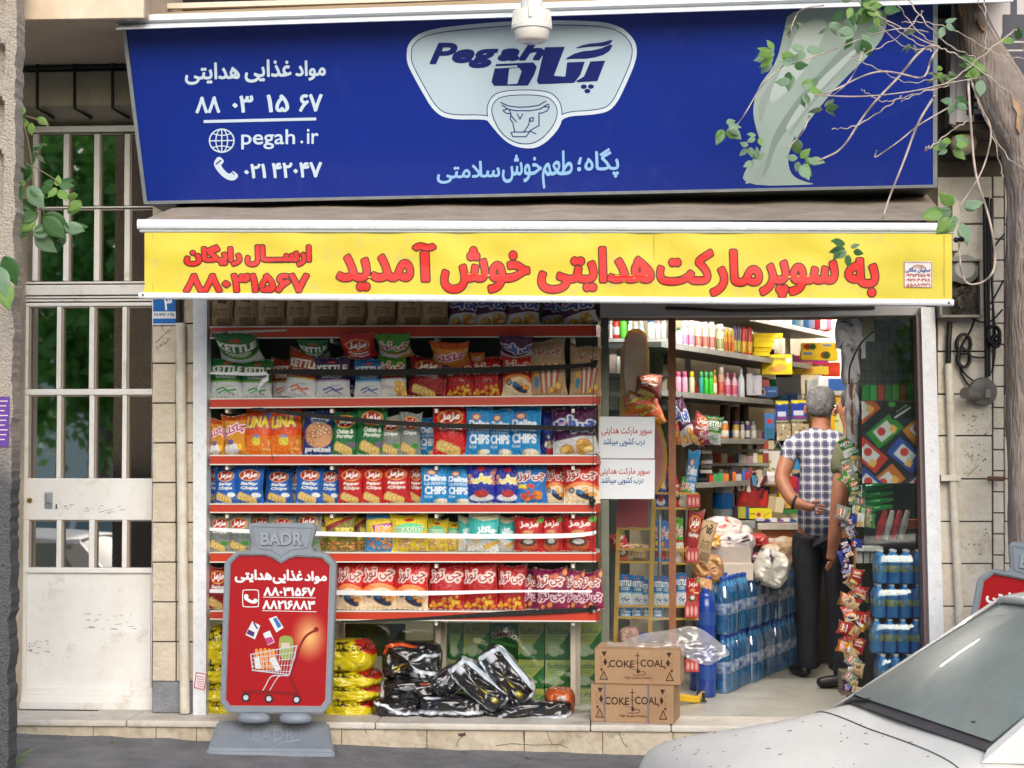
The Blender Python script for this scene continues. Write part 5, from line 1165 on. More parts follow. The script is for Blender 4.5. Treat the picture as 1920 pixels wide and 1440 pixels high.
for a, b in spans(1390, 1412, 2): it.append((a, b, 612, '#a8281c', '#17171a', '#d8a830', 'black and red insect spray can', 'can'))
row(it, LV['S1'], 'upper wall shelf')
it = []
for a, b in spans(1266, 1290, 2): it.append((a, b, 697, '#e8a0bc', '#e06a94', None, 'pink shampoo bottle', 'tall'))
it += [(1292, 1303, 697, '#c8c8a8', '#e0c830', None, 'cream bottle with yellow cap', 'tall')]
for a, b, c in [(1311, 1320, '#2f9a8c'), (1320, 1329, '#3cc43a'), (1329, 1338, '#3cc43a')]: it.append((a, b, 697, c, '#5cc87c', None, 'green mouthwash bottle', 'tall'))
it += [(1336, 1345, 694, '#c8902c', '#e0c040', '#e0d8c0', 'amber bottle with yellow pump', 'bottle'), (1346, 1359, 688, '#b8907c', '#d8cfc0', '#b84030', 'tan bottle with beige cap', 'tall')]
for a, b in spans(1358, 1384, 2): it.append((a, b, 699, '#e8b4cc', '#e07aa0', '#cc5a7a', 'tall pale pink bottle', 'bottle'))
it += [(1384, 1397, 692, '#d8dce8', '#c8ccd8', None, 'white pump bottle', 'bottle')]
row(it, LV['S2'], 'middle wall shelf')
it = []
for a, b, c, d, nme in [(1350, 1366, '#e08a2c', '#e8e0d4', 'orange and white tub'), (1374, 1386, '#c8a83a', '#5a3a8a', 'yellow tub with violet lid'), (1388, 1396, '#c8c0b8', '#3a5a3a', 'slim pale jar with green lid'), (1397, 1406, '#4a3a7a', '#d8d4d8', 'dark violet jar'), (1407, 1418, '#b8b4a8', '#8a8c8a', 'grey jar')]: it.append((a, b, 790, c, d, '#e0d8d0', nme, 'jar'))
row(it, LV['S3'], 'lower wall shelf')
for k, (a, b) in enumerate(spans(1350, 1405, 3)): bottle(a, b, 745+k % 2*5, .2, LV['S3'], '#4a2a1c', '#c8c4bc', None, ORD[k]+' big brown tin from the left, under the middle wall shelf', 'brown tins', name='tin', prof='jar', cat='tin')
# boxes
def pbox2(name, c, x0, x1, yt, yb, off, label, group=None, cat='box', dep=.12, txt=None, fn=PW, art=None, pbot=None):
    a = fn((x0+x1)/2, yb, off); D = a.y+9; w = (x1-x0)*D/F; h = (yb-yt)*D/F
    A = art or Art(36, 20, c, h/w); 
    if txt: A.text(txt[0], txt[1], txt[2], .008)
    V = []; Fc = []; col = []
    for j in range(A.h):
        for i in range(A.w): V.append(Vector((a.x-w/2+w*i/(A.w-1), a.y, a.z+h-h*j/(A.h-1)))); col.append(A.p[j, i])
    for j in range(A.h-1):
        for i in range(A.w-1): q = j*A.w+i; Fc.append((q, q+A.w, q+A.w+1, q+1))
    n = len(V); x, X = a.x-w/2, a.x+w/2
    V += [Vector(q) for q in [(x, a.y, a.z), (X, a.y, a.z), (X, a.y+dep, a.z), (x, a.y+dep, a.z), (x, a.y, a.z+h), (X, a.y, a.z+h), (X, a.y+dep, a.z+h), (x, a.y+dep, a.z+h)]]; col += [np.array(lin(c))]*8
    Fc += [tuple(n+i for i in f) for f in [(3, 2, 1, 0), (4, 5, 6, 7), (1, 2, 6, 5), (2, 3, 7, 6), (3, 0, 4, 7)]]
    return mk(name, V, Fc, paperm, attr=np.array(col), label=label, cat=cat, group=group)
YB = 'yellow boxes on the wall shelves'
for k in range(5): pbox2('product_box', '#e8cc1c', 1412+k % 2*2, 1455-k*3+(12 if k == 0 else 0), 625+k*8.6, 633+k*8.6+.2, .05+.01*(k % 2), 'yellow flat box, '+ORD[k]+' from the top of the stack', YB)
A = Art(48, 34, '#e6c820', .68); A.text('Kamvar', (.2, .08, .8, .3), '#4a4a3a', .006); A.ell(.12, .1, .09, .08, '#b83040'); A.ell(.45, .75, .22, .1, '#c88a3a'); A.ell(.62, .65, .2, .12, '#d89c48'); A.ell(.88, .3, .08, .1, '#c8d0d8')
pbox2('biscuit_box', '#e6c820', 1429, 1485, 665, 702, -.03, 'yellow biscuit box with two round biscuits, standing on the wall shelf edge', YB, art=A)
for k, (x0, x1, y0, y1, c, d) in enumerate([(1505, 1568, 643, 657, '#e8c41c', 'yellow wrap box with vegetables, topmost of its stack'), (1503, 1570, 657, 675, '#ecd02a', 'yellow wrap box, second of the stack beside the fridge'), (1492, 1553, 676, 684, '#a82c80', 'magenta and tan flat box under the yellow ones'), (1485, 1553, 687, 702, '#e0c040', 'long pale yellow box at the bottom of the stack'), (1545, 1575, 680, 708, '#d83a28', 'red and white carton right of the yellow boxes')]):
    A = Art(44, 14, c, .25)
    if k < 2: A.ell(.15+.5*k, .5, .12, .1, '#a82818'); A.ell(.3+.4*k, .5, .1, .1, '#2c5a1c'); A.rect(.6-.55*k, .2, .85-.55*k, .45, '#5a8ac0')
    if k == 2: A.rect(0, .4, .5, 1, '#c89868'); A.rect(.5, .6, .95, 1, '#c82848')
    if k == 3: A.ell(.45, .5, .14, .09, '#c88a3a')
    pbox2('product_box', c, x0, x1, y0, y1, .0, d, YB, art=A)
A = Art(40, 26, '#dcd8d4', .7); A.ell(.5, .5, .4, .2, '#a8282c', -.1); A.line([(.25, .55), (.45, .42), (.6, .55), (.78, .42)], .03, '#e8e0e0')
SIGN_ = pbox2('framed_sign', '#1a1718', 1460, 1492, 708, 735, -.06, 'small framed red and white sign hanging from the wall shelf', cat='sign', dep=.02, art=A)
g = G(); a, b = PW(1458, 737, -.05), PW(1494, 706, -.05); g.box(a.x, b.x, a.y+.12, a.y+.13, a.z, b.z, .002); g.make('frame', blk, SIGN_)
A = Art(40, 24, '#2c4c84', .55); A.ell(.22, .5, .17, .22, '#a88a6a'); A.ell(.22, .5, .09, .13, '#20242c'); A.rect(.5, .35, .9, .5, '#6a8ac0')
pbox2('slipper_box', '#2c4c84', 1421, 1458, 725, 745, .02, 'blue box with a tan picture on the middle wall shelf', art=A)
for k, (a, b, y0, c, lab) in enumerate([(1400, 1411, 700, '#d8d8e0', 'white leaning pack between pink bottles and blue box'), (1411, 1428, 704, '#dfe0ea', 'white napkin pack in the middle of the middle shelf'), (1428, 1442, 708, '#c86a6a', 'pink pack behind the blue box'), (1442, 1459, 711, '#3aa87a', 'green tub pack behind the blue box')]):
    pbox2('product_pack', c, a, b, y0, 741, .08, lab, cat='pack')
for k, (a, b) in enumerate(spans(1513, 1534, 3)): pbox2('tissue_roll', '#cfdde8', a, b, 712, 748, -.02, ORD[k]+' pale blue tall pack beside the framed sign', cat='pack', group='pale blue packs')
# goods hanging from the top shelf
for k, (a, b) in enumerate(spans(1474, 1560, 8)):
    c = ['#dfe8f2', '#6ab0dc', '#e8eef4', '#4a8ad0', '#e0d8e8', '#b82a3a', '#e8e8ee', '#c8283a'][k]
    pbox2('diaper_pack', c, a, b, 588, 612+k*.8, .05, ORD[k]+' bright pack from the left on the topmost wall shelf', cat='pack', group='packs on the topmost wall shelf', dep=.25)
# behind the glass door
ls = thing('side_shelf', P(1195, 640, 1.5), 'bright glass shelf with detergent behind the glass door', 'shelf')
for k, (y, m_) in enumerate([(634, greymetal), (700, darkmetal), (760, greymetal), (830, darkmetal)]):
    g = G(); g.pbox(1138, y, 1252, y+7, 1.5, 1.85); g.make('shelf_board', m_, ls)
g = G(); g.pbox(1130, 560, 1252, 1200, 1.9, 1.95); g.make('back_panel', mat('shelf_back_pale', '#8f9690', .7), ls)
for px in (1141, 1198, 1249): g = G(); g.pbox(px-3, 560, px+3, 1190, 1.86, 1.88); g.make('upright', darkmetal, ls)
PF = lambda Y: (lambda px: P(px, 850, Y))
zz = P(1195, 634, 1.6).z
for k, (a, b, yt, c, cp, d) in enumerate([(1143, 1149, 600, '#e4e8e6', '#d8d8d8', 'white bottle at the far left'), (1149, 1162, 592, '#c02a28', '#b02020', 'red detergent bottle'), (1162, 1176, 592, '#5ac03c', '#3a9a2c', 'lime green detergent bottle'), (1177, 1186, 600, '#dfe4ea', '#c8ccd4', 'white bottle right of the lime one'), (1187, 1197, 604, '#c4d4e0', '#dfe4e8', 'pale blue bottle under the lintel'), (1198, 1208, 602, '#9cbcd0', '#c8d4dc', 'blue grey bottle'), (1214, 1228, 596, '#e8ecec', '#5a8ac8', 'white bottle with blue cap'), (1229, 1239, 598, '#e8d8dc', '#d8a0ac', 'pinkish bottle'), (1240, 1250, 596, '#dfe6e8', '#e8e8e8', 'white bottle beside the brown door frame')]):
    bottle(a, b, yt, 0, zz, c, cp, '#c8ccd8' if k % 2 else None, d+' on the shelf behind the glass door', 'bottles behind the glass door', pw=PF(1.6), prof='tall')
zz = P(1195, 700, 1.6).z
for k, (a, b, y0, c) in enumerate([(1143, 1156, 655, '#9a8a84'), (1157, 1163, 668, '#dcdcd8'), (1218, 1228, 650, '#50535c'), (1228, 1243, 655, '#77735f')]):
    pbox2('carton', c, a, b, y0, 700, 1.62, ['brown grey carton at far left behind the glass door', 'slim white carton behind the glass door', 'dark grey box right of the rack topper', 'olive box right of the rack topper'][k], fn=lambda x, y, o: P(x, y, o))
for k, (a, b, y0) in enumerate([(1143, 1158, 712), (1143, 1158, 735), (1230, 1240, 720), (1241, 1251, 684)]):
    pbox2('carton', ['#8a8f8a', '#7b8280', '#a8a8c0', '#c8c0a8'][k], a, b, y0, y0+24 if k < 2 else 760, 1.64, ['grey carton upper left behind the glass door', 'grey carton lower left behind the glass door', 'lilac bottle box behind the glass door', 'cream box next to the brown door frame'][k], fn=lambda x, y, o: P(x, y, o))
# ---- yellow snack stand
ys_ = mat('stand_yellow', '#b89236', .45, col2='#a88230', ns=6); RY = .62
stand = thing('snack_stand', P(1200, 1320, RY), 'yellow wire snack stand behind the glass door with pink header boards', 'stand')
def seg(pts, w, m, name='post', Y=RY, th=.02):
    g = G()
    for (x0, y0), (x1, y1) in zip(pts[:-1], pts[1:]): g.pquad([(x0-w/2, y0), (x0+w/2, y0), (x1+w/2, y1), (x1-w/2, y1)] if abs(y1-y0) > abs(x1-x0) else [(x0, y0-w/2), (x1, y1-w/2), (x1, y1+w/2), (x0, y0+w/2)], Y, th)
    g.make(name, m, stand)
seg([(1168, 650), (1152, 1290)], 8, ys_); seg([(1226, 935), (1216, 1300)], 8, ys_, Y=RY-.01)
for y in (992, 1030, 1054, 1137, 1158): seg([(1155, y), (1222, y)], 4, ys_, 'rail', RY-.012)
for y in (925, 953, 1030, 1056, 1137, 1160): seg([(1224, y), (1310, y+1)], 4, ys_, 'rail', RY-.015)
pinkm = mat('header_pink', '#c47c7e', .5, col2='#a55c60', ns=6); palep = mat('header_pale', '#dcc4b4', .5, col2='#cfa89c', ns=9)
def board(pts, m, name, Y=RY-.03, th=.006): g = G(); g.prism([P(x, y, Y) for x, y in pts], (0, th, 0)); g.make(name, m, stand)
rim = chk([(1168, 740), (1168, 640), (1180, 618), (1205, 618), (1217, 640), (1217, 740)], 2)
board(chk([(1168, 750), (1167, 645), (1178, 616), (1206, 616), (1218, 645), (1218, 750)], 2), ys_, 'header_rim', RY-.02)
board(chk([(1171, 748), (1170, 648), (1180, 622), (1204, 622), (1215, 648), (1215, 748)], 2), palep, 'header_board')
i_ = Ink(1165, 640, 1220, 750, .7)
for x, h in ((1183, 60), (1200, 45), (1209, 38)): i_.line(chk([(x-5, 700), (x-2, 700-h*.6), (x, 700-h), (x+3, 700-h*.5), (x+2, 705)], 1), .7, True)
inkobj('header_lines', i_, lambda u, v: P(u, v, RY-.032), mat('header_line', '#d0bfb0', .6), stand)
board(chk([(1162, 800), (1166, 765), (1200, 758), (1232, 780), (1250, 830), (1252, 880), (1235, 930), (1162, 935)], 2), ys_, 'curved_rim', RY-.035)
board(chk([(1164, 806), (1168, 772), (1198, 766), (1226, 786), (1243, 832), (1245, 878), (1228, 928), (1164, 930)], 2), pinkm, 'curved_board', RY-.04)
board([(1157, 935), (1216, 936), (1214, 989), (1155, 988)], mat('panel_red', '#932c34', .5, col2='#882630', ns=4), 'lower_panel', RY-.03)
# snack packets on the stand
SG = 'packets on the yellow stand'
pk = [('choco', 1168, 1200, 735, 765, 'rosy packet tucked under the rack header board'), ('ketchup', 1190, 1238, 700, 745, 'dark red shiny packet stuffed beside the header board'), ('lina', 1172, 1232, 738, 775, 'long orange packet lying under the dark red one'), ('lina', 1205, 1252, 752, 800, 'orange packet bulging left of the brown door frame')]
for k, (key, x0, x1, y0, y1, lab) in enumerate(pk):
    o = putbag(key, x0, x1, y0, (None, y1), RY-.05, lab, SG, 20-k*14, -10, k, name='snack_packet')
zrow = lambda y: P(1200, y, RY+.05).z
def srow(items, y, Y=RY+.06):
    for key, x0, x1, y0, lab, tl in items: putbag(key, x0, x1, y0, (P(1200, y, Y).z, y), Y, lab, SG, tl, -5, int(x0) % 2, name='snack_packet')
srow([('nuts', 1158, 1190, 995, 'dark red packet on the top left tier of the yellow stand', -20), ('kraft', 1172, 1214, 1020, 'beige packet lying on the top left tier of the yellow stand', 4)], 1053)
srow([('kettle_blue', 1158, 1186, 1078, 'navy packet, first from left on the middle tier of the yellow stand', 0), ('kettle_blue', 1184, 1206, 1080, 'navy packet, second from left on the middle tier', 2), ('kettle_blue', 1203, 1216, 1086, 'slim navy packet left of the yellow post', 0), ('kettle_blue', 1226, 1245, 1080, 'navy packet between yellow post and brown frame', 0), ('kettle_blue', 1240, 1256, 1082, 'navy packet half behind the brown frame', 1), ('kettle_blue', 1268, 1288, 1075, 'navy and white packet right of the brown frame', 0), ('nuts', 1284, 1310, 1084, 'red and white packet at the right end of the middle tier', 3)], 1136)
srow([('delina', 1160, 1184, 1138, 'sky blue packet, first from left on the lowest tier', 5), ('delina', 1184, 1204, 1138, 'sky blue packet, second from left on the lowest tier', -4), ('delina', 1204, 1218, 1138, 'sky blue packet, third from left on the lowest tier', 3), ('delina', 1225, 1242, 1138, 'sky blue packet right of the yellow post, lowest tier', -3)], 1161)
srow([('blue_ring', 1228, 1246, 975, 'blue packet behind the chrome door handle', 0), ('blue_ring', 1236, 1256, 978, 'blue packet behind the brown frame, middle of stand', 2), ('green_white', 1266, 1284, 972, 'lime green packet right of the brown door frame', -2), ('ketchup', 1278, 1308, 958, 'large dark red packet leaning right of the lime green one', 8), ('kraft', 1298, 1328, 975, 'brown nut packet leaning at the right end of the stand', 14)], 1054)
srow([('green_white', 1268, 1296, 895, 'green leafy packet on the upper tier right of the brown frame', 12), ('nuts', 1266, 1284, 868, 'red packet standing behind the green one', -14), ('delina', 1278, 1300, 845, 'blue and white striped packet sticking up above the stand', 8), ('poofy', 1228, 1250, 880, 'dark packet left of the brown door frame, upper tier', 0)], 951)
srow([('lina', 1256, 1276, 765, 'orange packet hanging right of the brown door frame', 6), ('purple', 1280, 1312, 742, 'purple and red shiny packet hanging above the stand', -20), ('ketchup', 1288, 1320, 775, 'wine red crumpled packet hanging above the round one', 18), ('kettle_green', 1318, 1350, 780, 'green crumpled packet with brown round front', 8), ('wheel', 1300, 1336, 788, 'brown round packet beside the green one', 0)], 833)
sack('snack_packet', 1160, 1175, 1200, 1212, RY, .15, Art(20, 20, '#b08a80', 1), 'crumpled pale pink bag at the foot of the yellow stand', 'snack bag', SG, sd=3)
sack('snack_packet', 1196, 1185, 1222, 1206, RY-.03, .1, Art(20, 20, '#2c3c84', 1), 'small crumpled blue bag at the foot of the yellow stand', 'snack bag', SG, sd=5)
for k, (x0, y0, x1, y1) in enumerate([(1288, 927, 1313, 951), (1287, 1028, 1310, 1054), (1284, 1130, 1310, 1158), (1285, 1236, 1311, 1260)]):
    A = Art(26, 24, '#a83a3e', .95)
    for q_ in range(3): A.ell(.2+.3*q_, .55, .1, .3, '#d09a94')
    artbox('tier_label', A, x0, y0, x1, y1, RY-.06, .006, parent=stand)
for k, (y0, y1) in enumerate([(1288, 1300), (1300, 1314)]):
    g = G(); g.tube([P(1270, 1305+k*6, RY-.2), P(1308, 1310+k*4, RY-.1), P(1322, 1296+k*3, RY+.2)], .014, 6); g.make('base_rail', mat('stand_bright', '#d8b02c', .4), stand)
for x, y in ((1296, 1322), (1319, 1311)): g = G(); g.lathe(P(x, y+5, RY-.1), [(.02, -.0), (.008, .015), (.008, .05)], 10); g.make('foot', blk, stand)
# ---- counter with clutter
CY = 2.3; cz = P(1400, 976, CY).z
ct = thing('shop_counter', P(1430, 1100, CY), 'grey metal topped counter crowded with sweets in the shop', 'counter')
g = G(); a = P(1335, 976, CY); b = P(1412, 976, CY); c_ = P(1560, 985, CY); g.box(a.x, b.x+.02, CY, CY+.6, cz-.05, cz, .004); g.make('metal_top', greymetal, ct)
g = G(); g.box(b.x+.021, c_.x, CY-.1, CY+.5, cz-.055, cz-.012, .004); g.make('paper_top', mat('counter_paper', '#d4cec4', .7, col2='#bdb4a8'), ct)
g = G(); g.box(b.x+.05, c_.x, CY-.06, CY-.03, cz-.13, cz-.056); g.make('wood_edge', mat('counter_wood', '#a8622c', .5, col2='#94521f', ns=9), ct)
g = G(); g.box(a.x+.05, c_.x, CY+.05, CY+.5, FZ, cz-.14); g.make('cabinet', mat('counter_dark', '#3a332c', .7), ct)
for px in (1338, 1406): g = G(); p = P(px, 976, CY); g.box(p.x-.02, p.x+.02, CY, CY+.04, FZ, cz-.051); g.make('leg', greymetal, ct)
jw = thing('water_jug', P(1356, 974, CY+.1), 'large clear water jug with blue lid and blue band on the counter', 'jug'); jp = P(1356, 974, CY+.1); jp.z = cz; k = px2m(1, CY)
g = G(); g.lathe(jp, [(18*k, 0), (19.5*k, 2*k), (19.5*k, 20*k), (18.8*k, 21*k), (19.5*k, 22*k), (19.5*k, 52*k), (18*k, 60*k), (13*k, 70*k), (10.5*k, 75*k), (10.5*k, 77*k)], 24); g.make('body', mat('clear_pet', '#c4d2dc', .12, alpha=.55, coat=.5), jw, smooth=True)
g = G(); g.lathe(jp+Vector((0, 0, 21*k)), [(19.9*k, 0), (20*k, .5*k), (20*k, 29*k), (19.9*k, 30*k)], 24); g.make('blue_band', mat('blue_band', '#1470c8', .3), jw, smooth=True)
g = G(); g.lathe(jp+Vector((0, 0, 77*k)), [(11*k, 0), (11*k, 6*k), (10*k, 7*k)], 24); g.make('lid', mat('lid_blue', '#1c4ab0', .35), jw)
pf = lambda x, y, o: P(x, y, o)
def bx(name, c, x0, x1, y0, y1, Y, lab, cat='box', dep=.12, **k): return pbox2(name, c, x0, x1, y0, y1, Y, lab, cat=cat, dep=dep, fn=pf, **k)
A = Art(40, 20, '#e0d21c', .45); A.ell(.42, .6, .1, .1, '#b8285a'); A.line([(.05, .5), (.25, .5)], .02, '#7a3a20'); A.line([(.65, .7), (.9, .4)], .02, '#b87a3a')
bx('sweets_box', '#e0d21c', 1405, 1447, 954, 973, CY+.02, 'yellow open sweets box with a red dot, front of the counter', art=A)
for k, (a_, b_, c) in enumerate([(1376, 1384, '#3a2440'), (1384, 1391, '#a8a83a'), (1391, 1398, '#b8b030'), (1398, 1404, '#2c5a9a')]): bx('battery_pack', c, a_, b_, 951, 972, CY+.03, ['dark violet', 'olive', 'lime', 'blue'][k]+' small pack between the jug and the yellow sweets box', 'pack')
bx('shopping_basket', '#e0b81c', 1462, 1494, 925, 945, CY+.12, 'yellow plastic basket at the right of the counter', 'basket', .2)
bx('green_tray', '#3a7a3c', 1470, 1502, 954, 964, CY+.1, 'green tray under the yellow basket', 'tray', .2)
bx('snack_carton', '#c8a040', 1472, 1490, 944, 953, CY+.09, 'small orange carton on the green tray', 'box')
A = Art(24, 24, '#d8cca8', 1)
for q_ in range(4): A.rect(.08+.1*q_, 0, .12+.1*q_, 1, '#7a4a2a')
o = bx('striped_cup', '#d8cca8', 1440, 1468, 932, 960, CY+.08, 'cream cup with brown stripes beside the yellow basket', 'cup', .08, art=A); o.rotation_euler.y = R(8)
A = Art(30, 16, '#8a1c20', .5); A.rect(.1, 0, .3, .7, '#c82a28'); A.rect(.75, .1, .95, 1, '#b82020')
bx('red_tray', '#8a1c20', 1382, 1440, 920, 950, CY+.15, 'dark red tray full of chocolate bars on the counter', 'tray', .2, art=A)
qr = random.Random(5)
for k in range(22):
    if k >= 22: break
    x = 1380+k*2.5+qr.uniform(-1, 1); y = qr.uniform(893, 926); c = qr.choice(['#b01c24', '#c8282c', '#20181a', '#d8d4d0', '#8a1a1e', '#d0ccc8', '#5a1a1c', '#3a8ab8']); g = G(); p = P(x, y, CY+.14+qr.uniform(0, .06)); d = Vector((qr.uniform(-.5, .5), 0, 1)).normalized()*px2m(10, CY)
    e_ = Vector((.012, 0, 0)); g.hexa([p-d-e_, p-d+e_, p-d+e_+Vector((0, .012, 0)), p-d-e_+Vector((0, .012, 0)), p+d-e_, p+d+e_, p+d+e_+Vector((0, .012, 0)), p+d-e_+Vector((0, .012, 0))]); g.make('chocolate_bar', pm(c), label=ORD[k]+' chocolate bar from the left sticking up from the dark red tray', cat='sweet', group='chocolate bars in the red tray')
sack('bread_bag', 1416, 884, 1468, 912, CY+.3, .2, Art(20, 12, '#e4dce0', .5), 'long white soft pack lying above the red tray', 'bag', sd=8, lump=.4, m=mat('soft_white', '#888888', .6, attr='art'))
bx('red_carton', '#b82428', 1468, 1492, 893, 915, CY+.3, 'red and blue carton behind the man\'s elbow', art=None)
A = Art(40, 34, '#dcdcd4', .85); q = random.Random(4)
for cxx in (.25, .72):
    for _ in range(10): A.ell(cxx+q.uniform(-.13, .13), .6+q.uniform(-.2, .2), .05, .05, q.choice(['#a8a85a', '#7a8a4a', '#b8a86a']))
bx('gift_bag', '#dcdcd4', 1432, 1484, 846, 892, CY+.35, 'white gift bag printed with olive green patterns hanging over the counter', 'bag', .06, art=A)
g = G(); p = P(1448, 847, CY+.36); q1 = P(1458, 826, CY+.36); q2 = P(1470, 847, CY+.36); g.tube([p, q1, q2], .004, 5); g.make('bag_handle', pm('#a890a8'), label='lilac cord handle of the white gift bag', cat='handle')
bx('blue_pack', '#2f8ac8', 1485, 1500, 826, 880, CY+.4, 'tall light blue pack hanging beside the gift bag', 'pack', .05)
for k, (a_, b_, y0, y1) in enumerate([(1455, 1478, 752, 792), (1484, 1512, 750, 790)]):
    A = Art(26, 36, '#1c3c9c', 1.4); A.rect(0, 0, 1, .14, '#e0d020'); A.ell(.3, .12, .2, .08, '#e8e040'); A.rect(.15, .5, .8, .72, '#d0d8e4'); A.rect(.1, .78, .9, .84, '#a83040'); A.rect(0, .92, 1, .98, '#b8b830')
    bx('sponge_pack', '#1c3c9c', a_, b_, y0, y1, CY+.5, ['left', 'right'][k]+' blue and yellow sponge pack hanging from the wire grid', 'pack', .03, art=A, group='sponge packs on the wire grid')
    A = Art(26, 30, '#b8a888', 1.1); q = random.Random(k)
    for _ in range(12): A.ell(q.random(), q.random(), .1, .08, q.choice(['#e0dccc', '#8a6a4a', '#d0b080', '#ece8e0']))
    bx('comb_card', '#b8a888', a_+2, b_+4, 795, 826, CY+.5, ['left', 'right'][k]+' card of small beige goods under the sponge packs', 'card', .02, art=A, group='cards under the sponge packs')
A = Art(20, 34, '#3a7ab8', 1.7); A.ell(.5, .3, .3, .16, '#c83038'); A.rect(.1, .55, .9, 1, '#2a6a8a')
bx('wipes_pack', '#3a7ab8', 1434, 1452, 775, 826, CY+.45, 'blue pack with a red spot hanging left of the sponge packs', 'pack', .04, art=A)
g = G()
for k in range(9): p0 = P(1452+k*8, 738, CY+.55); p1 = P(1452+k*8, 850, CY+.55); g.box(p0.x-.002, p0.x+.002, p0.y, p0.y+.004, p1.z, p0.z)
for k in range(9): p0 = P(1450, 740+k*13, CY+.55); p1 = P(1518, 740+k*13, CY+.55); g.box(p0.x, p1.x, p0.y-.0045, p0.y-.0005, p0.z-.002, p0.z+.002)
g.make('wire_grid', blk, label='black wire display grid behind the blue sponge packs', cat='grid', kind='stuff')
# assorted small goods between shelf and counter
cl = ['#d8d4cc', '#8a3a34', '#c8b89a', '#4a5a7a', '#b8a03a', '#e0dcd8', '#7a7a74', '#a84a3a', '#c8a0a8', '#5a4a44', '#9aa8b0']
qr = random.Random(11); n_ = 0
for y1, Y in ((842, 2.75), (868, 2.6), (896, 2.5)):
    x = 1310 if y1 > 842 else 1418; nn_ = -1
    while x < (1436 if y1 > 842 else 1452):
        w = qr.uniform(6, 15); c = qr.choice(cl); nn_ += 1
        bx('small_goods', c, x, x+w-.6, y1-qr.uniform(10, 22), y1, Y, '%s small pack from the left on the %s narrow grey shelf' % (ORD[min(23, nn_)], {842: 'upper', 868: 'middle', 896: 'lower'}[y1]), 'pack', .08, group='jumble of small packs'); x += w
for y, Y in ((842, 2.72), (868, 2.58), (896, 2.48)): g = G(); g.pbox(1300, y+.5, 1440, y+5, Y, Y+.2); g.make('goods_shelf', greymetal, label='narrow grey shelf under the %s row of small packs' % {842: 'upper', 868: 'middle', 896: 'lower'}[y], cat='shelf')
for k in range(6): bx('tray_stack', '#d8d8d8' if k % 2 else '#6a6a6c', 1318-k, 1335, 836+k*9, 842+k*9, 2.0, ORD[k]+' white tray from the top of the stack right of the yellow stand', 'tray', .2, group='stacked white trays')
bc = ['#e0dcd8', '#c83a30', '#e0b030', '#3a6ab0', '#3c9a5a', '#e8e4e0', '#b84a8a', '#e07a30', '#7a4a2c', '#c8c4c0', '#5ab0c8', '#2c2c34']
for lv, off, xa, xb, hm, nm in (('S3', .16, 1345, 1470, 24, 'lower wall shelf'), ('S4', .02, 1330, 1455, 22, 'lowest wall shelf'), ('S2', .2, 1300, 1500, 30, 'middle wall shelf, back row'), ('S1', .2, 1285, 1500, 28, 'upper wall shelf, back row')):
    x = xa; k = -1
    while x < xb:
        w = qr.uniform(6, 11); k += 1; zb_ = LV[lv]; p = PW(x+w/2, 850, off); yb = proj((p.x, p.y, zb_))[1]
        pbox2('product_pack', qr.choice(bc), x, x+w-.5, yb-qr.uniform(hm*.6, hm), yb, off, (ORD[k] if k < 24 else 'last' if k == 24 else 'farthest')+' small pack from the left on the '+nm, 'packs on the '+nm, cat='pack', art=None); x += w
for k in range(26):
    x = 1412+(k % 9)*12.5+qr.uniform(-2, 2); y = [842, 872, 900][k//9]; w = qr.uniform(8, 13)
    bx('small_goods', qr.choice(bc), x, x+w, y-qr.uniform(10, 20), y, 2.9-.06*(k//9), ORD[k % 9]+' bright small pack from the left in the %s back row behind the gift bag' % ['upper', 'middle', 'lower'][k//9], 'pack', .06, group='bright small packs behind the gift bag')
for k in range(14):
    x = 1380+k*9; bx('sweet_packet', qr.choice(bc), x, x+qr.uniform(7, 11), 905-qr.uniform(0, 12), 926, CY+.38, ORD[k]+' bright sweet packet from the left behind the red tray', 'packet', .05, group='sweet packets at the back of the counter')
for k in range(7):
    bx('leaflet', ['#c8c4d8', '#4a3a8a', '#dcdce4', '#7a3a8a', '#e4e0e0', '#2c4c9a', '#d8d4d0'][k], 1418+k*12, 1433+k*12, 972+k % 2*3, 977+k % 3, CY-.08+.01*k, ORD[k]+' flat magazine from the left lying at the counter front', 'magazine', .1, group='magazines on the counter')
# yellow fridge and cool box
fr = thing('fridge', P(1558, 1000, 3.0), 'yellow shop fridge behind the standing man', 'fridge'); a = P(1524, 1050, 3.0); b = P(1588, 742, 3.0)
g = G(); g.box(a.x, b.x, 3.0, 3.6, FZ, b.z, .01); g.make('cabinet', mat('fridge_yellow', '#e2b414', .4), fr)
g = G(); g.box(a.x+.16, a.x+.21, 2.985, 3.0, FZ+.1, b.z-.05); g.make('door_frame', mat('fridge_cream', '#d8dca0', .4), fr)
cb = thing('cool_box', P(1560, 742, 2.95), 'white and blue cool box on top of the yellow fridge', 'box'); a = P(1535, 742, 2.95); b = P(1586, 706, 2.95)
g = G(); g.box(a.x, b.x, 2.95, 3.3, a.z, b.z, .02); g.make('body', pm('#d8dcdc'), cb); g = G(); q1, q2 = P(1553, 732, 2.95), P(1585, 710, 2.95); g.box(q1.x, q2.x, 2.94, 2.953, q1.z, q2.z, .004); g.make('blue_panel', pm('#2c5ca4'), cb)
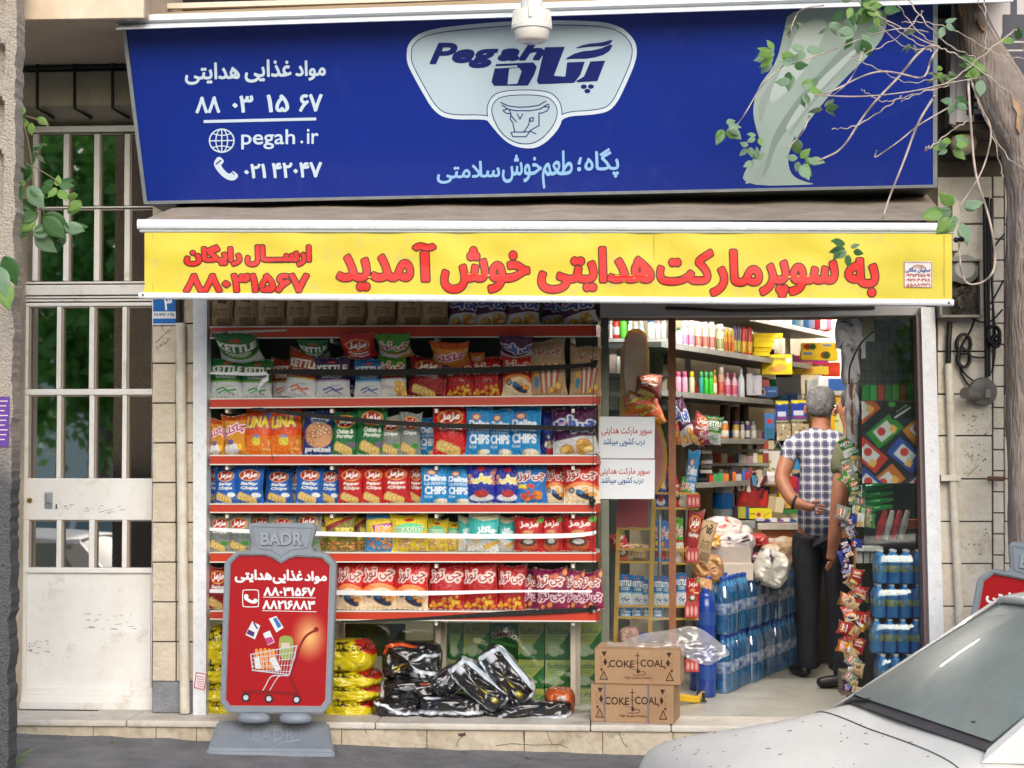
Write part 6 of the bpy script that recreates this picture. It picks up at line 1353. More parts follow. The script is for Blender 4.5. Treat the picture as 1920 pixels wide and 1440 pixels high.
# ---- cartons, soft bags and shrink-wrapped water
bx('carton', '#a8a09c', 1318, 1408, 1026, 1062, 1.5, 'long grey carton with red marks on the water packs', dep=.4)
bx('carton', '#c8bfb4', 1357, 1412, 1058, 1088, 1.35, 'white and brown carton under the grey one', dep=.3)
soft = mat('soft_bag', '#888888', .45, attr='art', bump=.3, bs=20)
def sb_(c, c2, c3, x0, y0, x1, y1, Y, lab, sd, rot=0, lump=1.6):
    A = Art(50, 34, c, .7); q = random.Random(sd)
    for _ in range(16): x, y = q.random(), q.random(); A.line([(x, y), (x+q.uniform(-.2, .2), y+q.uniform(-.2, .2))], q.uniform(.01, .04), q.choice([c2, c3]))
    sack('plastic_bag', x0, y0, x1, y1, Y, .3, A, lab, 'bag', 'soft bags heaped inside the doorway', sd=sd, m=soft, lump=lump, rot=rot)
sb_('#d8ccc8', '#b8303a', '#e8e4e0', 1316, 968, 1392, 1018, 1.7, 'white and red crumpled bag in front of the counter', 1)
sb_('#d8d0d4', '#3a1c3c', '#e8e4e8', 1340, 998, 1416, 1032, 1.65, 'white and dark purple bag lying on the grey carton', 2)
sb_('#c8a888', '#b82428', '#e0d8d0', 1430, 1008, 1512, 1062, 1.9, 'beige and red bread bag at the right of the heap', 3)
sb_('#d8d4cc', '#4a2c4c', '#ecebe4', 1412, 1030, 1478, 1100, 1.5, 'large white plastic bag with purple stripes hanging over the water', 4, 20)
sb_('#a07850', '#c89a68', '#8a6040', 1298, 1040, 1356, 1095, 1.15, 'clear bag of brown biscuits beside the yellow stand', 5)
sb_('#a8805c', '#d0a070', '#7a5434', 1300, 1082, 1336, 1112, 1.0, 'small bag of brown biscuits below the large one', 6)
for k_, (c_1, c_2, x0, y0, x1, y1, Y_, lb_) in enumerate([('#e0dcd8', '#3a4a9a', 1378, 985, 1408, 1012, 1.75, 'small white and blue bag at the top of the heap'), ('#b83038', '#e8d8d4', 1400, 1000, 1440, 1026, 1.85, 'red bag on the heap in front of the counter leg'), ('#d8c8b0', '#a8802c', 1424, 1020, 1462, 1044, 1.8, 'beige bag between the red one and the bread bag'), ('#7a3a5a', '#e0d0d8', 1408, 1036, 1436, 1064, 1.62, 'plum striped packet beside the grey carton'), ('#e4e2de', '#b8a890', 1480, 1045, 1516, 1075, 1.95, 'white bag low beside the man'), ('#c89a3a', '#e8d8a0', 1322, 1000, 1352, 1028, 1.6, 'mustard packet at the left of the heap'), ('#3a6a9a', '#d8dce4', 1340, 985, 1362, 1003, 1.72, 'small blue packet on the white and red bag')]): sb_(c_1, c_2, '#ecebe8', x0, y0, x1, y1, Y_, lb_, 30+k_)
sb_('#d8cfc0', '#8a6a50', '#ece4d8', 1470, 1030, 1512, 1066, 1.95, 'cream cloth bag next to the man\'s hip', 7)
petb = mat('pet_blue', '#4a94cc', .12, alpha=.8, coat=.6, col2='#2a669c', ns=14); petc = mat('pet_clear', '#86acc8', .1, alpha=.6, coat=.6)
capw = mat('cap_white', '#dcdfe6', .4); capb = mat('cap_blue', '#24489c', .4); lbl = mat('bottle_label', '#1f5ea6', .35, col2='#cfd8e4', ns=30); lby = mat('bottle_label_y', '#2c86c4', .35, col2='#d8cc3a', ns=26)
wrap = glassmat('shrink_wrap', '#e4e8ec', .16, 0)
def bprof(r, h): return [(r*.85, 0), (r, h*.03), (r*.96, h*.1), (r, h*.17), (r*.93, h*.24), (r, h*.31), (r*.97, h*.55), (r, h*.62), (r*.9, h*.74), (r*.5, h*.87), (r*.32, h*.91), (r*.32, h*.93)]
def waterpack(n, m_, r, h, bm, cm, lm, name, label, group, lrow=True):
    t = thing(name, (0, 0, 0), label, 'water pack', group)
    for i in range(n):
        for j in range(m_):
            p = Vector((r*(2*i+1-n)*1.01, r*(2*j+1-m_)*1.01, 0)); g = G(); g.lathe(p, bprof(r, h), 14); bo = g.make('bottle', bm, t, smooth=True)
            g = G(); g.lathe(p+Vector((0, 0, h*.93)), [(r*.4, 0), (r*.4, h*.06), (r*.33, h*.07)], 12)
            me_off = g.make('cap', cm, bo)
            g = G(); g.lathe(p+Vector((0, 0, h*.34)), [(r*1.01, 0), (r*1.02, .001), (r*1.02, h*.2), (r*1.01, h*.201)], 14); g.make('label_band', lm, bo, smooth=True)
    # wrap
    g = G(); N_ = 30; a, b = r*n*1.03, r*m_*1.03
    for zz_, s in ((0, .98), (h*.1, 1.01), (h*.4, 1.0), (h*.7, 1.0), (h*.84, .9)):
        for k in range(N_):
            tt = 2*math.pi*k/N_; cx_, cy_ = math.cos(tt), math.sin(tt); g.v.append(Vector((math.copysign(abs(cx_)**.3, cx_)*a*s, math.copysign(abs(cy_)**.3, cy_)*b*s, zz_)))
    g.f = [(i*N_+k, i*N_+(k+1) % N_, (i+1)*N_+(k+1) % N_, (i+1)*N_+k) for i in range(4) for k in range(N_)]
    g.make('wrap', wrap, t, smooth=True)
    return t
wp = waterpack(3, 2, .043, .325, petb, capb, lbl, 'water_pack', 'big shrink-wrapped water pack, lower layer, nearest the door', 'shrink-wrapped water packs inside the door')
L0 = PZ(1366, 1302, FZ); L1 = PZ(1530, 1232, FZ); dr = (L1-L0); ln = dr.length; dr.normalize(); ang = math.atan2(dr.y, dr.x)
nr = Vector((-dr.y, dr.x, 0)); kk = int(ln/.27)+1; first = True
for lay in (0, 1):
    for i in range(kk):
        p = L0+dr*(.13+i*.265)+nr*(.09+.01*(i % 2)); p.z = FZ+.002+lay*.33
        lb = 'shrink-wrapped water pack, %s layer, %s from the door' % (['lower', 'upper'][lay], ORD[i])
        if first: wp.location = p; wp.rotation_euler.z = ang; wp['label'] = lb; first = False
        else: copy_tree(wp, p, (0, 0, ang+R(random.uniform(-3, 3))), label=lb)
dk = mat('canister_blue', '#1a3a8c', .25, coat=.4)
for k, (x, yb, z0, lab) in enumerate([(1324, 1306, FZ, 'deep blue canister standing on the floor beside the water packs'), (1324, 1306, FZ+.302, 'deep blue canister stacked on another one beside the water packs'), (1311, 1294, FZ, 'deep blue canister on the floor behind the stand foot')]):
    b_ = PZ(x, yb, FZ); b_.z = z0; t = thing('canister', b_, lab, 'canister', 'deep blue canisters')
    g = G(); g.lathe(b_, [(.05, 0), (.056, .01), (.052, .07), (.056, .1), (.052, .13), (.056, .2), (.045, .25), (.022, .28)], 20); g.make('body', dk, t, smooth=True)
    g = G(); g.lathe(b_+Vector((0, 0, .28)), [(.024, 0), (.024, .02)], 12); g.make('cap', capb, t)
    g = G(); g.lathe(b_+Vector((0, 0, .1)), [(.0565, 0), (.057, .001), (.057, .07), (.0565, .071)], 20); g.make('label_band', pm('#24488c'), t)
# ---- small bottle packs behind the right pane
sp = waterpack(4, 2, .0335, .175, mat('pet_soda', '#5aaaf0', .12, coat=.6, col2='#3a80d0', ns=25), capw, lby, 'drink_pack', 'pack of small bottled drinks, first from top behind the right pane', 'drink packs behind the right pane')
for k, (x, yb) in enumerate([(1687, 1093), (1683, 1157), (1680, 1222), (1690, 1288)]):
    p = P(x, yb, .17)
    lb = 'pack of blue bottled drinks, %s from the top behind the right pane' % ORD[k]
    if k == 0: sp.location = p; sp['label'] = lb
    else: copy_tree(sp, p, (0, 0, R([0, 2, -2, 3][k])), label=lb)
g = G(); g.box(P(1640, 1340, .1).x, P(1738, 1340, .1).x, .1, .3, FZ, P(1680, 1290, .17).z-.002, .004); g.make('crate', dark, label='dark crate under the bottled drinks behind the right pane', cat='crate')
A = Art(90, 110, '#14171c', 1.36)
for (x, y, c, w_) in [(.38, .36, '#2c7a24', 1), (.12, .66, '#b03018', 1), (.72, .66, '#24449a', 1), (.4, .98, '#b0621c', 1), (.98, .32, '#b0701c', 1), (.0, .12, '#a8501c', 1), (.98, .98, '#3a3c44', .6), (.12, 1.02, '#243c8a', .5), (.8, .02, '#7a2c1c', .8)]:
    d = lambda u, v: (x+(u*.72-v*.7)*.3*w_, (y*1.36+(u*.7+v*.72)*.3*w_*(-1 if False else 1))/1.36)
    sg = -1 if x in (.72, .12) else 1
    q = lambda u, v: (x+(u*.76+v*.65*sg)*.27, y+(-u*.65*sg+v*.76)*.27/1.36)
    A.poly([q(-1, -.62), q(1, -.62), q(1, .62), q(-1, .62)], c); A.poly([q(-.62, -.42), q(.5, -.42), q(.5, .42), q(-.62, .42)], '#c4c8cc'); A.ell(*q(-.2, -.1), .07, .07, '#b83030'); A.poly([q(.2, .1), q(.62, .0), q(.7, .4), q(.3, .5)], '#d8a85a')
A.poly([(.35, .0), (.95, .0), (.78, .28), (.5, .22)], '#14171c'); A.line([(.55, .2), (.8, .08)], .012, '#b8bcb8'); A.line([(.58, .13), (.74, .05)], .006, '#8a8e8a'); A.ell(.5, .04, .06, .04, '#3a8a34')
# poster stuck behind the pane
artbox('product_poster', A, 1617, 752, 1729, 906, .075, .004, 'black poster with tilted green, red, blue and orange packs, right pane', 'poster')
grn = ['#2c8a3c', '#3aa04a', '#a83838', '#3a7a3c', '#5aa84c', '#8a4a34', '#2f9a44']
for k in range(7): bx('gum_packet', grn[k], 1618+k*14, 1630+k*14, 722, 750, .3, ORD[k]+' dim green packet in the row above the poster', 'packet', .03, group='green packets above the poster')
g = G(); g.pbox(1612, 751, 1720, 757, .28, .45); g.make('wire_shelf', darkmetal, label='dark shelf under the dim green packets at the right pane', cat='shelf')
g = G()
for k in range(9): p0 = P(1620+k*12, 612, .35); p1 = P(1620+k*12, 725, .35); g.box(p0.x-.0025, p0.x+.0025, .35, .355, p1.z, p0.z)
for k in range(6): p0 = P(1600, 620+k*19, .35); p1 = P(1722, 620+k*19, .35); g.box(p0.x, p1.x, .344, .3495, p0.z-.0025, p0.z+.0025)
g.make('wire_grid', blk, label='black wire grid in the upper right pane', cat='grid', kind='stuff')
g = G(); g.pbox(1596, 597, 1724, 725, .5, .52); g.make('foggy_sheet', mat('foggy_sheet', '#59605e', .4, col2='#2c302e', ns=7, stain='#a8b0ae', sscale=12), label='murky plastic sheet behind the wire grid, upper right pane', cat='sheet')
bx('paper_note', '#a8aaa8', 1618, 1640, 597, 640, .32, 'pale printed sheet in the top corner of the right pane', 'paper', .004)
bx('white_tube', '#c8ccca', 1616, 1623, 632, 672, .3, 'narrow white tag hanging on the wire grid', 'tag', .01)
for k in range(4):
    g = G(); y = 913+k*13; g.tube([P(1606, y+4, .3), P(1640, y+1, .28), P(1674, y-3, .28)], [.018, .02, .009], 10); g.make('green_bottle', mat('green_pack', '#1f8a3c', .2, coat=.5), label=ORD[k]+' green bottle lying on its side below the poster', cat='bottle', group='green bottles below the poster', smooth=True)
for k in range(4):
    g = G(); x = 1652+k*14; g.tube([P(x+8, 958, .3), P(x, 985, .27), P(x-6, 1010, .3)], [.012, .02, .014], 8); g.make('candy_strip', pm(['#a8343c', '#b0aca8', '#b03a40', '#a8a4a4'][k]), label=['leftmost red', 'left grey', 'right red', 'rightmost grey'][k]+' hanging candy strip behind the right pane', cat='packet', group='candy strips behind the right pane')
g = G(); g.pbox(1668, 975, 1725, 992, .45, .6); g.make('orange_shelf', pm('#b4541c'), label='orange shelf edge behind the right pane', cat='shelf')
g = G(); g.pbox(1608, 1026, 1656, 1033, .3, .45); g.make('white_shelf', pm('#b8b8b4'), label='white shelf edge left of the bottled drinks', cat='shelf')
for k in range(3): bx('white_carton', '#a8a6a0', 1607+k*13, 1617+k*13, 1036, 1056, .36, ORD[k]+' dim white carton under the white shelf edge', 'carton', .1, group='dim white cartons')
g = G(); g.pbox(1600, 590, 1735, 1343, .78, .8); g.make('dark_back_panel', mat('depth_shade', '#1d1e1c', .6, col2='#33352f', ns=6), label='dark backing behind the right glass pane', cat='panel')  # near-black mottled sheet paints the dimness of the depth here
# ---- hanging goods on the stand at the doorway's right side
hs = thing('hanging_stand', P(1602, 1315, .25), 'rusty wire stand hung with snack strips at the doorway', 'stand'); rust = mat('rusty_wire', '#8a4c1c', .6)
g = G(); g.tube([P(1596, 690, .22), P(1600, 900, .22), P(1606, 1310, .22)], .006, 6); g.make('pole', rust, hs)
g = G(); g.tube([P(1590, 1072, .2), P(1622, 1070, .2)], .005, 6); g.make('rung', rust, hs)
g = G(); g.lathe(P(1590, 1325, .22), [(.028, 0), (.01, .02), (.008, .06)], 10); g.make('foot', blk, hs)
g = G(); g.pbox(1578, 1260, 1604, 1304, .2, .35, .003); g.make('base_block', mat('base_brown', '#6a5c48', .8, col2='#4a4034'), hs)
def strip(keys, n, x0, x1, y0, y1, lab, hts, sd, hh=26):
    q = random.Random(sd)
    for k in range(n):
        y = y0+(y1-y0)*(k+.5)/n; w = q.uniform(.75, 1.1)*(x1-x0); xc = (x0+x1)/2+(4 if k % 2 else -4)+q.uniform(-4, 4); Y = .17+q.uniform(-.02, .04); o = putbag(keys[k % len(keys)], xc-w/2, xc+w/2, y-hh/2, (None, y+hh/2), Y, ORD[k]+' packet from the top of the '+lab, 'packets of the '+lab, q.choice([-75, -20, 15, 60, 95, -50]), q.uniform(-30, 20), k, q.uniform(-25, 25), name='hanging_packet'); o['category'] = 'packet'
        s_ = o.scale[0]*.85; o.scale = (s_*.95, s_*.8, s_*.8)
strip(['kettle_green', 'onion', 'greygreen', 'green_white'], 16, 1584, 1617, 838, 965, 'green strip at the doorway', 0, 20)
strip(['ketchup', 'kraft', 'nuts', 'moto', 'choco'], 17, 1586, 1618, 1078, 1225, 'dark red strip at the doorway', 0, 40)
strip(['popblue', 'kettle_purple', 'purple'], 9, 1580, 1604, 960, 1075, 'violet and white strip at the doorway', 0, 60)
strip(['kraft', 'greygreen', 'purple'], 8, 1592, 1618, 1222, 1300, 'dark lowest strip at the doorway', 0, 70)
A = Art(30, 60, '#bcbac0', 2.0); q = random.Random(1)
for _ in range(30): xx, yy = q.random(), q.random(); A.line([(xx, yy), (xx+q.uniform(-.15, .15), yy+q.uniform(0, .06))], .03, q.choice(['#c8ccd4', '#3a3634', '#6a4c34', '#a8a8b0']))
for k, (x0, y0, x1, y1) in enumerate([(1566, 596, 1616, 660), (1578, 640, 1612, 720), (1584, 700, 1610, 800), (1586, 760, 1608, 842)]): sack('torn_plastic', x0, y0, x1, y1, .24, .06, A, ['topmost', 'second', 'third', 'lowest'][k]+' piece of torn silvery plastic hanging at the doorway top', 'plastic', 'torn plastic at the doorway', sd=k+5, nu=34, nv=24, lump=2.6, m=paperm, pw=.4)
g = G(); g.tube([Vector(v) for v in chk([tuple(P(x, y, .1)) for x, y in [(1592, 720), (1592, 690), (1604, 660), (1620, 635), (1650, 615)]], 2, False)], .005, 6); g.make('black_wire', blk, label='black wire curving across the top of the right pane', cat='wire')
# ================================================================== people
def skinned(name, pts, edges, m, parent, sub=2, root=0, mats=None, attrfn=None):
    """pts: (x,y,z,rx,ry) world; grows one continuous surface"""
    me = bpy.data.meshes.new(name); me.from_pydata([p[:3] for p in pts], edges, []); o = bpy.data.objects.new(name, me); COL.objects.link(o)
    md = o.modifiers.new('skin', 'SKIN'); sk = me.skin_vertices[0].data
    for i, p in enumerate(pts): sk[i].radius = (p[3], p[4] if len(p) > 4 else p[3]); sk[i].use_root = (i == root)
    md.branch_smoothing = .6; s_ = o.modifiers.new('sub', 'SUBSURF'); s_.levels = sub; s_.render_levels = sub
    dg = bpy.context.evaluated_depsgraph_get(); ev = o.evaluated_get(dg); m2 = bpy.data.meshes.new_from_object(ev)
    v = [Vector(x.co) for x in m2.vertices]; f = [tuple(p.vertices) for p in m2.polygons]; bpy.data.objects.remove(o); bpy.data.meshes.remove(m2)
    return mk(name, v, f, m, parent, smooth=True)
skinm = mat('skin', '#a9745a', .5, col2='#9c6650', ns=20)
def plaid():
    m = mat('plaid_cloth', '#c4c8d4', .85, bump=.2, bs=40); n = m.node_tree; b = n.nodes['Principled BSDF']; tc = n.nodes.new('ShaderNodeTexCoord'); sp = n.nodes.new('ShaderNodeSeparateXYZ'); n.links.new(tc.outputs['Object'], sp.inputs[0])
    def lines(sock, per, wd, sh=0):
        a = n.nodes.new('ShaderNodeMath'); a.operation = 'MULTIPLY_ADD'; a.inputs[1].default_value = 1/per; a.inputs[2].default_value = sh+100; n.links.new(sock, a.inputs[0])
        f = n.nodes.new('ShaderNodeMath'); f.operation = 'FRACT'; n.links.new(a.outputs[0], f.inputs[0])
        l = n.nodes.new('ShaderNodeMath'); l.operation = 'LESS_THAN'; l.inputs[1].default_value = wd; n.links.new(f.outputs[0], l.inputs[0]); return l.outputs[0]
    def mixc(src, fac, col, k):
        mu = n.nodes.new('ShaderNodeMath'); mu.operation = 'MULTIPLY'; mu.inputs[1].default_value = k; n.links.new(fac, mu.inputs[0])
        mx = n.nodes.new('ShaderNodeMix'); mx.data_type = 'RGBA'; n.links.new(mu.outputs[0], mx.inputs[0]); n.links.new(src, mx.inputs[6]); mx.inputs[7].default_value = (*lin(col), 1); return mx.outputs[2]
    rgb = n.nodes.new('ShaderNodeRGB'); rgb.outputs[0].default_value = (*lin('#ccd0dc'), 1); s = rgb.outputs[0]
    s = mixc(s, lines(sp.outputs[0], .052, .5), '#30345a', .72); s = mixc(s, lines(sp.outputs[2], .052, .5), '#2e3256', .7)
    s = mixc(s, lines(sp.outputs[0], .117, .42, .2), '#3c4064', .35); s = mixc(s, lines(sp.outputs[2], .131, .4, .6), '#3c4064', .35)
    s = mixc(s, lines(sp.outputs[0], .052, .1, .3), '#e8e8ee', .7); s = mixc(s, lines(sp.outputs[2], .052, .1, .3), '#e8e8ee', .7)
    n.links.new(s, b.inputs['Base Color']); return m
blackcl = mat('black_trousers', '#1c1c24', .8, col2='#24242c', ns=8, bump=.3, bs=20)
def person(cx, Yp, H, face, label, shirtm, hairc, pose):
    """stands with back mostly to the camera; local x right, y away; face = rotation deg"""
    b = PZ(cx, 850+(1.5-FZ)*F/(Yp+9), FZ); b = Vector((P(cx, 1000, Yp).x, Yp, FZ)); t = thing('person', b, label, 'person')
    s = H/1.76; rot = Matrix.Rotation(R(face), 3, 'Z')
    def W(x, y, z, r, r2=None):
        v = rot @ Vector((x*s, y*s, z*s)); return (b.x+v.x, b.y+v.y, b.z+v.z, r*s, (r2 or r)*s)
    A = pose
    # body: pelvis root
    pts = [W(0, 0, .95, .14, .11), W(0, .0, 1.12, .125, .1), W(0, 0, 1.3, .15, .11), W(0, -.01, 1.42, .12, .09), W(0, .0, 1.5, .055, .06), W(0, .02, 1.58, .06, .07), W(0, .03, 1.66, .078, .092), W(0, .02, 1.73, .055, .065)]
    ed = [(0, 1), (1, 2), (2, 3), (3, 4), (4, 5), (5, 6), (6, 7)]
    for sx, arm, leg in ((-1, A['L'], A['legL']), (1, A['R'], A['legR'])):
        i = len(pts); pts += [W(sx*.17, -.01, 1.415, .062), W(*arm[0], .05), W(*arm[1], .042), W(*arm[2], .03, .026), W(*arm[3], .034, .018)]; ed += [(3, i), (i, i+1), (i+1, i+2), (i+2, i+3), (i+3, i+4)]
        j = len(pts); pts += [W(sx*.09, 0, .84, .095), W(leg[0], leg[1], .5, .06), W(leg[0], leg[1]-.01, .28, .052), W(leg[0], leg[1], .1, .038), W(leg[0], leg[1]+.02, .05, .03)]; ed += [(0, j), (j, j+1), (j+1, j+2), (j+2, j+3), (j+3, j+4)]
    skinned('body', pts, ed, skinm, t)
    # fingers
    for arm in (A['L'], A['R']):
        h = Vector(arm[3]); w = Vector(arm[2]); d = (h-w).normalized(); side = d.cross(Vector((0, 1, .2))).normalized()
        for k in range(4):
            q = h+side*(.026-.017*k); L = [.05, .058, .055, .042][k]; skinned('finger', [W(*q, .009), W(*(q+d*L*.6+Vector((0, .004, 0))), .0085), W(*(q+d*L+Vector((0, .016, 0))), .007)], [(0, 1), (1, 2)], skinm, t, 1)
        q = w+(h-w)*.35+side*.03; skinned('thumb', [W(*q, .011), W(*(q+d*.03+side*.015), .01), W(*(q+d*.055+side*.018), .008)], [(0, 1), (1, 2)], skinm, t, 1)
    # shirt
    pts = [W(0, 0, .80, .168, .13), W(0, .0, 1.02, .158, .13), W(0, 0, 1.3, .166, .125), W(0, -.01, 1.42, .13, .1), W(0, -.005, 1.53, .066, .07)]; ed = [(0, 1), (1, 2), (2, 3), (3, 4)]
    for sx, arm in ((-1, A['L']), (1, A['R'])):
        sh = Vector((sx*.175, -.01, 1.41)); el = Vector(arm[0]); md = sh.lerp(el, .62); i = len(pts); pts += [W(*sh, .082), W(*md, .078, .072)]; ed += [(3, i), (i, i+1)]
    sh_ = skinned('shirt', pts, ed, shirtm, t)
    # trousers
    pts = [W(0, 0, .97, .15, .115)]; ed = []
    for sx, leg in ((-1, A['legL']), (1, A['legR'])):
        j = len(pts); pts += [W(sx*.09, 0, .82, .112), W(leg[0], leg[1], .5, .085), W(leg[0], leg[1], .28, .078), W(leg[0], leg[1]+.005, .08, .078), W(leg[0], leg[1]+.01, .05, .07)]; ed += [(0, j), (j, j+1), (j+1, j+2), (j+2, j+3), (j+3, j+4)]
    skinned('trousers', pts, ed, blackcl, t)
    for leg in (A['legL'], A['legR']):
        x, y, sx = leg; skinned('shoe', [W(x-.0*sx, y-.06, .045, .042, .04), W(x+sx*.05, y+.05, .045, .045, .04), W(x+sx*.12, y+.14, .032, .042, .03)], [(0, 1), (1, 2)], mat('shoe_black', '#17161a', .4), t, 2, 1)
    hm = mat('hair_'+hairc.strip('#'), hairc, .8, col2='#4c4a4a', ns=40, bump=1.0, bs=90)
    skinned('hair', [W(0, -.028, 1.57, .07, .05), W(0, -.012, 1.65, .102, .098), W(0, .0, 1.72, .098, .1), W(0, .005, 1.775, .06, .065)], [(0, 1), (1, 2), (2, 3)], hm, t)
    for sx in (-1, 1):
        skinned('ear', [W(sx*.088, .03, 1.60, .012, .02), W(sx*.094, .02, 1.635, .012, .022), W(sx*.09, .02, 1.66, .01, .014)], [(0, 1), (1, 2)], skinm, t, 1)
        g = G(); e = W(sx*.033, .118, 1.655, .01); g.lathe(Vector(e[:3])-Vector((0, 0, .008)), [(.002, 0), (.009, .004), (.009, .012), (.002, .016)], 8); g.make('eye', mat('eye_dark', '#2a2420', .2), t)
    skinned('nose', [W(0, .115, 1.65, .01), W(0, .14, 1.615, .014), W(0, .12, 1.6, .01)], [(0, 1), (1, 2)], skinm, t, 1)
    g = G(); a_ = Vector(W(-.025, .118, 1.57, 0)[:3]); c_ = Vector(W(.025, .118, 1.57, 0)[:3]); g.tube([a_, (a_+c_)/2+Vector((0, .004, 0)), c_], .004, 6); g.make('mouth', mat('lips', '#8a4a44', .5), t)
    return t
man = person(1541, 1.62, 1.76, -14, 'grey-haired man in plaid shirt and black trousers, hand behind his back', plaid(), '#858488', dict(L=[(-.235, -.1, 1.2), (-.15, -.17, 1.07), (-.06, -.175, 1.04), (-.01, -.18, 1.03)], R=[(.25, .02, 1.13), (.25, .1, .92), (.24, .13, .85), (.24, .14, .8)], legL=(-.09, .02, -1), legR=(.1, .0, 1)))
g = G(); wr = Matrix.Rotation(R(-14), 3, 'Z'); wl = Vector(man.location)+wr @ Vector((-.14, -.171, 1.066)); wd = (wr @ Vector((.09, -.005, -.03))).normalized(); wu = Vector((0, 0, 1)); wv = wd.cross(wu).normalized(); wu = wv.cross(wd); g.tube([wl+(wu*math.cos(a)+wv*math.sin(a))*.036 for a in np.linspace(0, 6.28, 17)], .009, 8); g.make('wristwatch', blk, man)
person(1605, 1.25, 1.74, 60, 'second customer in an olive T-shirt, mostly hidden by hanging snack strips', mat('olive_cloth', '#5f6048', .85, bump=.2), '#2c2724', dict(L=[(-.25, .0, 1.12), (-.25, .03, .88), (-.24, .05, .81), (-.24, .06, .75)], R=[(.24, -.02, 1.12), (.24, .03, .88), (.23, .05, .81), (.23, .06, .75)], legL=(-.09, .03, -1), legR=(.1, .0, 1)))
# ================================================================== pavement boards
pl = mat('board_grey', '#848c96', .45, col2='#7a828c', ns=7, bump=.12, bs=30, stain='#666c74', sscale=8, samt=.4); pld = mat('board_grey_dark', '#727a84', .5)
bred = mat('board_red', '#a41219', .3, col2='#9a1016', ns=2, coat=.3); bwh = mat('board_white', '#e0dfe2', .4)
BY = -.45
bd = thing('advert_board', P(523, 1420, BY), 'grey plastic pavement board with red shopping trolley poster before the snack shelves', 'sign', 'grey plastic pavement boards')
def bprism(pts, Ya, th, m, name, ch=2): g = G(); g.prism([P(x, y, Ya) for x, y in (chk(pts, ch) if ch else pts)], (0, th, 0)); return g.make(name, m, bd)
head = [(466, 988), (470, 981), (586, 981), (592, 988), (583, 1026), (588, 1034), (612, 1038), (630, 1058), (621, 1318), (606, 1338), (429, 1337), (413, 1317), (421, 1054), (443, 1034), (468, 1034), (474, 1026)]
def rc(p, k=.18):   # round corners a little
    q = []; n = len(p)
    for i in range(n):
        a, b, c = p[i-1], p[i], p[(i+1) % n]; la = math.dist(a, b); lc = math.dist(b, c); ra = min(.4, 7/la); rcx = min(.4, 7/lc)
        q += [(b[0]+(a[0]-b[0])*ra, b[1]+(a[1]-b[1])*ra), (b[0]*.75+(a[0]*ra+b[0]*(1-ra))*.125+(c[0]*rcx+b[0]*(1-rcx))*.125, b[1]*.75+(a[1]*ra+b[1]*(1-ra))*.125+(c[1]*rcx+b[1]*(1-rcx))*.125), (b[0]+(c[0]-b[0])*rcx, b[1]+(c[1]-b[1])*rcx)]
    return q
outl = Ink(400, 970, 642, 1350, 1.0); outl.poly(rc(head)); 
panel = [(448, 1041), (497, 1041), (512, 1046), (527, 1056), (541, 1047), (556, 1043), (604, 1046), (619, 1061), (611, 1313), (602, 1325), (432, 1324), (423, 1312), (432, 1057)]
# frame with opening
ring = Ink(400, 970, 642, 1350, 1.0); ring.poly(rc(head)); ring.cut(panel)
def solid(ink, fn, th, name, m, par, iso=0.0, **k):   # thick version of a contour mesh
    V, Fc = ink.mesh(fn, iso); n = len(V); V2 = V+[v+th for v in V]; cnt = {}
    for f in Fc:
        for a, b in zip(f, f[1:]+f[:1]): cnt[(a, b)] = 1
    F2 = list(Fc)+[tuple(n+i for i in reversed(f)) for f in Fc]
    for (a, b) in cnt:
        if (b, a) not in cnt: F2.append((b, a, a+n, b+n))
    return mk(name, V2, F2, m, par, **k)
bf = lambda off: (lambda u, v: P(u, v, BY-off))
solid(ring, bf(0), Vector((0, .05, 0)), 'frame', pl, bd)
ring.f = ring.f+2.2; solid(ring, bf(.006), Vector((0, .005, 0)), 'raised_rim', pl, bd)
g = G(); g.prism([P(x, y, BY+.012) for x, y in panel], (0, .01, 0)); g.make('poster', bred, bd)
pedge = Ink(400, 1030, 642, 1340, 1.0); pedge.line(panel, 1.0, True); inkobj('poster_edge', pedge, lambda u, v: P(u, v, BY+.0105), mat('poster_edge', '#c8a8aa', .4), bd)
hd = [(472, 987), (586, 990), (577, 1027), (545, 1031), (527, 1043), (508, 1031), (482, 1028)]
hl = Ink(460, 975, 600, 1050, .7); hl.line(hd, .8, True); solid(hl, bf(.009), Vector((0, .006, 0)), 'header_groove', pld, bd)
ht = Ink(460, 975, 600, 1050, .5); ht.text('BADR', (490, 999, 566, 1021), .9); solid(ht, bf(.013), Vector((0, .006, 0)), 'embossed_letters', mat('emboss_lit_grey', '#8d959e', .45), bd)  # lighter grey stands in for light on the raised letters
ht.f = ht.f-.9; ht.X = ht.X+1.2; ht.Y = ht.Y+1.2; solid(ht, bf(.0085), Vector((0, .002, 0)), 'letter_shadow', mat('emboss_shadow', '#5c636c', .6), bd)  # offset darker copy paints a drop shadow under the letters
# print
B_ = lambda o: (lambda u, v: P(u, v, BY+.0115-o))
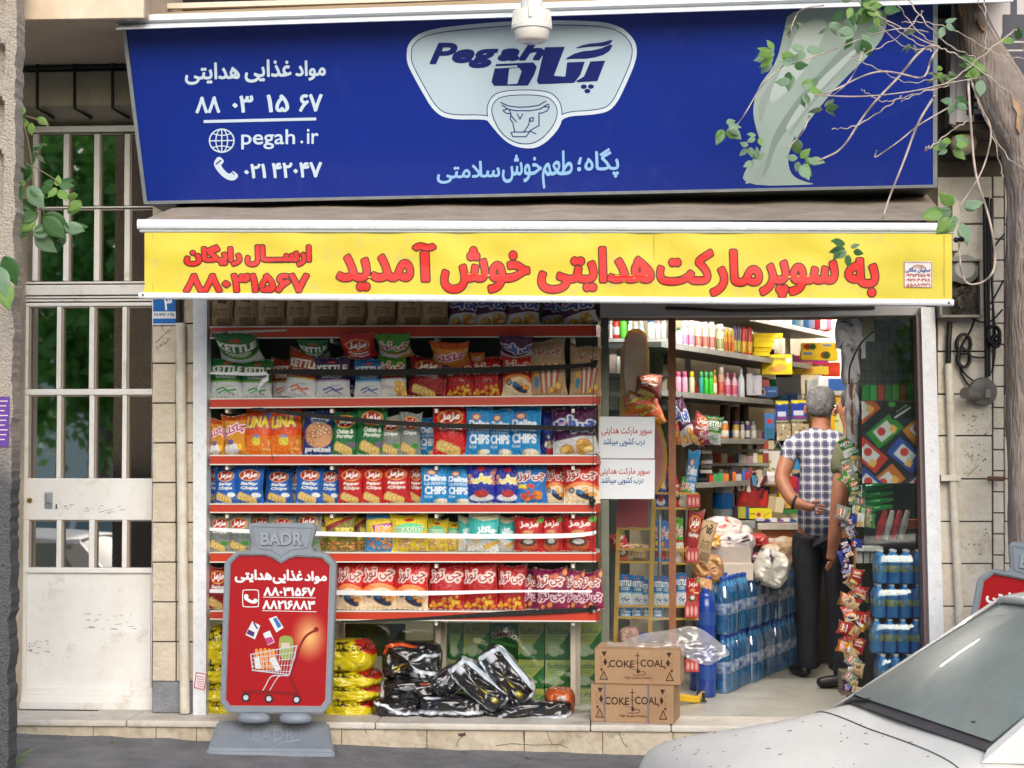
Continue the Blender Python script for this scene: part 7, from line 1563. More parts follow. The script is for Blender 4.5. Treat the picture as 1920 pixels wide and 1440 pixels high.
# glow
g = G(); c0 = (588, 1186); NR, NA = 8, 32; col = []
for r in range(NR+1):
    for k in range(NA):
        t_ = 2*math.pi*k/NA; rr = r/NR*50; x, y = c0[0]-8+rr*.72*math.cos(t_), c0[1]+8+rr*math.sin(t_); x = min(x, 613); g.v.append(P(x, y, BY+.0115)); f_ = (1-r/NR)**1.6; col.append(np.array(lin('#a41219'))*(1-f_)+np.array(lin('#f0b878'))*f_)
g.f = [(r*NA+k, r*NA+(k+1) % NA, (r+1)*NA+(k+1) % NA, (r+1)*NA+k) for r in range(NR) for k in range(NA)]+[tuple(range(NA))]
mk('poster_glow', g.v, g.f, mat('poster_print', '#888888', .35, attr='art'), bd, attr=np.array(col))
w_ = Ink(435, 1060, 620, 1155, .6)
for tx, bb in [('مواد', (572, 1072, 612, 1094)), ('غذایی', (512, 1069, 567, 1094)), ('هدایتی', (441, 1069, 509, 1092)), ('۸۸۰۳۱۵۶۷', (495, 1102, 590, 1117)), ('۸۸۲۱۶۸۸۳', (493, 1127, 590, 1142))]: w_.text(tx, bb, 1.0, rot=.01)
w_.line([(493, 1119.5), (592, 1121)], .55); w_.line([(492, 1145), (593, 1147)], .6); w_.line(rc([(455, 1106), (485, 1106), (485, 1138), (455, 1138)]), .8, True); handset(w_, 470, 1122, 11.5, R(-20))
inkobj('white_print', w_, B_(.002), bwh, bd)
def pr(name, colr, fnc, o=.0025, box=(440, 1150, 615, 1325), res=.6):
    i_ = Ink(*box, res); fnc(i_); inkobj(name, i_, B_(o), mat('print_'+colr.strip('#'), colr, .4), bd)
pr('bread_print', '#d88a3c', lambda i_: [i_.line([(x, 1218+abs(x-495)*.1), (x+4, 1252)], 3.2) for x in (481, 489, 497, 505, 512)], .0025)
pr('jar_print', '#8a9a4a', lambda i_: (i_.poly(chk([(522, 1200), (528, 1192), (545, 1192), (551, 1202), (548, 1238), (525, 1238)], 1))), .0026)
pr('pack_print', '#d0d2d4', lambda i_: (i_.poly([(473, 1165), (488, 1173), (478, 1199), (460, 1190)]), i_.poly([(493, 1188), (506, 1182), (515, 1204), (502, 1210)]), i_.poly([(504, 1160), (518, 1155), (532, 1177), (518, 1186)]), i_.poly([(505, 1235), (515, 1231), (527, 1255), (517, 1259)]), i_.poly([(476, 1233), (486, 1230), (489, 1253), (480, 1254)])), .0028)
pr('pack_colour', '#4a2c6a', lambda i_: (i_.poly([(466, 1180), (478, 1186), (475, 1194), (462, 1188)]), i_.line([(476, 1168), (482, 1178)], 1.6)), .0031)
pr('pack_colour', '#2c6ab0', lambda i_: (i_.poly([(512, 1160), (518, 1158), (528, 1174), (521, 1178)])), .0032)
pr('pack_colour', '#b03a7a', lambda i_: (i_.poly([(496, 1197), (509, 1194), (514, 1203), (502, 1209)])), .0032)
pr('jar_label', '#c8b0a8', lambda i_: (i_.poly([(527, 1205), (543, 1205), (543, 1216), (527, 1216)])), .0032)
pr('trolley_wire', '#b9bcc2', lambda i_: ([i_.line([(470+k*6.2, 1226-k*1.2), (474+k*5.2, 1256+k*.7)], .45) for k in range(15)], [i_.line([(470+k*.6, 1227+k*7.5), (556-k*2.6, 1211+k*12)], .6) for k in range(5)], i_.line([(470, 1227), (556, 1211), (543, 1265), (474, 1257)], 1.0, True), i_.line(chk([(490, 1298), (496, 1290), (506, 1269), (515, 1266), (540, 1267)], 2, False), 1.0), i_.line(chk([(506, 1294), (520, 1270), (526, 1267)], 1, False), .8), [i_.ell(x, y, 6) for x, y in ((461, 1308), (504, 1310), (556, 1312))]), .0036)
pr('trolley_frame', '#7c121c', lambda i_: (i_.line(chk([(593, 1181), (580, 1187), (570, 1196), (562, 1212), (550, 1250), (543, 1272), (552, 1288), (560, 1300)], 2, False), 2.0), i_.line([(456, 1297), (508, 1297), (560, 1301)], 2.4), i_.ell(593, 1180, 4.5)), .0042)
pr('trolley_tyre', '#2a2226', lambda i_: [i_.ell(x, y, 6.5, 6.5, 1.6) for x, y in ((461, 1308), (504, 1310), (556, 1312))], .0044)
# base wedge and feet
p = [PZ(389, 1405, .055), PZ(629, 1405, .055)]; fy = p[0].y
def bp(px, Yv, z): a = P(px, 1000, Yv); return Vector((a.x, Yv, z))
f0, f1, k0, k1 = bp(389, fy, 0), bp(630, fy, 0), bp(411, -.28, 0), bp(618, -.28, 0)
gz = .012
bm = bmesh.new(); vs = [bm.verts.new(v) for v in [(f0.x, fy, gz), (f1.x, fy, gz), (k1.x, -.28, gz), (k0.x, -.28, gz), (f0.x+.004, fy+.006, .056), (f1.x-.004, fy+.006, .056), (k1.x, -.29, .152), (k0.x, -.29, .152)]]
for f in [(3, 2, 1, 0), (4, 5, 6, 7), (0, 1, 5, 4), (1, 2, 6, 5), (2, 3, 7, 6), (3, 0, 4, 7)]: bm.faces.new([vs[i] for i in f])
bmesh.ops.bevel(bm, geom=bm.edges[:], offset=.012, segments=3, affect='EDGES'); bm.verts.index_update()
mk('base', [v.co.copy() for v in bm.verts], [tuple(v.index for v in f.verts) for f in bm.faces], pl, bd, smooth=False); bm.free()
for x in (478, 556):
    g = G(); c_ = bp(x, BY+.02, .135); g.lathe(Vector((0, 0, 0)), [(.05, 0), (.082, .008), (.083, .028), (.07, .046), (.04, .05)], 24); g.v = [Vector((c_.x+v.x, c_.y+v.y*.7, .162+v.z)) for v in g.v]; g.make('foot', pl, bd, smooth=True)
sl_n = Vector((0, -(.152-.056), (fy-(-.29))*-1)).normalized(); sl_o = Vector((f0.x, fy+.006, .056)); sl_n = Vector((0, -.096, abs(fy+.29))).normalized()
bfn = lambda off: (lambda u, v: PPL(u, v, sl_o, sl_n)+sl_n*off)
e_ = Ink(440, 1355, 590, 1412, .7); e_.line([(461, 1362), (568, 1362), (562, 1387), (530, 1392), (513, 1403), (496, 1392), (466, 1386)], .9, True); e_.text('BADR', (474, 1367, 552, 1388), .3, shear=.05)
solid(e_, bfn(.0035), sl_n*-.003, 'embossed_mark', mat('emboss_lit_grey'), bd)  # same lightened grey, painting light on the raised mark
b2 = copy_tree(bd, (P(1886, 1300, -.95).x, -.95, -.07), (0, R(9), R(-28)), label='second grey plastic pavement board, at the right edge behind the white car')
b2.scale = (1.0, 1, 1.0)
BD2 = b2
# ================================================================== white car
paint = mat('car_paint', '#dad7d1', .45, col2='#cfccc5', ns=1.5, coat=.15, stain='#a39a90', sscale=34, samt=.5)
def car(label):
    t = thing('parked_car', (0, 0, 0), label, 'car', 'white parked cars')
    def loft(st, name, m, sub=2):
        V = []; n = None
        for x, zc, ze, w in st:
            half = [(0, zc), (.45*w, zc-.004), (.8*w, ze+(zc-ze)*.35), (.95*w, ze-.03), (w, ze-.16), (w*1.01, .45), (w*.98, .22)]
            row_ = [(-y, z) for y, z in reversed(half)]+half[1:]; n = len(row_); V += [(x, y, z) for y, z in row_]
        Fc = [(i*n+k, i*n+k+1, (i+1)*n+k+1, (i+1)*n+k) for i in range(len(st)-1) for k in range(n-1)]+[tuple(range(n))[::-1], tuple((len(st)-1)*n+k for k in range(n))]
        me = bpy.data.meshes.new(name); me.from_pydata(V, [], Fc); o = bpy.data.objects.new(name, me); COL.objects.link(o); s_ = o.modifiers.new('s', 'SUBSURF'); s_.levels = sub
        m2 = bpy.data.meshes.new_from_object(o.evaluated_get(bpy.context.evaluated_depsgraph_get())); v = [x.co.copy() for x in m2.vertices]; f = [tuple(q.vertices) for q in m2.polygons]; bpy.data.objects.remove(o)
        return mk(name, v, f, m, t, smooth=True)
    loft([(-.04, .5, .47, .58), (-.01, .66, .62, .68), (.03, .74, .70, .74), (.1, .785, .75, .77), (.3, .81, .775, .79), (.6, .845, .805, .80), (.88, .89, .85, .81), (1.0, .925, .885, .815), (1.3, .93, .9, .82), (2.0, .93, .91, .82), (2.9, .94, .92, .82), (3.3, .95, .91, .8), (3.55, .9, .86, .77), (3.66, .72, .68, .73), (3.68, .5, .47, .66)], 'body', paint)
    from mathutils.bvhtree import BVHTree
    bo = KIDS[t.name][0].data; bv = BVHTree.FromPolygons([v.co for v in bo.vertices], [tuple(p.vertices) for p in bo.polygons])
    def sz(x, y): h_ = bv.ray_cast(Vector((x, y, 3)), Vector((0, 0, -1))); return Vector((x, y, (h_[0].z if h_[0] else .8)+.001))
    seam = mat('panel_gap', '#3a3836', .8)
    g = G(); g.tube([sz(.835-.035*math.cos(y*1.9)+.03*abs(y), y) for y in np.linspace(-.70, .70, 30)], .0035, 5); g.make('bonnet_seam', seam, t)
    for sy in (-1, 1): g = G(); g.tube([sz(x, sy*(.675+.04*x)) for x in np.linspace(.06, .86, 20)], .003, 5); g.make('bonnet_seam', seam, t)
    g = G(); qf = random.Random(6)
    for _ in range(46): x, y = qf.uniform(.05, .85), qf.uniform(-.65, .65); a_ = qf.uniform(0, 3); L_f = qf.uniform(.004, .02); g.tube([sz(x, y), sz(x+L_f*math.cos(a_), y+L_f*math.sin(a_))], .0016, 4)
    mk('paint_fleck', g.v, g.f, mat('fleck', '#6e6258', .8), t, kind='stuff')
    for y0 in (-.05, .5): g = G(); g.tube([(.93, y0, .915), (1.0, y0-.2, .955), (1.03, y0-.42, .965)], .008, 6); g.make('wiper', blk, t)
    wg_ = mat('windscreen', '#727e7b', .42, col2='#848e8a', ns=2, coat=.3, stain='#94968c', sscale=5, samt=.5); tr_ = mat('rubber_trim', '#4a4648', .7, stain='#8a837a', sscale=12)
    def patch(c00, c10, c11, c01, bow, name, m, off=0.0, n=10, th=.006):
        V = []
        for j in range(n+1):
            for i in range(n+1):
                u, v = i/n, j/n; q = Vector(c00).lerp(Vector(c10), u).lerp(Vector(c01).lerp(Vector(c11), u), v); q += Vector(bow)*(math.sin(math.pi*u))*(.7+.3*math.sin(math.pi*v))+Vector(bow).normalized()*off; V.append(q)
        m_ = n+1; Fc = [(j*m_+i, j*m_+i+1, (j+1)*m_+i+1, (j+1)*m_+i) for j in range(n) for i in range(n)]; k = len(V); d = Vector(bow).normalized()*-th; V += [v+d for v in V]
        Fc += [tuple(k+a for a in reversed(f)) for f in Fc]
        return mk(name, V, Fc, m, t, smooth=True)
    B0, B1, T1, T0 = (.98, -.66, .9), (.98, .66, .9), (1.70, .53, 1.345), (1.70, -.53, 1.345)
    patch((.975, -.67, .895), (.975, .67, .895), (1.705, .545, 1.348), (1.705, -.545, 1.348), (-.1, 0, .035), 'screen_surround', tr_, -.004)
    patch((1.01, -.645, .925), (1.01, .645, .925), T1, T0, (-.1, 0, .035), 'windscreen', wg_, .004)
    patch((3.32, .6, .95), (3.32, -.6, .95), (2.86, -.5, 1.36), (2.86, .5, 1.36), (.06, 0, .03), 'rear_window', wg_, .0)
    # roof
    V = []; n = 12
    for j in range(n+1):
        for i in range(n+1):
            u, v = i/n, j/n; x = 1.66+1.26*u-.09*math.sin(math.pi*v)*(1-u); y = (-.6+1.2*v); z = 1.35+.045*math.sin(math.pi*min(1, u*.9+.05))+.03*math.sin(math.pi*v)-(.02 if v in (0, 1) else 0); V.append(Vector((x, y*(.93 if u < .05 else 1), z)))
    m_ = n+1; Fc = [(j*m_+i, j*m_+i+1, (j+1)*m_+i+1, (j+1)*m_+i) for j in range(n) for i in range(n)]; k = len(V); V += [v-Vector((0, 0, .03)) for v in V]; Fc += [tuple(k+a for a in reversed(f)) for f in Fc[:n*n]]
    for (a, b) in [(i, i+1) for i in range(n)]: Fc.append((a, a+k, b+k, b)); Fc.append((n*m_+b, n*m_+b+k, n*m_+a+k, n*m_+a))
    for j in range(n): Fc.append(((j+1)*m_, (j+1)*m_+k, j*m_+k, j*m_)); Fc.append((j*m_+n, j*m_+n+k, (j+1)*m_+n+k, (j+1)*m_+n))
    mk('roof', V, Fc, paint, t, smooth=True)
    for sy in (-1, 1):
        g = G(); g.hexa([(.93, sy*.71, .86), (1.12, sy*.775, .86), (1.12, sy*.74, .88), (.98, sy*.66, .9), (1.68, sy*.575, 1.35), (1.80, sy*.60, 1.35), (1.80, sy*.56, 1.375), (1.70, sy*.53, 1.365)]); g.make('pillar', paint, t)
        g = G(); g.hexa([(3.2, sy*.77, .9), (3.45, sy*.72, .9), (3.4, sy*.6, .93), (3.2, sy*.7, .93), (2.8, sy*.6, 1.34), (2.98, sy*.55, 1.34), (2.95, sy*.5, 1.37), (2.8, sy*.56, 1.37)]); g.make('pillar', paint, t)
        g = G(); g.hexa([(2.05, sy*.79, .9), (2.13, sy*.79, .9), (2.13, sy*.76, .9), (2.05, sy*.76, .9), (2.1, sy*.61, 1.35), (2.17, sy*.61, 1.35), (2.17, sy*.58, 1.35), (2.1, sy*.58, 1.35)]); g.make('pillar', paint, t)
        for x0, x1, X0, X1 in ((1.14, 2.05, 1.8, 2.1), (2.13, 3.2, 2.17, 2.82)):
            g = G(); g.add([(x0, sy*.77, .9), (x1, sy*.77, .9), (X1, sy*.6, 1.345), (X0, sy*.6, 1.345), (x0, sy*.75, .9), (x1, sy*.75, .9), (X1, sy*.58, 1.345), (X0, sy*.58, 1.345)], [(0, 1, 2, 3), (7, 6, 5, 4)]); g.make('side_window', wg_, t)
        for x in (.62, 2.95):
            g = G(); c_ = Vector((x, sy*.78, .27)); g.lathe(c_+Vector((0, .09*sy, 0)) if sy > 0 else c_, [(.16, -.0), (.27, 0.01), (.28, .05), (.27, .15), (.2, .16)], 24, 'y'); w__ = g.make('wheel', mat('tyre', '#1c1b1b', .8), t)
            g = G(); g.lathe(Vector((x, sy*.80, .27)), [(.02, -.02), (.17, -.015), (.18, .02)], 20, 'y'); g.make('hub_cap', alu, w__)
        g = G(); g.box(-.03, .06, sy*.5-.14, sy*.5+.14, .52, .64, .03); g.make('headlight', mat('lamp_glass', '#c8ccd0', .1, coat=1), t)
        g = G(); g.box(3.6, 3.70, sy*.58-.12, sy*.58+.12, .62, .8, .03); g.make('tail_light', mat('tail_red', '#8a1018', .2, coat=.8), t)
        if sy > 0: continue
        g = G(); g.box(1.25, 1.37, sy*.9-.09, sy*.9+.09, .93, 1.04, .03); g.make('mirror', paint, t)
    g = G(); g.box(-.07, .02, -.7, .7, .32, .46, .04); g.make('bumper', mat('bumper_grey', '#4a4a4c', .6), t)
    i_ = Ink(0, -.8, 1.2, .8, .012)
    i_.line([(.12, -.70), (.5, -.715), (.86, -.72)], .003); i_.line([(.12, .70), (.5, .715), (.86, .72)], .003)
    return t
c1 = car('white small car parked at the right, its bonnet and dusty windscreen before the shop')
cs = .90; gr = -.30; zb = gr+.9*cs
far = PZ(1612, 1318, zb); near = PZ(1836, 1396, zb); ydir = (far-near); ang = math.atan2(ydir.y, ydir.x)-math.pi/2
mid = (far+near)/2; off = Matrix.Rotation(ang, 3, 'Z') @ Vector((1.0*cs, 0, 0))
c1.location = (mid.x-off.x, mid.y-off.y, gr); c1.rotation_euler = (0, 0, ang); c1.scale = (cs, cs, cs)
c2 = copy_tree(c1, (-5.62, -2.55, -.3), (0, 0, R(4)), label='second white car, only its rear corner showing at the bottom left')
# ================================================================== concrete pole, left edge
pv = []; pf_ = []; pc = []; PY = -1.3; NX, NZ = 36, 220
xr = P(23, 700, PY).x; xl = xr-.36; zt = 4.2
beige = np.array(lin('#aea398')); bdark = np.array(lin('#5c5c60'))
for j in range(NZ+1):
    z = -.3+(zt+.3)*j/NZ; py = 850-(z-1.5)*F/(9+PY)
    for i in range(NX+1):
        x = xl+(xr-xl)*i/NX; y = PY
        e = .010*mnoise.noise((0, z*9, 5))+.006*mnoise.noise((0, z*34, 9)); 
        if i == NX: x += e*1.6
        y += .004*mnoise.noise((x*30, z*30, 1))
        for cy, hh in ((-40, 50), (95, 42), (200, 38), (330, 75), (480, 60), (-180, 60)):
            d = ((x-(xr-.185))/.135)**4+((py-cy)/hh)**4
            if d < 1 and cy < 460: y += .09*min(1, (1-d)*4)
        pv.append(Vector((x, y, z))); k = min(1, max(0, (py-800)/120+.35*mnoise.noise((x*9, z*7, 2)))); pc.append(beige*(1-k)+bdark*k)
pf_ = [(j*(NX+1)+i, j*(NX+1)+i+1, (j+1)*(NX+1)+i+1, (j+1)*(NX+1)+i) for j in range(NZ) for i in range(NX)]
n0 = len(pv)
for j in range(NZ+1):
    a = pv[j*(NX+1)+NX]; c_ = pc[j*(NX+1)+NX]; pv.append(a+Vector((-.01, .14, 0))); pc.append(c_); 
pf_ += [(j*(NX+1)+NX, n0+j, n0+j+1, (j+1)*(NX+1)+NX) for j in range(NZ)]
n1 = len(pv)
for j in range(NZ+1): a = pv[j*(NX+1)]; pv.append(a+Vector((0, .14, 0))); pc.append(pc[j*(NX+1)])
pf_ += [(n1+j, j*(NX+1), (j+1)*(NX+1), n1+j+1) for j in range(NZ)]+[(n0+j, n1+j, n1+j+1, n0+j+1) for j in range(NZ)]
conc = mat('rough_concrete', '#888888', .95, attr='art', bump=1.0, bs=90, stain='#6e6258', sscale=22, samt=.6)
pole = thing('concrete_pole', (xr-.18, PY+.12, -.3), 'rough concrete utility pole with pockets at the left edge, painted dark below', 'pole')
mk('shaft', pv, pf_, conc, pole, attr=np.array(pc))
g = G(); g.pquad([(-30, 742), (18, 744), (16, 838), (-30, 836)], PY-.008, .002); stp = g.make('pole_sticker', mat('sticker_purple', '#5a3a8c', .5), label='purple sticker on the concrete pole at the left edge', cat='sticker')
i_ = Ink(-5, 740, 20, 840, .5)
for k in range(9): i_.line([(-4, 752+k*9), (14-k % 3*3, 752+k*9)], 1.0)
inkobj('print', i_, lambda u, v: P(u, v, PY-.0095), mat('sticker_print', '#d8b8c8', .5), stp)
for k in range(3): g = G(); g.pquad([(-25, 640+k*60+(300 if k else 0)), (-8, 640+k*60+(300 if k else 0)), (-8, 652+k*60+(300 if k else 0)), (-25, 650+k*60+(300 if k else 0))], PY-.007, .001)
# ================================================================== leaves, twigs, tree
def leafmesh(name, m, curl, w=.62):
    V = []; prof = [(0, .0), (.06, .22), (.2, .42), (.4, .5), (.6, .42), (.8, .22), (1, .0)]
    for t_, hw in prof:
        zz_ = -curl*t_*t_*.5
        V += [(-hw*w*1.0, t_, zz_-.10*hw+.03*math.sin(t_*17)), (-hw*w*.5, t_, zz_+.02), (0, t_, zz_-.05*(hw > 0)), (hw*w*.5, t_, zz_+.02), (hw*w*1.0, t_, zz_-.10*hw-.03*math.sin(t_*15))]
    Fc = [(i*5+k, i*5+k+1, i*5+6+k, i*5+5+k) for i in range(6) for k in range(4)]
    me = bpy.data.meshes.new(name); me.from_pydata(V, [], Fc); me.materials.append(m); me.polygons.foreach_set('use_smooth', [True]*len(Fc)); me.update(); return me
def leafmat(name, c, c2):
    m = mat(name, c, .45, col2=c2, ns=3, spec=.4); n = m.node_tree; b = n.nodes['Principled BSDF']; tr2 = n.nodes.new('ShaderNodeBsdfTranslucent'); tr2.inputs[0].default_value = (*[min(1, v*1.6) for v in lin(c)], 1); mx = n.nodes.new('ShaderNodeMixShader'); mx.inputs[0].default_value = .35
    n.links.new(b.outputs[0], mx.inputs[1]); n.links.new(tr2.outputs[0], mx.inputs[2]); n.links.new(mx.outputs[0], n.nodes['Material Output'].inputs[0]); return m
LM = [leafmesh('leaf_a', leafmat('leaf_pale', '#86a087', '#6c8c6a'), .3), leafmesh('leaf_b', leafmat('leaf_bright', '#6c9448', '#80a058'), .5), leafmesh('leaf_c', leafmat('leaf_mid', '#48703f', '#385c34'), .2), leafmesh('leaf_d', leafmat('leaf_dull', '#6c7e62', '#545c44'), 1.2, .35)]
def leaf(parent, p, size, dirn, kind, roll=0.0, name='leaf'):
    """dirn: (dx,dz) direction the tip points in the facade plane"""
    o = bpy.data.objects.new(name, LM[kind]); COL.objects.link(o); o.parent = parent; KIDS.setdefault(parent.name, []).append(o)
    y = Vector((dirn[0], random.uniform(-.5, .3), dirn[1])).normalized(); z = Vector((random.uniform(-.5, .5)+roll, -1, random.uniform(-.2, .7))); z = (z-y*z.dot(y)).normalized(); x = y.cross(z)
    o.matrix_local = Matrix.Translation(p-wloc(parent)) @ Matrix((x, y, z)).transposed().to_4x4() @ Matrix.Scale(size, 4)
    return o
tree = thing('street_tree', P(1945, 1380, -.55), 'mulberry tree with broken limb and wilted twigs at the right edge', 'tree')
bark = mat('bark', '#9b8f89', .95, col2='#786c66', ns=9, bump=1.0, bs=22, wave=(3.2, 3.2, .55), stain='#9c8a7c', sscale=9); raw = mat('raw_wood', '#b3967a', .8, col2='#8e6c50', ns=12, bump=.6, bs=30, wave=(3, 3, .5)); twm = mat('twig_bark', '#beb0a6', .8, col2='#a08e82', ns=20)
TY = -.55
path = [(1802, -60, 20), (1815, 10, 24), (1838, 80, 38), (1868, 150, 50), (1905, 220, 56), (1938, 290, 56), (1948, 360, 56), (1945, 450, 55), (1943, 600, 56), (1944, 800, 55), (1950, 1000, 56), (1956, 1200, 60), (1960, 1420, 68)]
pts = []; rs = []
for i in range(len(path)-1):
    for k in range(5):
        t_ = k/5; a, b = path[i], path[i+1]; x, y, r = [a[q]*(1-t_)+b[q]*t_ for q in range(3)]; pts.append(P(x, y, TY)); rs.append(px2m(r, TY))
N_ = 48; g = G()
for i, p in enumerate(pts):
    for k in range(N_):
        t_ = 2*math.pi*k/N_; dx, dy = math.cos(t_), math.sin(t_); r = rs[i]*(1+.10*mnoise.noise((dx*2.5, dy*2.5, i*.22))+.05*mnoise.noise((dx*9, dy*9, i*.5))); g.v.append(p+Vector((dx*r, dy*r, 0)))
g.f = [(i*N_+(k+1) % N_, i*N_+k, (i+1)*N_+k, (i+1)*N_+(k+1) % N_) for i in range(len(pts)-1) for k in range(N_)]
g.make('trunk', bark, tree, smooth=True)
def onbark(pts_, name):
    g = G(); g.prism([P(x, y, TY-.0)+Vector((0, -px2m(r, TY), 0)) for x, y, r in pts_], (0, .02, 0)); g.make(name, raw, tree)
onbark([(1797, -5, 24), (1806, 25, 30), (1798, 40, 26), (1792, 20, 24)], 'raw_scar'); onbark([(1820, 0, 26), (1832, 10, 34), (1833, 28, 38), (1826, 22, 38), (1816, 5, 30)], 'raw_scar'); onbark([(1824, 45, 38), (1834, 55, 42), (1838, 70, 44), (1832, 66, 44)], 'raw_scar'); onbark([(1884, 190, 56), (1896, 202, 58), (1904, 222, 60), (1898, 232, 60), (1886, 210, 58)], 'raw_scar'); onbark([(1893, 222, 60), (1899, 236, 60), (1899, 262, 58), (1892, 250, 58)], 'raw_scar')
TW = [[(1760, 88), (1725, 75), (1680, 45), (1640, 30), (1620, 22)], [(1760, 88), (1745, 84), (1720, 100), (1690, 140), (1640, 190), (1610, 230), (1580, 280), (1545, 297), (1502, 313)], [(1760, 90), (1745, 110), (1738, 140), (1725, 148), (1690, 138), (1650, 132), (1610, 145), (1560, 172), (1528, 180)], [(1528, 178), (1600, 182), (1660, 178), (1720, 170), (1780, 155), (1840, 145)], [(1620, 92), (1606, 130), (1588, 158), (1560, 180)], [(1545, 10), (1500, 15), (1485, 45), (1480, 75)], [(1480, 122), (1520, 108), (1570, 90), (1620, 70), (1690, 50), (1740, 60)], [(1470, 122), (1430, 155), (1405, 200), (1385, 232), (1366, 245)], [(1518, 216), (1506, 250), (1476, 277)],
 [(1815, 150), (1820, 230), (1828, 330), (1850, 390), (1862, 440), (1868, 500), (1850, 528), (1815, 536), (1803, 515), (1799, 480), (1798, 450)], [(1820, 150), (1840, 205), (1862, 240), (1850, 300), (1832, 340), (1800, 386)], [(1752, 180), (1720, 230), (1696, 300), (1667, 370), (1655, 410)], [(1785, 198), (1720, 235), (1690, 262), (1650, 290), (1638, 297), (1644, 282)], [(1905, 55), (1840, 105), (1790, 150), (1735, 170), (1690, 190)], [(1760, 88), (1800, 105), (1850, 140), (1925, 200)], [(1700, -5), (1740, 50), (1780, 88), (1830, 108)], [(1820, 225), (1790, 240), (1750, 272), (1735, 285), (1736, 276), (1750, 272)], [(1690, 180), (1650, 210), (1600, 240), (1560, 242)],
 [(1780, 160), (1720, 175), (1660, 193), (1640, 185), (1616, 168)], [(1745, 95), (1700, 70), (1660, 40), (1630, 10)], [(1610, 0), (1650, 50), (1700, 95), (1760, 88)], [(1925, 110), (1870, 105), (1800, 60), (1740, 40), (1690, 42)], [(1925, 320), (1890, 300), (1850, 230), (1830, 180)], [(1600, 110), (1650, 130), (1700, 160), (1760, 145)], [(1845, 0), (1850, 40), (1848, 80), (1845, 110)], [(1925, 160), (1860, 60), (1830, -5)], [(1760, 88), (1720, 60), (1690, 20), (1675, -10)], [(1880, 330), (1862, 250), (1835, 200)], [(1730, 20), (1700, 60), (1640, 95), (1590, 108)]]
for k, tw in enumerate(TW):
    th = 2.6 if k in (1, 9, 11) else 2.2 if k in (2, 10) else 1.5 if k < 18 else 1.15; Y0 = -1.25-.05*(k % 5); c_ = chk([(x, y, 0) for x, y in tw], 3, False)
    if k > 12: c_ = [(x+1.5*math.sin(i*1.3+k), y+1.5*math.cos(i*1.7), 0) for i, (x, y, z) in enumerate(c_)]
    g = G(); n_ = len(c_); g.tube([P(x, y, Y0+.25*max(0, (x-1740)/180)+.03*math.sin(i*.5)) for i, (x, y, z) in enumerate(c_)], [px2m(th*(1-.4*i/n_), Y0) for i in range(n_)], 6); g.make('twig', twm, tree, smooth=True)
def cluster(par, cx, cy, n, rad, size, Y, kinds, droop=.6):
    for _ in range(n):
        a = random.uniform(0, 6.28); x, y = cx+rad*math.cos(a)*random.uniform(.1, 1)*.6, cy+rad*math.sin(a)*random.uniform(.1, 1)*.6
        d = (math.cos(a)*.9+random.uniform(-.3, .3), -math.sin(a)*.6-droop*random.random()); leaf(par, P(x, y, Y+random.uniform(-.06, .06)), px2m(size*random.uniform(.6, 1.1), Y), d, random.choice(kinds))
for c_ in [(1356, 238, 6, 20, 36, -1.3, [0, 1, 0]), (1421, 257, 2, 10, 30, -1.3, [0, 1]), (1405, 275, 2, 10, 28, -1.3, [0]), (1420, 305, 3, 12, 34, -1.3, [0, 0, 2]), (1455, 105, 7, 24, 34, -1.3, [0, 1, 1]), (1485, 130, 4, 22, 38, -1.3, [0, 2]), (1500, 165, 6, 34, 38, -1.3, [0, 1, 0]), (1512, 95, 2, 10, 46, -1.3, [0]), (1545, 205, 3, 10, 38, -1.3, [2, 3]), (1600, 12, 9, 40, 34, -1.3, [2, 1, 2]), (1612, 62, 7, 30, 40, -1.3, [0, 2]), (1500, 300, 8, 34, 36, -1.3, [0, 1, 0]), (1490, 45, 3, 12, 26, -1.3, [3]), (1552, 50, 3, 12, 30, -1.3, [3, 0]), (1640, 15, 5, 30, 34, -1.3, [2, 1]), (1770, 135, 4, 16, 24, -1.25, [3, 1]), (1762, 145, 3, 12, 24, -1.25, [3]), (1840, 140, 3, 16, 44, -1.1, [0, 1]), (1825, 120, 5, 20, 26, -1.1, [1, 2]), (1785, 275, 7, 26, 34, -1.3, [0, 1]), (1790, 192, 4, 16, 28, -1.3, [0, 2]), (1793, 400, 10, 42, 44, -1.6, [0, 0, 1]), (1590, 470, 5, 30, 34, -2.4, [2, 0]), (1915, 78, 5, 24, 34, -1.0, [1, 2]), (1720, 60, 2, 14, 26, -1.3, [3]), (1770, 45, 2, 10, 26, -1.3, [3, 0]), (1710, 80, 2, 12, 24, -1.3, [3])]: cluster(tree, c_[0], c_[1], int(c_[2]*1.4+.5), c_[3]*1.1, c_[4]*.88, c_[5], c_[6])
for x, y in ((1806, 430), (1793, 450), (1803, 449)): g = G(); g.lathe(P(x, y, -1.62), [(.002, -.012), (.011, -.007), (.013, 0), (.011, .008), (.002, .012)], 10); g.make('berry', mat('berry', '#16121c', .3), tree, smooth=True)
sap = thing('sapling', P(40, 1440, -1.1), 'leafy green shoot hanging beside the concrete pole at the left', 'sapling')
for tw in ([(20, 180), (45, 230), (60, 300), (70, 400)], [(30, 300), (80, 320), (120, 350)], [(40, 215), (75, 225), (95, 240)], [(60, 330), (70, 380), (95, 420)]):
    g = G(); g.tube([P(x, y, -1.15) for x, y, z in chk([(x, y, 0) for x, y in tw], 2, False)], .003, 5); g.make('twig', mat('green_twig', '#6f6a4a', .8), sap)
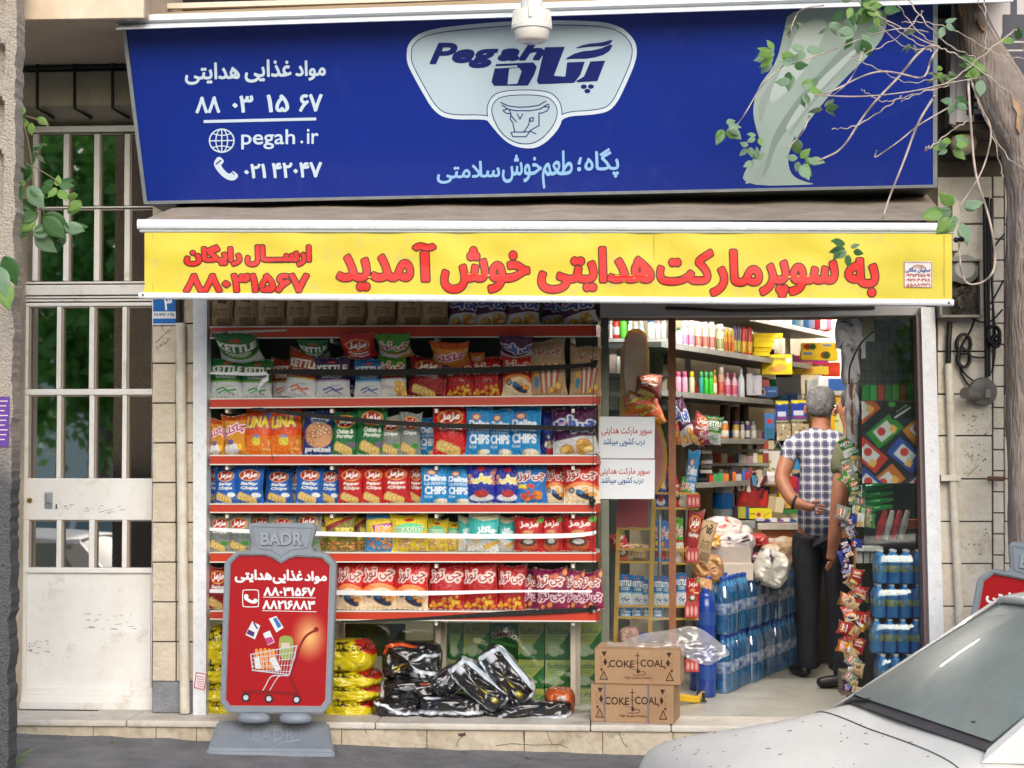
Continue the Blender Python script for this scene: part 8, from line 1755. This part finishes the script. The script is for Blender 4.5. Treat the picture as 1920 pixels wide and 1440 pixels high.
for c_ in [(58, 222, 3, 22, 40, -1.15, [1, 1]), (50, 345, 6, 26, 56, -1.15, [2, 1, 0]), (75, 400, 5, 24, 60, -1.15, [2, 1]), (108, 350, 4, 18, 34, -1.15, [1, 2]), (60, 285, 3, 18, 30, -1.15, [3, 2]), (118, 425, 2, 10, 44, -1.15, [0, 2]), (60, 440, 3, 20, 50, -1.15, [2, 0]), (150, 370, 3, 16, 40, -1.0, [1])]: cluster(sap, c_[0], c_[1], c_[2]*2, c_[3]*1.2, c_[4]*.95, c_[5], c_[6])
for x, y, k in ((2, 545, 1), (-6, 520, 0), (8, 500, 2)): leaf(sap, P(x, y-20, -1.6), .14, (.35, -1), k)
weed = thing('weed', PZ(28, 1436, .05), 'thin green weed growing at the foot of the concrete pole', 'weed')
for _ in range(16):
    a = PZ(28, 1440, .04); d = Vector((random.uniform(-.06, .07), random.uniform(-.03, .03), random.uniform(.05, .11))); g = G(); g.tube([a, a+d*.6, a+d+Vector((d.x*.4, 0, -.015))], [.002, .0018, .0005], 4); g.make('blade', mat('weed_green', '#7c9a58', .7), weed)
# litter and grit on the ground
qg = random.Random(12); g = G()
for _ in range(420):
    x = qg.uniform(-3.2, 2.2); y = -.26-abs(qg.gauss(0, .16)); y = max(y, -.95); r = qg.uniform(.0015, .0055); z = groundz(x, y)+.006
    o_ = Vector((x, y, z)); g.add([o_+Vector(v)*r for v in [(1, 0, 0), (0, 1, 0), (-1, .2, 0), (0, -1, 0), (.1, 0, .9)]], [(0, 1, 4), (1, 2, 4), (2, 3, 4), (3, 0, 4)])
mk('grit', g.v, g.f, mat('grit', '#8f8a82', .9, col2='#5c5852', ns=40), kind='stuff', label='loose grit and small stones along the foot of the step', cat='grit')
for k, (px, py, kd, lb) in enumerate([(990, 1412, 0, 'pale green fallen leaf on the asphalt before the step'), (700, 1418, 3, 'dry curled leaf on the asphalt right of the board'), (210, 1398, 3, 'small dry leaf near the step at the left'), (862, 1405, 3, 'brown leaf scrap under the black sacks')]):
    o = bpy.data.objects.new('fallen_leaf', LM[kd]); COL.objects.link(o); o.location = PZ(px, py, .03); o.location.z = groundz(o.location.x, o.location.y)+.012; o.rotation_euler = (R(8), R(6), k*1.7); o.scale = (.05, .05, .05); tagit(o, lb, 'leaf')
cr_ = Ink(600, 1358, 1270, 1408, .6)
for pts_ in ([(872, 1372), (868, 1380), (858, 1390), (856, 1400)], [(683, 1366), (688, 1376)], [(1024, 1370), (1030, 1384), (1036, 1396)], [(982, 1370), (981, 1392)], [(930, 1398), (960, 1394), (1000, 1397), (1050, 1396), (1065, 1403)], [(1160, 1372), (1168, 1392), (1176, 1400)]): cr_.line(pts_, .45)
cr_.poly([(858, 1376), (872, 1374), (874, 1379), (862, 1381)])
inkobj('crack', cr_, lambda u, v: P(u, v, SY+.0035), mat('crack_dark', '#4a4038', .9), st, kind='stuff')
# ================================================================== neighbour's sign, meter box, cables
ns = thing('neighbour_sign', P(1860, 236, -.35), 'white lightbox sign with dark blue blocks behind the tree, top right', 'sign')
g = G(); g.pquad([(1797, -60), (2120, -80), (2120, 225), (1793, 229)], -.4, .3); g.make('box', mat('sign_pale', '#b9b3b4', .5, col2='#a8a2a4', ns=4), ns)
g = G(); g.prism([P(1787, -60, -.38), P(1796, -60, -.41), P(1792, 234, -.41), P(1780, 232, -.38)], (0, .02, 0)); g.make('side_trim', mat('side_trim', '#c8c4cc', .4), ns)
i_ = Ink(1800, -40, 2000, 236, 1.0)
for q in [[(1895, -40), (1907, -40), (1907, 50), (1895, 50)], [(1907, 27), (1980, 27), (1980, 60), (1880, 60), (1880, 27)], [(1880, 60), (1980, 60), (1980, 160), (1850, 160)], [(1812, 158), (1826, 158), (1826, 216), (1812, 216)], [(1826, 170), (1850, 170), (1850, 176), (1826, 176)], [(1826, 185), (1850, 185), (1850, 191), (1826, 191)], [(1850, 160), (1853, 160), (1853, 226), (1850, 226)], [(1826, 200), (1845, 200), (1845, 204), (1826, 204)], [(1826, 214), (1845, 214), (1845, 228), (1826, 228)], [(1852, 188), (1905, 188), (1905, 226), (1852, 226)]]: i_.poly(q)
for x in (1862, 1877): i_.cut([(x, 200), (x+8, 200), (x+8, 208), (x, 208)])
i_.cut([(1878, 76), (1990, 76), (1990, 80), (1878, 80)]); i_.cut([(1878, 92), (1990, 92), (1990, 96), (1878, 96)])
inkobj('blue_blocks', i_, lambda u, v: P(u, v, -.403), mat('block_navy', '#1d2338', .5), ns, kind='stuff')
g = G(); g.pquad([(1782, 232), (2100, 228), (2100, 244), (1790, 244)], -.4, .35); g.make('underside_ledge', mat('ledge_dark', '#4c453e', .8), ns)
g = G(); c_ = P(1806, 268, -.3); g.lathe(c_, [(.02, -.06), (.055, -.04), (.07, 0), (.06, .03), (.05, .04)], 20); g.make('globe_lamp', mat('old_globe', '#a89a88', .5), label='dusty beige globe lamp under the neighbouring sign', cat='lamp', smooth=True)
g = G(); g.pquad([(1820, 250), (1990, 250), (1990, 290), (1826, 286)], -.1, .1); g.make('beige_ledge', mat('ledge_beige', '#8a7d6c', .8), label='beige ledge in shade beside the tree trunk', cat='ledge')
g = G(); g.pquad([(1786, 376), (1799, 376), (1799, 470), (1786, 470)], -.12, .1); g.make('wall_batten', cream, label='cream vertical batten above the meter box', cat='batten')
mb = thing('meter_box', P(1803, 594, -.15), 'open grey meter box full of tangled wires beside the valance', 'box'); mg = mat('meter_grey', '#8c8880', .6, col2='#6e6a62', ns=9)
for q in [(1762, 488, 1766, 594), (1838, 488, 1843, 594), (1762, 590, 1843, 595), (1762, 486, 1843, 490)]: g = G(); g.pbox(*q, -.14, -.012, .002); g.make('case_side', mg, mb)
g = G(); g.pbox(1766, 490, 1838, 590, -.03, -.012); g.make('case_back', mat('case_back', '#6a635a', .8, col2='#4a443c', ns=14), mb)
g = G(); g.lathe(P(1806, 506, -.07), [(.005, -.0), (.07, .001), (.075, .03), (.05, .05)], 20, 'y'); g.make('meter_dome', mat('dome_grey', '#8f8f8a', .3), mb)
for y in (513, 522): g = G(); g.pbox(1786, y, 1826, y+5, -.1, -.04, .001); g.make('terminal_block', mat('terminal', '#7c6c54', .6), mb)
qr = random.Random(8)
for k in range(16):
    g = G(); x, y = qr.uniform(1785, 1828), qr.uniform(532, 560); g.tube([Vector(v) for v in chk([tuple(P(x+qr.uniform(-14, 14), y+j*9+qr.uniform(-6, 6), -.06-qr.uniform(0, .07))) for j in range(5)], 2, False)], .003, 5); g.make('wire', pm(['#2c2824', '#4a443c', '#5c564c'][k % 3], .6), mb)
def cab(pts_, r, lab, Y=-.04):
    g = G(); g.tube([Vector(v) for v in chk([tuple(P(x, y, Y)) for x, y in pts_], 2, False)], r, 7); g.make('cable', blk, label=lab, cat='cable', group='black cables on the right wall')
cab([(1846, 370), (1847, 500), (1849, 620), (1850, 708)], .010, 'leftmost thick vertical cable right of the meter box')
cab([(1852, 370), (1853, 500), (1854, 620), (1855, 706)], .008, 'middle vertical cable right of the meter box')
cab([(1858, 372), (1857, 480), (1861, 560), (1867, 650), (1860, 700)], .006, 'rightmost vertical cable bowing out near the trunk')
cab([(1884, 438), (1864, 462), (1856, 480)], .005, 'short cable slanting to the trunk above the meter box')
cab([(1882, 525), (1866, 555), (1857, 570)], .005, 'short cable slanting to the trunk beside the meter box')
cab([(1820, 596), (1840, 605), (1860, 603), (1880, 580)], .005, 'cable sagging from meter box to trunk')
cab([(1828, 598), (1818, 625), (1800, 650), (1798, 690), (1812, 720), (1826, 728)], .006, 'cable looping from meter box down to the round horn')
cab([(1806, 650), (1812, 665), (1835, 672), (1856, 668)], .005, 'thin cable bridging the loop and the vertical cables')
cab([(1800, 680), (1806, 700), (1830, 718)], .005, 'second thin cable entering the round horn')
for k, (x, y, r) in enumerate([(1806, 645, .05), (1806, 672, .045), (1862, 628, .045), (1866, 640, .03)]):
    g = G(); p = P(x, y, -.05)
    for j in range(4): g.tube([p+Vector((r*math.cos(a)*.7, -.008*j, r*math.sin(a))) for a in np.linspace(0, 6.28, 14)], .008, 6)
    g.make('tape_coil', blk, label=['upper black cable coil under the meter box', 'lower black cable coil under the meter box', 'black coil on the vertical cables', 'small black coil next to the trunk'][k], cat='coil')
hn_ = thing('alarm_horn', P(1838, 765, -.1), 'round grey alarm horn on the stone wall beside the trunk', 'horn'); hg = mat('horn_grey', '#6c6864', .5, col2='#585450', ns=10)
g = G(); c_ = P(1840, 735, -.03); g.lathe(c_, [(.072, 0), (.074, .03), (.066, .05), (.03, .058)], 26, 'y'); g.make('housing', hg, hn_)
g = G(); a_ = P(1836, 742, -.08); g.tube([a_, P(1808, 737, -.15)], [.022, .03], 14); g.make('nozzle', hg, hn_)
g = G(); g.pbox(1848, 730, 1858, 746, -.1, -.08, .002); g.make('label_plate', mat('horn_plate', '#8a8680', .5), hn_)
g = G(); g.tube([P(1852, 897, -.05), P(1882, 898, -.05)], .012, 8); g.make('rusty_bar', mat('rusty_bar', '#6a4c3c', .8), label='short rusty bar in the stone wall beside the trunk', cat='bar')
# stains on right wall
i_ = Ink(1800, 760, 1862, 1080, .7); qr = random.Random(3)
for _ in range(40): x, y = qr.uniform(1805, 1855), qr.choice([qr.uniform(770, 815), qr.uniform(830, 890), qr.uniform(990, 1040)]); i_.ell(x, y, qr.uniform(.8, 3.2), qr.uniform(.6, 2))
i_.line([(1815, 892), (1824, 882), (1836, 872)], .7); i_.line([(1810, 855), (1815, 850), (1818, 858), (1824, 852), (1822, 866)], .7)
inkobj('brown_stain', i_, lambda u, v: P(u, v, -.0135), mat('stain_brown', '#9c8266', .9), rp, kind='stuff')
# ================================================================== across the street (seen only in the glass)
gw = thing('garden_wall', (0, -24, -.3), 'pale garden wall across the street, reflected in the door', 'wall')
g = G(); g.box(-30, 30, -24.3, -24, -.4, 2.3); g.make('wall_face', mat('far_wall', '#d6d8d0', .8), gw)
g = G(); g.box(-30, 30, -24.35, -23.95, 2.3, 2.4); g.make('coping', cream, gw)
g = G(); g.box(-30, 30, -31, -27, -.4, 5.5); g.make('opposite_house', mat('far_house', '#cdc6b6', .8), label='beige house across the street', cat='house')
LM2 = leafmat('far_leaf', '#6a9a48', '#4c7c34')
def fartree(x, y, h, r, lab, n=4200, sd=0):
    t = thing('opposite_tree', (x, y, -.3), lab, 'tree', 'trees across the street'); q = np.random.default_rng(sd)
    g = G(); g.tube([(x, y, -.3), (x+.1, y, h*.3), (x-.1, y, h*.6)], [.2, .16, .1], 10); g.make('trunk', bark, t)
    cs_ = q.normal(size=(60, 3)); cs_ /= np.linalg.norm(cs_, axis=1)[:, None]; cs_ *= q.uniform(.35, 1, (60, 1)); V = []; Fc = []
    for i in range(n):
        c_ = cs_[q.integers(60)]; p = np.array([x, y, h*.62])+c_*np.array([r, r*.7, h*.42])+q.normal(size=3)*.24; a = q.normal(size=3); a /= np.linalg.norm(a); b = np.cross(a, q.normal(size=3)); b /= np.linalg.norm(b); s_ = q.uniform(.08, .16); k = len(V)
        V += [p-a*s_, p+b*s_*.6, p+a*s_, p-b*s_*.6]; Fc.append((k, k+1, k+2, k+3))
    mk('crown', V, Fc, LM2, t, kind='stuff')
for k, (x, y, h, r) in enumerate([(-5.2, -14, 7, 2.2), (-6.9, -15, 7.5, 2.4), (-8.6, -16, 7.5, 2.6), (2.5, -21, 4.6, 1.8), (7, -21, 4.6, 1.8)]): fartree(x, y, h, r, ['first', 'second', 'third', 'fourth', 'fifth'][k]+' tree across the street, reflected in the glass', sd=k)
c3 = copy_tree(c1, (-7.6, -11, -.3), (0, 0, R(2)), label='third white car across the street, reflected in the door')
